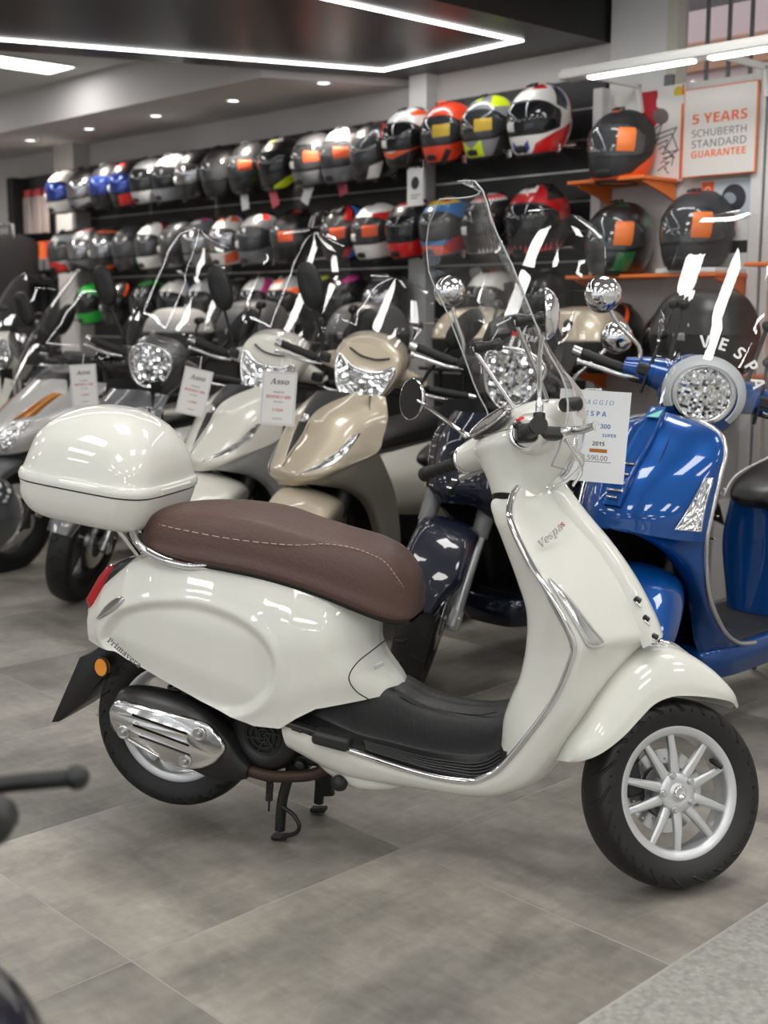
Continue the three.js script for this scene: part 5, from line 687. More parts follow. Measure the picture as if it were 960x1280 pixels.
  part(t, 'headlight_ring', tf(mv(new THREE.TorusGeometry(0.093, 0.009, 12, 48), 0.132, 0.026, 0.002, 0, PI / 2, 0), MHm), M.chrome);
  bars(t, MHm, { w: 0.37, mp: [0.0, 0.235, 0.4], chrome: 1 });
  const so = { top: 0.6, bot: a => a < 0.5 ? 0.135 + 0.0 : lerp(0.135, -0.06, sst(0.5, 0.78, a)), w: [[-0.06, 0.165], [0.05, 0.17], [0.14, 0.19], [0.3, 0.22], [0.45, 0.21], [0.55, 0.16], [0.6, 0.06]], x: [[-0.06, 0.08], [0.1, 0.06], [0.25, -0.02], [0.6, -0.18]], bulge: 0.1 };
  const ws = windscreen(t, MHm, so, M.glass);
  const bandR = []; for (let i = 0; i <= 40; i++) { const a = lerp(-0.62, PI + 0.62, i / 40), r = []; for (let j = 0; j <= 8; j++) { const q = lerp(0.106, 0.133, j / 8); r.push([0.165 - 0.05 * j / 8 - 0.02 * Math.abs(Math.cos(a)), 0.022 + q * Math.sin(a) * (Math.sin(a) < 0 ? 0.9 : 0.92), q * Math.cos(a) * 0.98]); } bandR.push(r); }
  part(ws, 'frosted_band', tf(sheet(bandR, 0.004, {}), MHm), M.frost, 'frosted band of the screen around the headlight');
  for (const s of [1, -1]) { part(ws, 'screen_stay', tf(tube([[0.02, -0.04, s * 0.19], [0.01, 0.05, s * 0.185], [-0.02, 0.16, s * 0.175], [-0.05, 0.26, s * 0.17]], 0.006, { s: 8 }), MHm), M.black); part(ws, 'screen_knob', tf(sph(-0.02, 0.16, s * 0.175, 0.018), MHm), M.black); part(ws, 'screen_knob', tf(sph(-0.05, 0.26, s * 0.17, 0.017), MHm), M.black); }
  'VESPA'.split('').forEach((c, i) => { const a = lerp(1.85, 0.5, i / 4), r = 0.172; const zz = r * Math.cos(a), y = 0.02 + r * Math.sin(a), x = lerpT(so.x, y) + 0.1 * (1 - (zz / 0.2) ** 2) + 0.012; part(ws, 'letter', tf(tf(mv(text(c, 0.04, 0.0015), 0, 0, 0, 0, 0, a - PI / 2), new THREE.Matrix4().makeBasis(V(0, 0, -1), V(-0.35, 0.93, 0), V(0.93, 0.35, 0)).setPosition(x, y, -zz)), MHm), M.whitepl, 'white sticker letter ' + c); });
  rearHalf(t, { body: P2.blue, edge: bead.slice(1, 12) });
  for (const s of [1, -1]) part(t, 'seat_piping', tube([[-0.5, 0.76, s * 0.12], [-0.56, 0.72, s * 0.16], [-0.66, 0.79, s * 0.168], [-0.9, 0.84, s * 0.168]], 0.004, { s: 6 }), M.whitepl);
  for (let k = 0; k < 3; k++) part(t, 'shield_slot', mv(rb(0.012, 0.006, 0.07, 0.002), 0.1 + k * 0.012, 0.84 - k * 0.07, -0.19), M.steel);
  part(t, 'kick_panel', slices([[0.32, -0.66, -0.5, 0.12, 2.5], [0.55, -0.7, -0.52, 0.17, 2.5], [0.72, -0.75, -0.52, 0.15, 2.5]], 14, 36), P2.blue);
}
// ---- top cases on the row ----
function topCase(label, mat, X, Y, Z, k = 1) {
  const t = thing('top_case', label, 'top case', [X, Y, Z], -PI / 2), e = 3;
  part(t, 'case_base', slices([[-0.13 * k, -0.15, 0.15, 0.17, e], [-0.1 * k, -0.18, 0.18, 0.2, e], [-0.01, -0.2, 0.2, 0.22, e], [-0.005, -0.19, 0.19, 0.21, e]], 16, 50), M.dark);
  part(t, 'case_lid', slices([[0, -0.2, 0.2, 0.22, e], [0.02, -0.202, 0.202, 0.222, e], [0.09 * k, -0.18, 0.175, 0.2, 2.8], [0.145 * k, -0.13, 0.12, 0.15, 2.6], [0.165 * k, -0.05, 0.05, 0.06, 2.3]], 30, 56), mat);
  part(t, 'case_trim', slices([[-0.004, -0.204, 0.204, 0.224, e], [0.004, -0.204, 0.204, 0.224, e]], 3, 50), M.satin);
  part(t, 'latch', mv(rb(0.012, 0.035, 0.06, 0.004), 0.198, 0.0, 0), M.steel); return t;
}
const greyTop = STD(lin(0.06, 0.06, 0.062), 0.4), smoke = STD(lin(0.1, 0.1, 0.1), 0.35);
topCase('black top case with a small red maker mark behind the screen lettering', M.satin, -3.0, 1.285, -4.85, 1.25);
topCase('champagne lidded top case right of the white scooter windscreen', P2.champ, -3.66, 1.25, -4.84);
topCase('champagne lidded top case seen through the white scooter windscreen', P2.champ, -4.32, 1.25, -4.84);
topCase('dark grey top case behind the screen of the champagne scooter', smoke, -5.12, 1.26, -4.82, 1.1);
topCase('black glossy top case behind the second black mirror', greyTop, -6.14, 1.27, -4.82, 1.15);
topCase('small grey square top case behind the dark grey scooter', STD(lin(0.3, 0.3, 0.3), 0.5), -6.95, 1.25, -4.82);
{ const t = bikeBase('scooter', 'white scooter outside the left edge with only its mirror in view', 'scooter', -6.95, -3.5), MHm = steerM(Hc0, 20), MWm = steerM([0.33, 0.31, 0], 20);
  wheelSet(t, 'front_wheel', MWm, { r: 0.31, rim: 0.215, w: 0.115, n: 6 }); forks(t, MWm, M.steel, M.dark); maxiFender(t, MWm, P2.cream); roundApron(t, P2.cream, P2.cream); roundHead(t, MHm, P2.cream, [[0, 0.125], [0.108, 0.05], [0.055, -0.068], [0, -0.085], [-0.055, -0.068], [-0.108, 0.05]]); bars(t, MHm, { w: 0.36, mp: [-0.03, 0.27, 0.36] }); windscreen(t, MHm, stdScreen(0.5, 0.2)); rearHalf(t, { body: P2.cream }); }
// ================= HELMETS =================
const HS = [[-0.15, -0.06, 0.135, 0.078, 2.3], [-0.135, -0.095, 0.152, 0.098, 2.4], [-0.08, -0.14, 0.164, 0.117, 2.4], [-0.02, -0.156, 0.162, 0.126, 2.3], [0.045, -0.157, 0.15, 0.126, 2.3], [0.095, -0.138, 0.118, 0.109, 2.2], [0.13, -0.098, 0.072, 0.08, 2.1], [0.148, -0.05, 0.022, 0.042, 2], [0.152, -0.022, -0.004, 0.014, 2]];
const hRow = ([y, x0, x1, w, e]) => (u) => { const a = u * TAU + PI, c = Math.cos(a), s = Math.sin(a), X = Math.sign(c) * Math.abs(c) ** (2 / e), Z = Math.sign(s) * Math.abs(s) ** (2 / e); return [(x0 + x1) / 2 + X * (x1 - x0) / 2, y, Z * w]; };   // u = 0.5 is the front
const HG = grid(HS.map(r => { const f = hRow(r); return Array.from({ length: 37 }, (_, k) => f(k / 36)); }), 40, 73);
const hUV = g => g;
const shellG = (() => { const g = gridGeo(HG, {}); const u = g.attributes.uv; for (let i = 0; i < u.count; i++) { const a = u.getX(i), b = u.getY(i); u.setXY(i, b, a); } return g; })();
const hp = (A, B, off, th = 0.003, n = 26, m = 8) => patch(HG, A, B, off, th, n, m, 1);
// in HG: first index is height 0..1 (bottom to top), second is angle 0..1 with 0.5 at the front
const visorG = hp([[0.34, 0.27], [0.31, 0.36], [0.31, 0.5], [0.31, 0.64], [0.34, 0.73]], [[0.45, 0.27], [0.55, 0.36], [0.575, 0.5], [0.55, 0.64], [0.45, 0.73]], 0.006);
const gasketG = hp([[0.32, 0.26], [0.285, 0.36], [0.285, 0.5], [0.285, 0.64], [0.32, 0.74]], [[0.47, 0.26], [0.575, 0.36], [0.6, 0.5], [0.575, 0.64], [0.47, 0.74]], 0.003);
const ventG = hp([[0.13, 0.46], [0.12, 0.5], [0.13, 0.54]], [[0.19, 0.465], [0.2, 0.5], [0.19, 0.535]], 0.006);
const topVentG = join([0.46, 0.54].map(v => hp([[0.8, v - 0.025], [0.88, v - 0.03]], [[0.8, v + 0.02], [0.88, v + 0.025]], 0.009, 0.004, 10, 6)));
const trimG = gridGeo(Array.from({ length: 61 }, (_, k) => { const p = hRow(HS[0])(k / 60), c = [0.04, -0.15, 0]; return [0, 1, 2, 3, 4, 5, 6, 7].map(q => { const w = q / 8 * TAU, r = 0.008; return [p[0] + r * Math.cos(w) * Math.sign(p[0] - c[0]) * 0.7, p[1] + r * Math.sin(w), p[2] + r * Math.cos(w) * Math.sign(p[2]) * 0.7]; }); }), { cv: 1 });
const liningG = mv(new THREE.CircleGeometry(1, 30), 0.035, -0.13, 0, PI / 2, 0, 0, [0.11, 0.085, 1]);
const pivotG = [1, -1].map(s => mv(latheZ([[0, 0.006], [0.02, 0.005], [0.024, 0], [0.024, -0.01]], 18), 0.03, 0.005, s * 0.126, s < 0 ? PI : 0, 0, 0));
const spoilG = hp([[0.72, 0.06], [0.8, 0.0]], [[0.82, 0.06], [0.86, 0.0]], 0.01);
const stickG = hp([[0.36, 0.36], [0.36, 0.47]], [[0.5, 0.36], [0.5, 0.47]], 0.0085, 0.001), stickG2 = hp([[0.37, 0.33], [0.37, 0.44]], [[0.5, 0.34], [0.52, 0.44]], 0.0085, 0.001), stickW = hp([[0.33, 0.52], [0.33, 0.585]], [[0.42, 0.52], [0.42, 0.585]], 0.0085, 0.001);
const visM = { dark: paint(lin(0.012, 0.013, 0.015), { roughness: 0.1 }), clear: paint(lin(0.05, 0.052, 0.056), { roughness: 0.1 }), silver: STD(lin(0.4, 0.4, 0.42), 0.12, 0.9), blue: paint(lin(0.05, 0.09, 0.4), { metalness: 0.7, roughness: 0.15 }), smoke: paint(lin(0.03, 0.03, 0.032), { roughness: 0.1 }) };
const K = { black: '#17171a', matte: '#232325', white: '#e9e7e3', silver: '#a9abae', grey: '#6d6f73', lgrey: '#8b8d92', red: '#cf1f1f', orange: '#ee5a1c', fluo: '#d7ec1e', blue: '#1f3f9c', green: '#1fae3a', pink: '#e2479b', teal: '#2aa6a6', yellow: '#e8c51c', cream: '#d8d2c6' };
// painted design: base colour plus printed bands [colour, [u,v]...] in shell coordinates (u round, 0.5 front; v up)
function shellMat(base, marks, matte) {
  const t = canvasTex(256, 128, (x, w, h) => { x.fillStyle = K[base] || base; x.fillRect(0, 0, w, h); for (const [c, ...pts] of marks) for (const q of [0, 1]) { x.fillStyle = K[c] || c; x.beginPath(); pts.forEach(([u, v], i) => { const X = (q ? 1 - u : u) * w, Y = (1 - v) * h; i ? x.lineTo(X, Y) : x.moveTo(X, Y); }); x.closePath(); x.fill(); } });
  return matte ? new THREE.MeshStandardMaterial({ map: t, roughness: 0.5 }) : new THREE.MeshPhysicalMaterial({ map: t, roughness: 0.4, clearcoat: 1, clearcoatRoughness: 0.06 });
}
const topBand = (c, w = 0.06, v0 = 0.72) => [c, [0.5 - w, v0], [0.5 - w, 1], [0.5 + w, 1], [0.5 + w, v0]], sideBand = (c, a = 0) => [c, [0.62, 0.12 + a], [0.8, 0.3 + a], [0.98, 0.36 + a], [0.98, 0.24 + a], [0.82, 0.18 + a], [0.66, 0.03 + a]], chin = (c, v = 0.34) => [c, [0.5, 0.08], [0.5, v], [0.66, v - 0.08], [0.7, 0.04], [0.5, 0.02]], crown = (c, v = 0.7) => [c, [0, v], [0, 1], [1, 1], [1, v]], slash = (c, u = 0.7, w = 0.08, d = 0.16) => [c, [u, 0.38], [u + w, 0.38], [u + w + d, 0.98], [u + d, 0.98]], teeth = (c, v, n = 9) => [c, ...Array.from({ length: n * 2 + 1 }, (_, i) => [0.5 + i * 0.3 / (n * 2), v + (i % 2 ? 0.09 : 0)]), [0.8, v], [0.5, v]];
const orangeS = STD(lin(0.8, 0.12, 0.04), 0.6), paperS = STD(lin(0.7, 0.7, 0.7), 0.6);
const tagG = rb(0.075, 0.12, 0.003, 0.001, 1);
let helmetN = 0;
function helmet(label, X, y, o, group, z = -5.2, scale = 1, turn = 0) {
  const t = thing('helmet', label, 'helmet', [X, y, z], -PI / 2 + (o.turn || 0) + turn, group); t.rotation.order = 'YXZ'; t.rotation.z = o.tilt ?? -0.16; t.scale.setScalar(scale);
  part(t, 'shell', shellG, shellMat(o.base, o.marks || [], o.matte)); part(t, 'visor_gasket', gasketG, M.black); part(t, 'visor', visorG, visM[o.visor || 'dark']);
  part(t, 'chin_vent', ventG, M.dark); part(t, 'top_vent', topVentG, o.vent ? STD(new THREE.Color(K[o.vent]), 0.4) : M.dark); part(t, 'neck_trim', trimG, M.rubber); part(t, 'lining', liningG, M.black); part(t, 'visor_pivot', pivotG[0], M.dark); part(t, 'visor_pivot', pivotG[1], M.dark); part(t, 'spoiler', spoilG, M.dark);
  if (o.stick) part(t, 'visor_sticker', o.stick === 2 ? stickG2 : stickG, o.stick === 3 ? STD(lin(0.75, 0.5, 0.05), 0.5) : orangeS); if (o.note !== 0 && !(helmetN++ % 3)) part(t, 'price_sticker', stickW, paperS);
  return t;
}
function helmetTag(label, X, Y, Z, colour, rz = 0.1) { const t = thing('hang_tag', label, 'tag', [X, Y, Z], 0, 'hang tags under the top helmet row'); part(t, 'card', mv(tagG, 0, 0, 0, 0, 0, rz), STD(colour, 0.7)); part(t, 'string', rod([0.0, 0.055, 0], [0.01, 0.13, -0.015], 0.0012, 5), M.paper); return t; }
const g1 = 'helmets on the top row of the slatted wall', g2 = 'helmets on the middle row of the slatted wall', g3 = 'helmets on the low row behind the scooters';
const R1 = [
  [-8.95, 'white full-face helmet with blue mirrored visor at the left end of the top row', { base: 'white', visor: 'blue' }],
  [-8.63, 'matte black helmet with red tail accent, second from left on the top row', { base: 'matte', marks: [slash('red', 0.8, 0.03), ['grey', [0.5, 0.12], [0.5, 0.3], [0.72, 0.34], [0.74, 0.24]]], visor: 'silver' }],
  [-8.31, 'plain black helmet with blue tinted visor on the top row', { base: 'black', visor: 'blue' }],
  [-8.04, 'black helmet with broad red crown stripe and red chin on the top row', { base: 'black', marks: [topBand('red', 0.11, 0.68), ['red', [0.56, 0.02], [0.56, 0.26], [0.72, 0.3], [0.72, 0.02]]], visor: 'blue' }],
  [-7.76, 'silver flip-up helmet with dark visor on the top row', { base: 'silver', visor: 'dark' }],
  [-7.48, 'mid grey helmet right beside the silver one on the top row', { base: 'lgrey', visor: 'dark' }],
  [-7.2, 'glossy black helmet with white sticker between grey and matte helmets on the top row', { base: 'black', visor: 'silver' }],
  [-6.9, 'matte black helmet with thin pink strap tag on the top row', { base: 'matte', marks: [['pink', [0.66, 0.42], [0.66, 0.47], [0.8, 0.47], [0.8, 0.42]]], matte: 1, visor: 'clear' }],
  [-6.61, 'black helmet with red-orange visor sticker beside the neon yellow one on the top row', { base: 'black', stick: 2, visor: 'clear' }],
  [-6.29, 'black and white helmet with neon yellow chin and crest stripes on the top row', { base: 'black', marks: [crown('white', 0.74), topBand('fluo', 0.03, 0.74), ['black', [0.66, 0.74], [0.66, 1], [1, 1], [1, 0.74]], ['fluo', [0.56, 0.04], [0.58, 0.15], [0.78, 0.32], [0.78, 0.24], [0.68, 0.06]], ['fluo', [0.8, 0.86], [0.95, 0.9], [0.95, 0.82]]], visor: 'dark', note: 0 }],
  [-5.97, 'glossy grey helmet with red-orange visor sticker on the top row', { base: 'grey', stick: 2, visor: 'clear' }],
  [-5.7, 'black helmet with white crown and red-orange visor sticker on the top row', { base: 'grey', marks: [crown('white', 0.68), ['black', [0.68, 0.68], [0.68, 1], [1, 1], [1, 0.68]], ['white', [0.72, 0.9], [0.98, 0.95], [0.98, 0.84]]], stick: 2, visor: 'clear' }],
  [-5.44, 'black red and white helmet half hidden by the orange-white one on the top row', { base: 'black', marks: [slash('red', 0.62, 0.05), slash('white', 0.7, 0.04), ['white', [0.55, 0.02], [0.6, 0.25], [0.7, 0.3], [0.68, 0.02]]], visor: 'clear' }],
  [-5.16, 'white helmet with orange side flashes left of the bright red-orange one on the top row', { base: 'white', marks: [['orange', [0.58, 0.68], [0.74, 0.8], [0.98, 0.78], [0.98, 0.66], [0.76, 0.66]], ['black', [0.5, 0.02], [0.5, 0.2], [0.98, 0.44], [0.98, 0.02]], ['orange', [0.5, 0.2], [0.5, 0.26], [0.8, 0.4], [0.8, 0.34]], ['white', [0.74, 0.04], [0.8, 0.3], [0.86, 0.3], [0.82, 0.04]]], visor: 'dark' }],
  [-4.86, 'bright red-orange helmet with black flames over the white post on the top row', { base: '#f0441c', marks: [['black', [0.72, 0.5], [0.98, 0.92], [0.98, 0.6], [0.8, 0.4]], ['black', [0.56, 0.05], [0.62, 0.24], [0.66, 0.22], [0.62, 0.04]], ['black', [0.7, 0.05], [0.78, 0.3], [0.82, 0.28], [0.78, 0.04]]], visor: 'clear', stick: 3, vent: 'orange' }],
  [-4.56, 'light grey and neon yellow helmet second from the right on the top row', { base: 'lgrey', marks: [topBand('fluo', 0.03, 0.72), ['fluo', [0.62, 0.62], [0.68, 0.98], [0.86, 0.98], [0.78, 0.6]], ['fluo', [0.5, 0.02], [0.5, 0.2], [0.57, 0.3], [0.6, 0.06]], ['#3a3c40', [0.66, 0.08], [0.7, 0.3], [0.84, 0.36], [0.8, 0.08]]], visor: 'clear', stick: 3 }],
  [-4.22, 'white red and blue racing helmet at the right end of the top row', { base: 'white', marks: [['red', [0.54, 0.76], [0.57, 1], [0.66, 1], [0.68, 0.74]], ['blue', [0.75, 0.5], [0.8, 0.98], [0.83, 0.98], [0.79, 0.5]], ['red', [0.82, 0.4], [0.84, 0.7], [0.98, 0.62], [0.98, 0.3]], ['red', [0.56, 0.02], [0.6, 0.2], [0.82, 0.36], [0.8, 0.12], [0.68, 0.02]], ['blue', [0.5, 0.16], [0.55, 0.24], [0.56, 0.16], [0.52, 0.08]], ['black', [0.72, 0.52], [0.74, 0.78], [0.78, 0.74], [0.78, 0.46]]], visor: 'dark' }, 1.12],
];
R1.forEach(([x, l, o, s]) => helmet(l, x, 2.315 + (x > -5.3 ? 0.05 : 0), o, g1, -5.19, s || 1.03));
const R2 = [
  [-8.95, 'grey helmet with bright red chin at the left end of the middle row', { base: 'silver', marks: [crown('black', 0.72), chin('red', 0.3)], visor: 'clear' }],
  [-8.66, 'grey and black helmet with red-tinged crown, second from left on the middle row', { base: 'grey', marks: [crown('#8a5a5c', 0.76), chin('black', 0.26)], visor: 'silver' }],
  [-8.34, 'dark helmet with orange brow line and orange chin tab on the middle row', { base: 'matte', marks: [['orange', [0.5, 0.7], [0.5, 0.75], [0.75, 0.7], [0.75, 0.66]], ['orange', [0.6, 0.02], [0.6, 0.16], [0.72, 0.18], [0.72, 0.02]]], visor: 'silver' }],
  [-8.03, 'plain dark grey helmet left of the white-red one on the middle row', { base: '#343437', visor: 'clear' }],
  [-7.72, 'white helmet with dark red tail graphics on the middle row', { base: 'white', marks: [['#8c1a24', [0.72, 0.6], [0.78, 1], [0.95, 1], [0.95, 0.6]], ['white', [0.5, 0.02], [0.5, 0.2], [0.62, 0.2], [0.62, 0.02]]], visor: 'clear' }],
  [-7.42, 'dark charcoal helmet with pale chin behind the grey scooter screen', { base: '#2d2d31', marks: [chin('lgrey', 0.2)], visor: 'clear' }],
  [-7.14, 'dark helmet with bright pink crown on the middle row', { base: 'grey', marks: [crown('pink', 0.8), ['white', [0.5, 0.72], [0.5, 0.86], [0.6, 0.84], [0.62, 0.72]]], visor: 'silver' }],
  [-6.83, 'orange and white striped helmet on the middle row', { base: 'white', marks: [['orange', [0.5, 0.72], [0.5, 0.98], [0.56, 0.98], [0.57, 0.72]], ['orange', [0.64, 0.7], [0.66, 1], [0.76, 1], [0.74, 0.68]], ['orange', [0.6, 0.1], [0.6, 0.24], [0.72, 0.3], [0.72, 0.14]], ['blue', [0.76, 0.5], [0.8, 0.9], [0.9, 0.9], [0.9, 0.5]]], visor: 'silver' }],
  [-6.53, 'grey helmet with white and red patch just above the tall screen on the middle row', { base: 'grey', marks: [['white', [0.58, 0.7], [0.6, 0.95], [0.7, 0.9], [0.68, 0.68]], ['red', [0.68, 0.68], [0.7, 0.9], [0.78, 0.86], [0.76, 0.66]]], visor: 'clear' }],
  [-6.18, 'black helmet with thin red outlines on the middle row', { base: 'black', marks: [['red', [0.6, 0.78], [0.62, 0.88], [0.8, 0.84], [0.8, 0.78]], ['red', [0.86, 0.3], [0.88, 0.8], [0.9, 0.8], [0.89, 0.3]]], visor: 'clear', stick: 1 }],
  [-5.7, 'black helmet with red blue and white graphics on the middle row', { base: 'black', marks: [['white', [0.52, 0.72], [0.54, 0.94], [0.6, 0.9], [0.58, 0.72]], ['red', [0.62, 0.56], [0.66, 0.96], [0.72, 0.94], [0.7, 0.56]], ['#3f82d8', [0.72, 0.6], [0.76, 0.98], [0.84, 0.94], [0.8, 0.6]], ['lgrey', [0.84, 0.2], [0.86, 0.86], [0.9, 0.86], [0.9, 0.2]], ['#3f82d8', [0.66, 0.1], [0.7, 0.26], [0.82, 0.3], [0.8, 0.16]], ['red', [0.62, 0.14], [0.64, 0.24], [0.7, 0.26], [0.68, 0.14]]], visor: 'clear', stick: 1 }],
  [-5.42, 'white helmet with red strip left of the toothed helmet on the middle row', { base: 'white', marks: [['red', [0.58, 0.52], [0.6, 0.64], [0.9, 0.64], [0.9, 0.5]]], visor: 'clear', stick: 1 }],
  [-5.14, 'red and black helmet with white jagged teeth left of the white post', { base: 'red', marks: [crown('#7b7b7b', 0.84), ['black', [0.5, 0.3], [0.5, 0.7], [0.98, 0.7], [0.98, 0.3]], teeth('white', 0.7)], visor: 'dark' }],
  [-4.87, 'multicoloured helmet with yellow and teal eye graphics seen through the white scooter screen', { base: '#2c6fb0', marks: [crown('teal', 0.8), ['yellow', [0.5, 0.7], [0.5, 0.86], [0.6, 0.94], [0.74, 0.9], [0.78, 0.7]], ['orange', [0.56, 0.74], [0.6, 0.86], [0.7, 0.84], [0.7, 0.74]], ['black', [0.61, 0.77], [0.62, 0.83], [0.66, 0.82], [0.66, 0.77]], ['orange', [0.5, 0.1], [0.5, 0.24], [0.62, 0.22], [0.7, 0.1]], ['red', [0.62, 0.22], [0.72, 0.34], [0.8, 0.2], [0.7, 0.1]], ['fluo', [0.76, 0.3], [0.82, 0.5], [0.88, 0.3]]], visor: 'clear' }],
  [-4.55, 'black helmet with white and red grinning teeth on the middle row', { base: 'black', marks: [crown('silver', 0.82), ['red', [0.5, 0.7], [0.5, 0.82], [0.84, 0.82], [0.84, 0.7]], teeth('white', 0.68), teeth('white', 0.1)], visor: 'dark' }],
  [-4.22, 'red and black helmet with white crest at the right end of the middle row', { base: '#b3161d', marks: [['white', [0.5, 0.72], [0.52, 0.96], [0.64, 0.96], [0.6, 0.72]], ['black', [0.68, 0.6], [0.7, 0.84], [0.84, 0.92], [0.84, 0.6]], ['black', [0.5, 0.02], [0.5, 0.38], [0.98, 0.42], [0.98, 0.02]], teeth('#d9545a', 0.14)], visor: 'dark' }, 1.15],
];
R2.forEach(([x, l, o, s]) => helmet(l, x, 1.862, o, g2, -5.19, s || 1.03));
const R3 = [
  [-8.62, 'bright green and black helmet low behind the left mirror', { base: 'green', marks: [['black', [0.7, 0.3], [0.74, 0.9], [0.9, 0.9], [0.9, 0.3]]] }], [-8.25, 'dark helmet with orange edge lines on the low row', { base: 'matte', marks: [slash('orange', 0.66, 0.03)] }],
  [-7.85, 'green and black helmet behind the grey scooter screen on the low row', { base: 'black', marks: [crown('green', 0.74), slash('green', 0.7, 0.08)] }], [-7.5, 'white and blue helmet on the low row behind the screens', { base: 'white', marks: [slash('blue')] }],
  [-7.15, 'silver and white helmet on the low row behind the black mirror', { base: 'silver' }], [-6.8, 'black and white helmet on the low row under the striped one', { base: 'matte', marks: [crown('lgrey', 0.8)] }],
  [-6.55, 'white helmet with pink side on the low row', { base: 'white', marks: [slash('pink', 0.6, 0.1)] }], [-6.27, 'orange and white helmet beside the second black mirror on the low row', { base: 'white', marks: [['orange', [0.5, 0.3], [0.5, 0.6], [0.8, 0.6], [0.8, 0.3]], topBand('orange', 0.05)] }],
  [-5.96, 'black helmet with neon yellow crest curve on the low row', { base: 'black', marks: [['fluo', [0.6, 0.72], [0.64, 0.86], [0.98, 0.96], [0.98, 0.88], [0.7, 0.74]]] }], [-5.7, 'black helmet with hot pink crest curve on the low row', { base: 'black', marks: [['pink', [0.55, 0.68], [0.6, 0.86], [0.98, 0.96], [0.98, 0.86], [0.7, 0.7]]] }],
  [-5.36, 'plain black helmet with silver brow on the low row', { base: '#2b2b2e', marks: [['silver', [0.5, 0.72], [0.5, 0.76], [0.7, 0.76], [0.7, 0.72]]], visor: 'silver' }],
  [-4.55, 'white helmet with orange crown seen through the white scooter screen on the low row', { base: 'white', marks: [crown('orange', 0.84), ['black', [0.7, 0.3], [0.72, 0.6], [0.95, 0.6], [0.95, 0.3]]] }], [-4.2, 'black and silver helmet at the right end of the low row', { base: 'black', marks: [crown('grey', 0.82)] }],
];
R3.forEach(([x, l, o]) => helmet(l, x, 1.46, o, g3, -5.21));
// rails the helmets hang on
{ const mk = (name, x0, x1, y) => { const t = new THREE.Group(); t.name = name; t.userData.kind = 'structure'; t.position.set((x0 + x1) / 2, y, -5.3); scene.add(t); const w = (x1 - x0) / 2; part(t, 'rail', rod([-w, 0, 0.1], [w, 0, 0.1], 0.008, 8), M.steel); for (let x = -w + 0.15; x < w; x += 0.32) part(t, 'rail_arm', [rod([x, 0, 0.1], [x, 0.0, -0.125], 0.006, 6), mv(rb(0.03, 0.045, 0.006, 0.002, 1), x, -0.01, 0.125)], M.steel); };
  let i = 1; for (const [x0, x1, dy] of [[-9.1, -5.38, 0], [-5.2, -4.0, 0.05]]) for (const y of [2.17, 1.715, 1.32]) mk('trim_' + i++, x0, x1, y + (y > 2 ? dy : 0)); }
helmetTag('white hang tag below the black helmet with the sticker', -6.6, 2.1, -5.12, lin(0.7, 0.7, 0.7), 0.15); helmetTag('red and white hang tag below the neon striped helmet', -6.3, 2.1, -5.12, lin(0.6, 0.1, 0.12), 0.35); helmetTag('tilted white hang tag below the glossy grey helmet', -5.98, 2.1, -5.12, lin(0.68, 0.68, 0.68), -0.5); helmetTag('small dark red hang tag below the white-crowned helmet', -5.66, 2.13, -5.12, lin(0.3, 0.04, 0.06), 0.3);
{ const tt = canvasTex(96, 160, (x) => { x.fillStyle = '#e6e6e4'; x.fillRect(0, 0, 96, 160); x.fillStyle = '#222'; x.beginPath(); x.ellipse(48, 62, 24, 28, 0.2, 0, 7); x.fill(); x.fillStyle = '#8a8a8a'; x.fillRect(18, 112, 60, 5); x.fillRect(18, 124, 44, 5); }); const t = thing('hang_tag', 'large white hang tag printed with a helmet in front of the white post', 'tag', [-5.03, 2.075, -5.1]); part(t, 'card', mv(rb(0.125, 0.2, 0.003, 0.001, 1), 0, 0, 0), new THREE.MeshStandardMaterial({ map: tt, roughness: 0.6 })); part(t, 'string', rod([0, 0.095, 0], [0, 0.16, -0.02], 0.002, 5), M.black); }
{ const t = thing('helmet_holder', 'empty wire helmet holder on the middle row between two black helmets', 'holder', [-5.92, 1.94, -5.2]); part(t, 'wire_dome', [0, 1, 2, 3].map(k => tube(Array.from({ length: 9 }, (_, i) => { const a = i / 8 * PI, c = Math.cos(k * PI / 4), s = Math.sin(k * PI / 4); return [0.09 * Math.cos(a) * c, 0.1 * Math.sin(a) - 0.04, 0.09 * Math.cos(a) * s]; }), 0.004, { k: 2, s: 6 })), M.steel); part(t, 'arm', [mv(new THREE.TorusGeometry(0.09, 0.004, 6, 30), 0, -0.04, 0, PI / 2, 0, 0), rod([0, -0.04, -0.09], [0, -0.06, -0.22], 0.006, 6)], M.steel); }
// ================= BRAND DISPLAY =================
const oM = STD(lin(0.72, 0.17, 0.03), 0.45), boardM = STD(lin(0.62, 0.61, 0.6), 0.6);
{ const t = thing('display_stand', 'white helmet display stand with orange shelves at the right', 'display stand', [-3.535, 0, -5.4]);
  part(t, 'back_panel', box(-0.42, 0.44, 0, 2.47, -0.02, 0), boardM); for (const x of [-0.45, 0.46]) part(t, 'post', mv(rb(0.06, 2.51, 0.09, 0.006), x, 1.255, 0), boardM);
  const sh = (x0, x1, y) => { const w = x1 - x0, s = part(t, 'shelf', mv(rb(w, 0.018, 0.32, 0.005), (x0 + x1) / 2, y, 0.16), oM); for (const x of [x0 + 0.05, x1 - 0.02]) part(s, 'shelf_bracket', mv(ext([[0, 0], [0.27, 0], [0.27, -0.012], [0.1, -0.055], [0, -0.09]], 0.012, 0), x + 0.006, y - 0.009, 0.02, 0, -PI / 2, 0), oM); };
  sh(-0.42, 0.03, 2.02); sh(-0.42, 0.44, 1.56); sh(-0.42, 0.44, 1.09);
  part(t, 'base_cabinet', mv(rb(0.8, 0.5, 0.18, 0.008), 0, 0.25, 0.09), boardM);
}
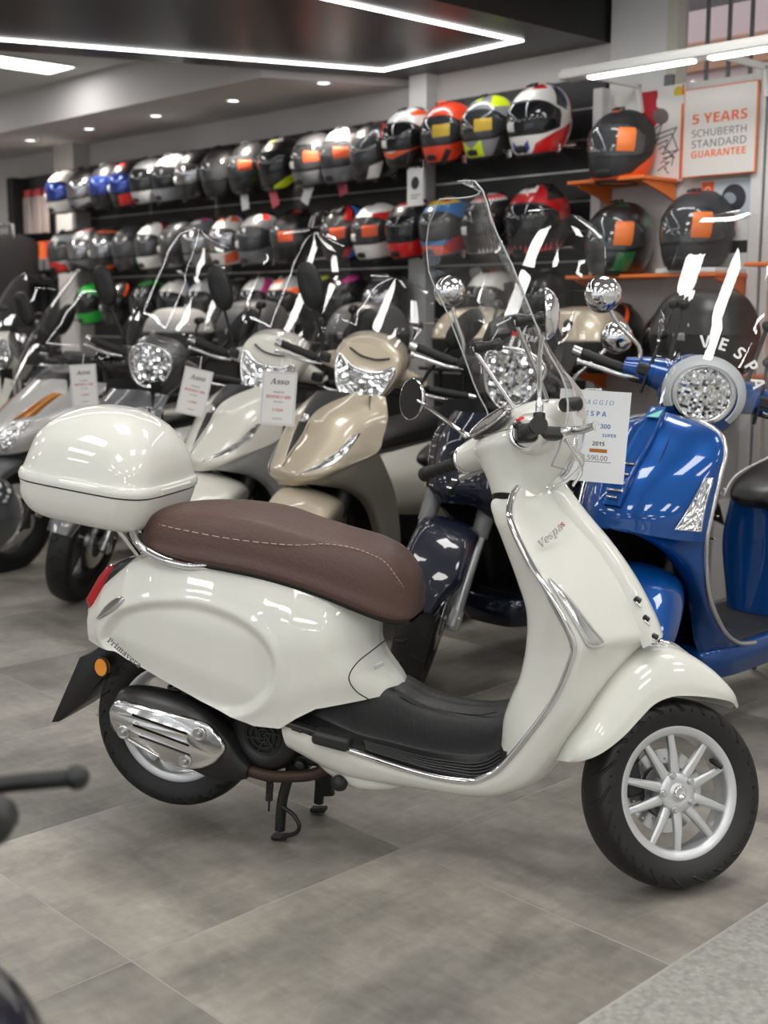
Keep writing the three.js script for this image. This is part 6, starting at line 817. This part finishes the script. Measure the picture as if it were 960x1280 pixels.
{ const t = thing('display_stand', 'second white display stand cut off by the right edge of the picture', 'display stand', [-2.57, 0, -5.4]);
  part(t, 'back_panel', box(-0.42, 0.42, 0, 2.47, -0.02, 0), boardM); for (const x of [-0.44, 0.44]) part(t, 'post', mv(rb(0.04, 2.51, 0.09, 0.006), x, 1.255, 0), boardM);
  for (const y of [1.6, 1.1]) part(t, 'shelf', mv(rb(0.78, 0.018, 0.32, 0.005), 0, y, 0.16), oM); part(t, 'orange_panel', box(-0.39, 0.39, 0.7, 1.5, 0, 0.012), oM);
}
function board(name, label, cat, w, h, pos, draw, frameM, tw = 512) { const t = thing(name, label, cat, pos); const tx = canvasTex(tw, Math.round(tw * h / w), draw); part(t, 'board', mv(rb(w, h, 0.012, 0.003, 1), 0, 0, 0), frameM || M.whitepl); const g = new THREE.PlaneGeometry(w - 0.012, h - 0.012); part(t, 'print', mv(g, 0, 0, 0.0072), new THREE.MeshStandardMaterial({ map: tx, roughness: 0.5 })); return t; }
board('sign', 'square white sign about a five year guarantee with orange lettering and orange frame', 'sign', 0.392, 0.41, [-3.262, 2.229, -5.335], (x, w, h) => {
  x.fillStyle = '#d3cfca'; x.fillRect(0, 0, w, h); x.textAlign = 'center'; const L = [['5 YEARS', 84, '#e2622a', 0.4, 'bold'], ['SCHUBERTH', 62, '#55565a', 0.55, ''], ['STANDARD', 66, '#55565a', 0.675, ''], ['GUARANTEE', 60, '#e2622a', 0.79, 'bold']];
  for (const [s, z, c, y, b] of L) { x.font = `${b} ${z}px sans-serif`; x.fillStyle = c; x.save(); const m = x.measureText(s).width || z * s.length * 0.6; x.translate(w / 2, h * y); x.scale(w * 0.78 / m, 1); x.fillText(s, 0, 0); x.restore(); } }, oM);
board('poster', 'white poster with a red and black sketched rider behind the orange-black helmet', 'poster', 0.414, 0.458, [-3.687, 2.245, -5.378], (x, w, h) => {
  x.fillStyle = '#dedbd6'; x.fillRect(0, 0, w, h); x.fillStyle = '#b3202c'; x.beginPath(); x.moveTo(w * 0.4, h * 0.02); x.lineTo(w * 0.62, h * 0.02); x.lineTo(w * 0.66, h * 0.34); x.lineTo(w * 0.5, h * 0.5); x.lineTo(w * 0.38, h * 0.3); x.fill(); x.fillStyle = '#6d625c'; x.beginPath(); x.ellipse(w * 0.68, h * 0.3, 60, 46, 0.4, 0, 7); x.fill(); x.strokeStyle = '#26262a'; x.lineWidth = 7; for (let k = 0; k < 9; k++) { x.beginPath(); x.moveTo(w * (0.55 + 0.03 * k), h * (0.45 + 0.05 * k)); x.lineTo(w * (0.7 + 0.03 * ((k * 7) % 9)), h * (0.38 + 0.06 * k)); x.lineTo(w * (0.62 + 0.04 * ((k * 4) % 9)), h * (0.6 + 0.04 * k)); x.stroke(); } x.fillStyle = '#c9b52c'; x.beginPath(); x.ellipse(w * 0.92, h * 0.07, 34, 34, 0, 0, 7); x.fill(); x.fillStyle = '#e2622a'; x.fillRect(w * 0.97, 0, w * 0.03, h); x.fillRect(0, h * 0.12, 8, h * 0.3); });
board('poster', 'tall photo poster of a helmeted head with an orange square mark below the guarantee sign', 'poster', 0.295, 0.425, [-3.235, 1.798, -5.389], (x, w, h) => {
  x.fillStyle = '#b9c4cc'; x.fillRect(0, 0, w, h * 0.5); x.fillStyle = '#e4e4e2'; x.fillRect(0, h * 0.45, w, h * 0.55); x.fillStyle = '#e2622a'; x.fillRect(0, 0, w * 0.24, h * 0.2); x.strokeStyle = '#fff'; x.lineWidth = 6; x.beginPath(); x.arc(w * 0.12, h * 0.09, 22, 0, 7); x.stroke(); x.fillStyle = '#33343a'; x.beginPath(); x.ellipse(w * 0.62, h * 0.2, w * 0.23, h * 0.15, 0.5, 0, 7); x.fill(); x.fillStyle = '#8f9aa5'; x.beginPath(); x.ellipse(w * 0.55, h * 0.2, w * 0.12, h * 0.06, 0.4, 0, 7); x.fill(); x.fillStyle = '#1d1d20'; x.beginPath(); x.ellipse(w * 0.55, h * 0.6, w * 0.13, h * 0.09, 0.2, 0, 7); x.fill(); x.fillRect(w * 0.3, h * 0.68, w * 0.7, h * 0.14); x.fillStyle = '#9a9a9a'; x.beginPath(); x.arc(w * 0.4, h * 0.92, 26, 0, 7); x.arc(w * 0.75, h * 0.92, 26, 0, 7); x.fill(); });
{ // light bar over the stands
  const t = thing('light_bar', 'long white light bar jutting out above the display stand', 'light bar', [-3.1, 2.485, -4.95]); part(t, 'housing', [mv(rb(1.6, 0.035, 0.11, 0.01), 0.02, 0.012, 0), mv(rb(1.6, 0.03, 0.04, 0.01), 0.02, 0.03, 0.02)], M.whitepl);
  const em = new THREE.MeshStandardMaterial({ color: 0xffffff, emissive: 0xffffff, emissiveIntensity: 6 });
  for (const [x0, x1] of [[-0.62, -0.06], [0.02, 0.75]]) { part(t, 'light_tube', mv(rb(x1 - x0, 0.012, 0.045, 0.004), (x0 + x1) / 2, -0.012, 0.015), em); const l = new THREE.RectAreaLight(0xffffff, 9, x1 - x0, 0.06); l.position.set(-3.1 + (x0 + x1) / 2, 2.463, -4.935); l.rotation.set(-PI / 2, 0, 0); scene.add(l); }
  for (const x of [-0.62, 0.06, 0.68]) part(t, 'arm', [mv(rb(0.02, 0.03, 0.4, 0.006), x, 0.0, -0.2), mv(rb(0.02, 0.14, 0.03, 0.006), x, -0.06, -0.39, 0.3, 0, 0)], M.whitepl);
}
const gD = 'helmets on the orange display shelves';
function cardOn(t) { part(t, 'brand_card', hp([[0.34, 0.345], [0.34, 0.435]], [[0.53, 0.345], [0.53, 0.435]], 0.012, 0.001, 12, 6), oM, 'square orange card on the visor'); }
const d1 = helmet('matte black helmet with orange crest and orange side on the upper display shelf', -3.73, 2.187, { base: 'matte', marks: [topBand('orange', 0.035, 0.76), ['orange', [0.5, 0.03], [0.5, 0.09], [0.68, 0.16], [0.86, 0.46], [0.92, 0.4], [0.8, 0.08], [0.68, 0.04]]], matte: 1, note: 0, visor: 'clear', tilt: 0, turn: 0.12 }, gD, -5.22, 1.15); cardOn(d1);
const d2 = helmet('glossy black helmet with dark green panels on the left of the middle display shelf', -3.71, 1.745, { base: 'black', marks: [['#1c4a30', [0.52, 0.74], [0.56, 0.95], [0.66, 0.92], [0.64, 0.72]], ['#1c4a30', [0.72, 0.5], [0.78, 0.9], [0.9, 0.8], [0.86, 0.5]], ['#23603a', [0.56, 0.1], [0.6, 0.3], [0.7, 0.3], [0.68, 0.1]]], note: 0, visor: 'clear', tilt: 0.02, turn: 0.1 }, gD, -5.2, 1.17); cardOn(d2);
const d3 = helmet('matte dark grey helmet with red accent on the white plinth of the display', -3.28, 1.768, { base: '#2c2d31', marks: [['#c8383c', [0.86, 0.4], [0.88, 0.6], [0.98, 0.66], [0.98, 0.5]], ['#b23a3c', [0.5, 0.78], [0.5, 0.84], [0.58, 0.84], [0.58, 0.78]]], matte: 1, note: 0, visor: 'clear', tilt: 0, turn: 0.05 }, gD, -5.21, 1.19); cardOn(d3);
solo('plinth', [mv(rb(0.32, 0.022, 0.28, 0.004), -3.26, 1.5805, -5.22)], M.whitepl, 'low white plinth under the dark grey helmet on the shelf', 'plinth');
helmet('black helmet with orange stripes low on the display below the orange shelf', -3.74, 1.265, { base: 'black', marks: [slash('orange', 0.64, 0.03, 0.1), ['orange', [0.56, 0.2], [0.58, 0.3], [0.7, 0.3], [0.7, 0.22]]], tilt: 0 }, gD, -5.2, 1.1);
helmet('plain dark grey helmet low on the display right of the orange-striped one', -3.36, 1.265, { base: '#3a3a3d', matte: 1, tilt: 0 }, gD, -5.2, 1.1);
helmet('white and grey helmet on the cut-off display at the right edge', -2.72, 1.77, { base: 'white', tilt: 0 }, gD, -5.2, 1.1);
// ================= WINDOW AND OUTSIDE =================
{ const w = new THREE.Group(); w.name = 'window_2'; w.userData.kind = 'structure'; w.position.set(-2.9, 2.7, -5.5); scene.add(w);
  part(w, 'frame', [box(-0.72, -0.66, -0.28, 0.3, 0, 0.09), box(0.64, 0.7, -0.28, 0.3, 0, 0.09), box(-0.72, 0.7, -0.28, -0.22, 0, 0.09), box(-0.72, 0.7, 0.27, 0.3, 0, 0.09)], STD(lin(0.62, 0.6, 0.52), 0.6));
  for (let k = 0; k < 11; k++) part(w, 'bar', rod([-0.6 + k * 0.12, -0.24, -0.08], [-0.6 + k * 0.12, 0.3, -0.08], 0.011, 8), M.grey);
  part(w, 'pane', mv(new THREE.PlaneGeometry(1.34, 0.5), -0.01, 0.02, 0.03), M.glass); part(w, 'window_sill', box(-0.74, 0.72, -0.32, -0.28, -0.02, 0.13), M.whitepl); part(w, 'window_latch', mv(rb(0.05, 0.06, 0.03, 0.006), -0.69, -0.2, 0.1), M.grey); }
{ const t = thing('building', 'pink rendered house wall with white eaves outside the barred window', 'building', [-3.8, 0, -8.2]); part(t, 'wall', box(-5, 5, 0, 4.05, -0.3, 0), STD(lin(0.72, 0.56, 0.55), 0.9)); part(t, 'eaves', box(-5, 5, 4.05, 5, -0.3, 0.12), M.whitepl); part(t, 'plinth_band', box(-5, 5, 3.1, 3.3, 0, 0.05), STD(lin(0.55, 0.3, 0.2), 0.8)); part(t, 'window', [0, 1, 2].map(k => box(-3 + k * 3, -2.2 + k * 3, 1, 2.4, 0, 0.04)), M.gloss); }
solo('street', box(-14, 6, -0.14, -0.02, -9.5, -5.75), STD(lin(0.25, 0.25, 0.25), 0.9), 'grey street paving outside the shop window', 'street').userData.kind = 'structure';
// ================= LEFT: racks, packs, jackets =================
{ const t = thing('wall_rack', 'dark accessory rack with a black upright at the left', 'rack', [-9.72, 0, -5.36]); part(t, 'back_panel', box(-0.5, 0.32, 0, 2.5, -0.04, 0), STD(lin(0.05, 0.05, 0.052), 0.6)); part(t, 'upright', mv(rb(0.09, 2.48, 0.16, 0.006), -0.1, 1.24, 0.12), M.black); for (const y of [2.36, 1.97, 1.62]) part(t, 'hook_rail', mv(rb(0.4, 0.03, 0.03, 0.004), 0.13, y + 0.03, 0.03), M.dark); part(t, 'shelf', mv(rb(0.42, 0.02, 0.2, 0.003), 0.12, 1.62, 0.1), M.black); }
const packM = new THREE.MeshPhysicalMaterial({ color: lin(0.5, 0.42, 0.4), transmission: 0.35, thickness: 0, roughness: 0.4, side: THREE.DoubleSide });
['first', 'second', 'third', 'fourth', 'fifth'].forEach((n, i) => { const t = thing('accessory_pack', `clear hanging pack with a red header card, ${n} from the left`, 'pack', [-9.76 + i * 0.083, 2.18, -5.27 + (i % 2) * 0.015], 0, 'clear packs hanging on the accessory rack'); part(t, 'header_card', mv(rb(0.075, 0.06, 0.004, 0.001, 1), 0, 0.17, 0), STD(lin(0.5, 0.06, 0.06), 0.6)); part(t, 'bag', mv(rb(0.075, 0.3, 0.03, 0.01), 0, -0.01, 0), packM); part(t, 'contents', mv(rb(0.035, 0.2, 0.012, 0.005), 0.005, -0.03, 0), STD(lin(0.5, 0.2, 0.12), 0.6)); part(t, 'hook', rod([0, 0.19, -0.09], [0, 0.19, 0.02], 0.004, 6), M.steel); });
['first', 'second', 'third', 'fourth'].forEach((n, i) => { const t = thing('accessory_pack', `orange-red blister pack on the lower hooks, ${n} from the left`, 'pack', [-9.72 + i * 0.1, 1.83, -5.27], 0, 'orange packs on the accessory rack'); part(t, 'card', mv(rb(0.092, 0.15, 0.006, 0.002, 1), 0, 0.05, 0), STD(i % 2 ? lin(0.6, 0.07, 0.04) : lin(0.85, 0.16, 0.03), 0.6)); part(t, 'blister', mv(rb(0.05, 0.1, 0.03, 0.01), 0, -0.06, 0.012), M.grey); part(t, 'hook', rod([0, 0.11, -0.09], [0, 0.11, 0.02], 0.004, 6), M.steel); });
{ const t = thing('clothes_rail', 'chrome garment rail at the left edge', 'rail', [-10.2, 0, -5.05]); part(t, 'bar', rod([-0.7, 2.08, 0], [0.62, 2.08, 0], 0.014), M.chrome); for (const x of [-0.7, 0.62]) part(t, 'leg', rod([x, 2.08, 0], [x, 0.01, 0], 0.014), M.chrome); part(t, 'foot', [rod([-0.7, 0.016, -0.2], [-0.7, 0.016, 0.2], 0.014), rod([0.62, 0.016, -0.2], [0.62, 0.016, 0.2], 0.014)], M.chrome); }
[['blue', lin(0.02, 0.06, 0.2)], ['dark green', lin(0.03, 0.05, 0.04)], ['dark red', lin(0.12, 0.015, 0.02)], ['navy', lin(0.015, 0.03, 0.09)], ['black', lin(0.012, 0.012, 0.014)]].forEach(([n, c], i) => { const t = thing('jacket', `${n} riding jacket hanging on the rail at the left edge`, 'jacket', [-10.05 + i * 0.11, 2.06, -5.05], 0, 'jackets on the garment rail'); const m = STD(c, 0.8);
  part(t, 'body', mv(slices([[-0.85, -0.24, 0.24, 0.045, 2.2], [-0.5, -0.25, 0.25, 0.05, 2.2], [-0.2, -0.26, 0.26, 0.05, 2.2], [-0.1, -0.22, 0.22, 0.045, 2.2], [-0.05, -0.08, 0.08, 0.04, 2.2]], 20, 30), 0, 0, 0, 0, PI / 2, 0), m); for (const s of [1, -1]) part(t, 'sleeve', tube([[0, -0.12, s * 0.22], [0, -0.3, s * 0.27], [0.0, -0.72, s * 0.27]], 0.05, { s: 12 }), m); part(t, 'hanger', [tube([[0, 0.02, 0], [0.01, 0.045, 0.012], [0, 0.03, 0.025]], 0.004, { s: 6 }), rod([0, 0.02, 0], [0, -0.06, 0], 0.004, 6)], M.steel); });
// ================= PRICE TAGS =================
function priceCard(label, X, Y, Z, w, h, rz, draw, o = {}) { const t = thing('price_tag', label, 'price tag', [X, Y, Z], Math.atan2(-X, -Z) + (o.turn || 0)); const tx = canvasTex(o.tw || 256, Math.round((o.tw || 256) * h / w), draw); const g = new THREE.PlaneGeometry(w, h, 8, 12), p = g.attributes.position; for (let i = 0; i < p.count; i++) { const u = p.getX(i) / w, v = p.getY(i) / h; p.setZ(i, (o.curl || 0.006) * (v * v * 2 - u * v * 2)); } g.computeVertexNormals(); const c = mv(g, 0, 0, 0, 0, 0, rz), pm = new THREE.MeshStandardMaterial({ map: tx, roughness: 0.7, side: THREE.DoubleSide }); part(t, 'sheet', c, pm); if (o.clip) part(t, 'clip', mv(rb(0.05, 0.016, 0.008, 0.003), o.clip[0], o.clip[1], 0.0), M.steel); else part(t, 'tie', rod([-Math.sin(rz) * h / 2, Math.cos(rz) * h / 2 - 0.008, 0], [0.01 - Math.sin(rz) * h / 2, h / 2 + 0.05, -0.03], 0.0018, 5), M.paper); return t; }
const tagDraw = (model, price) => (x, w, h) => { x.fillStyle = '#dcdad8'; x.fillRect(0, 0, w, h); x.strokeStyle = '#9aa0b0'; x.lineWidth = 4; x.strokeRect(10, 10, w - 20, h - 20); x.textAlign = 'center'; x.fillStyle = '#222'; x.font = 'italic bold 58px serif'; x.fillText('Asso', w / 2, h * 0.24); x.font = '20px sans-serif'; x.fillText('PIAGGIO', w / 2, h * 0.4); x.fillStyle = '#b5453c'; x.font = 'bold 30px sans-serif'; x.fillText(model, w / 2, h * 0.5); x.fillStyle = '#444'; x.font = '17px sans-serif'; x.fillText('KM 9800', w / 2, h * 0.58); x.fillStyle = '#b5453c'; x.font = 'bold 26px sans-serif'; x.fillText('€ ' + price, w / 2, h * 0.74); x.fillStyle = '#444'; x.font = '15px sans-serif'; x.fillText('GARANZIA', w / 2, h * 0.89); };
priceCard('small price tag hanging on the silver maxi scooter at the left', -5.243, 1.047, -3.092, 0.122, 0.2, 0.04, tagDraw('BEVERLY 300', '3690'));
priceCard('slanted price tag hanging between the grey and the cream scooters', -4.505, 1.046, -3.2, 0.125, 0.205, -0.24, tagDraw('BEVERLY 300', '4250'));
priceCard('price tag hanging over the cream scooter headlight', -3.897, 1.05, -3.175, 0.14, 0.215, -0.08, tagDraw('BEVERLY 400', '5250'));
priceCard('large white price sheet clipped beside the blue scooter front', -2.15, 1.043, -2.905, 0.2, 0.262, -0.06, (x, w, h) => { x.fillStyle = '#dfe1e4'; x.fillRect(0, 0, w, h); x.textAlign = 'center'; x.fillStyle = '#2f5f9a'; x.font = 'italic 46px serif'; x.fillText('P I A G G I O', w * 0.5, h * 0.15); x.font = 'bold 50px sans-serif'; x.fillText('V E S P A', w * 0.48, h * 0.28); x.font = 'bold 46px sans-serif'; x.fillText('G T S 300', w * 0.56, h * 0.41); x.font = 'bold 34px sans-serif'; x.fillText('SUPER', w * 0.74, h * 0.5); x.fillStyle = '#1d1d20'; x.font = 'bold 42px sans-serif'; x.fillText('2015', w * 0.6, h * 0.6); x.fillStyle = '#a5621f'; x.fillRect(w * 0.48, h * 0.635, w * 0.25, h * 0.04); x.fillStyle = '#1d1d20'; x.font = '50px sans-serif'; x.fillText('€ 3.590,00', w * 0.52, h * 0.76); x.fillRect(w * 0.24, h * 0.775, w * 0.56, 4); }, { tw: 512, curl: 0.012, clip: [0.0, 0.128] });
// ================= FOREGROUND MOTORCYCLE (faces the camera, its body outside the left edge) =================
{ const r0 = -0.85, d0 = 1.38, t = thing('motorcycle', 'blurred dark motorcycle cut off by the left edge in the foreground', 'motorcycle', [r0 * 0.695 - d0 * 0.719, 0, -r0 * 0.719 - d0 * 0.695], rad(46));
  part(t, 'clutch_lever', [tube([[0.28, 0.826, -0.02], [0.38, 0.836, -0.045], [0.44, 0.841, -0.05], [0.475, 0.844, -0.05]], 0.0095, { s: 12, flat: [1, 1.2] }), sph(0.48, 0.845, -0.05, 0.0155)], M.satin);
  part(t, 'bar_end', tf(latheX([[0, 0.045], [0.02, 0.045], [0.026, 0.035], [0.026, 0.006], [0.022, 0], [0, 0]].reverse(), 28), frame([0.4, 0.822, 0.0], [0, -0.05, 1], [0, 1, 0])), M.dark);
  part(t, 'grip', [rod([0.4, 0.822, 0.0], [0.31, 0.81, -0.1], 0.019, 18)], M.rubber);
  part(t, 'handlebar', tube([[0.31, 0.81, -0.1], [0.22, 0.83, -0.22], [0.1, 0.86, -0.3], [-0.1, 0.86, -0.3], [-0.22, 0.83, -0.22], [-0.31, 0.81, -0.1]], 0.012, { s: 12 }), M.dark);
  part(t, 'mirror_shell', tf(latheX([[0, 0.03], [0.035, 0.026], [0.055, 0.01], [0.06, 0], [0.055, -0.004], [0, -0.003]], 32), frame([0.24, 1.095, -0.49], [0.5, 0.1, 0.85], [0, 1, 0])), paint(lin(0.01, 0.012, 0.014), { roughness: 0.2 }));
  part(t, 'mirror_stem', tube([[0.22, 1.09, -0.5], [0.16, 0.98, -0.42], [0.12, 0.86, -0.3]], 0.007, { s: 10 }), M.dark);
  part(t, 'side_fairing', slices([[0.35, 0.0, 0.34, 0.28, 2.2], [0.5, -0.02, 0.42, 0.34, 2.2], [0.62, 0.0, 0.43, 0.33, 2.2], [0.71, 0.03, 0.38, 0.27, 2.2], [0.765, 0.08, 0.3, 0.17, 2.1], [0.78, 0.15, 0.22, 0.06, 2]], 40, 50).translate(0.075, -0.04, 0.27), paint(lin(0.012, 0.011, 0.022)));
  part(t, 'fuel_tank', slices([[0.55, -0.12, 0.12, 0.26, 2.4], [0.7, -0.15, 0.15, 0.28, 2.4], [0.78, -0.09, 0.09, 0.2, 2.2]], 16, 30).translate(-0.02, 0, 0.1), paint(lin(0.012, 0.011, 0.02)));
  part(t, 'seat', slices([[0.62, -0.12, 0.12, 0.32, 3], [0.7, -0.13, 0.13, 0.34, 3], [0.74, -0.1, 0.1, 0.3, 2.6]], 12, 30).translate(-0.02, 0, 0.6), M.satin); part(t, 'engine', mv(rb(0.3, 0.4, 0.4, 0.05), 0, 0.38, 0.15), M.dark);
  for (const s of [1, -1]) part(t, 'front_fork', rod([s * 0.08, 0.86, -0.3], [s * 0.08, 0.31, -0.5], 0.022), M.dark);
  const wg = mv(tyreGeo(0.31, 0.215, 0.12), 0, 0, 0, 0, PI / 2, 0); part(t, 'front_wheel', mv(wg, 0, 0.31, -0.5), tyreM); part(t, 'rear_wheel', mv(wg, 0, 0.31, 0.85), tyreM); part(t, 'frame', [rod([0, 0.82, -0.28], [0, 0.4, 0.1], 0.03), rod([0, 0.4, 0.1], [0, 0.31, 0.85], 0.03)], M.dark); }
shadows(scene); renderer.render(scene, camera);
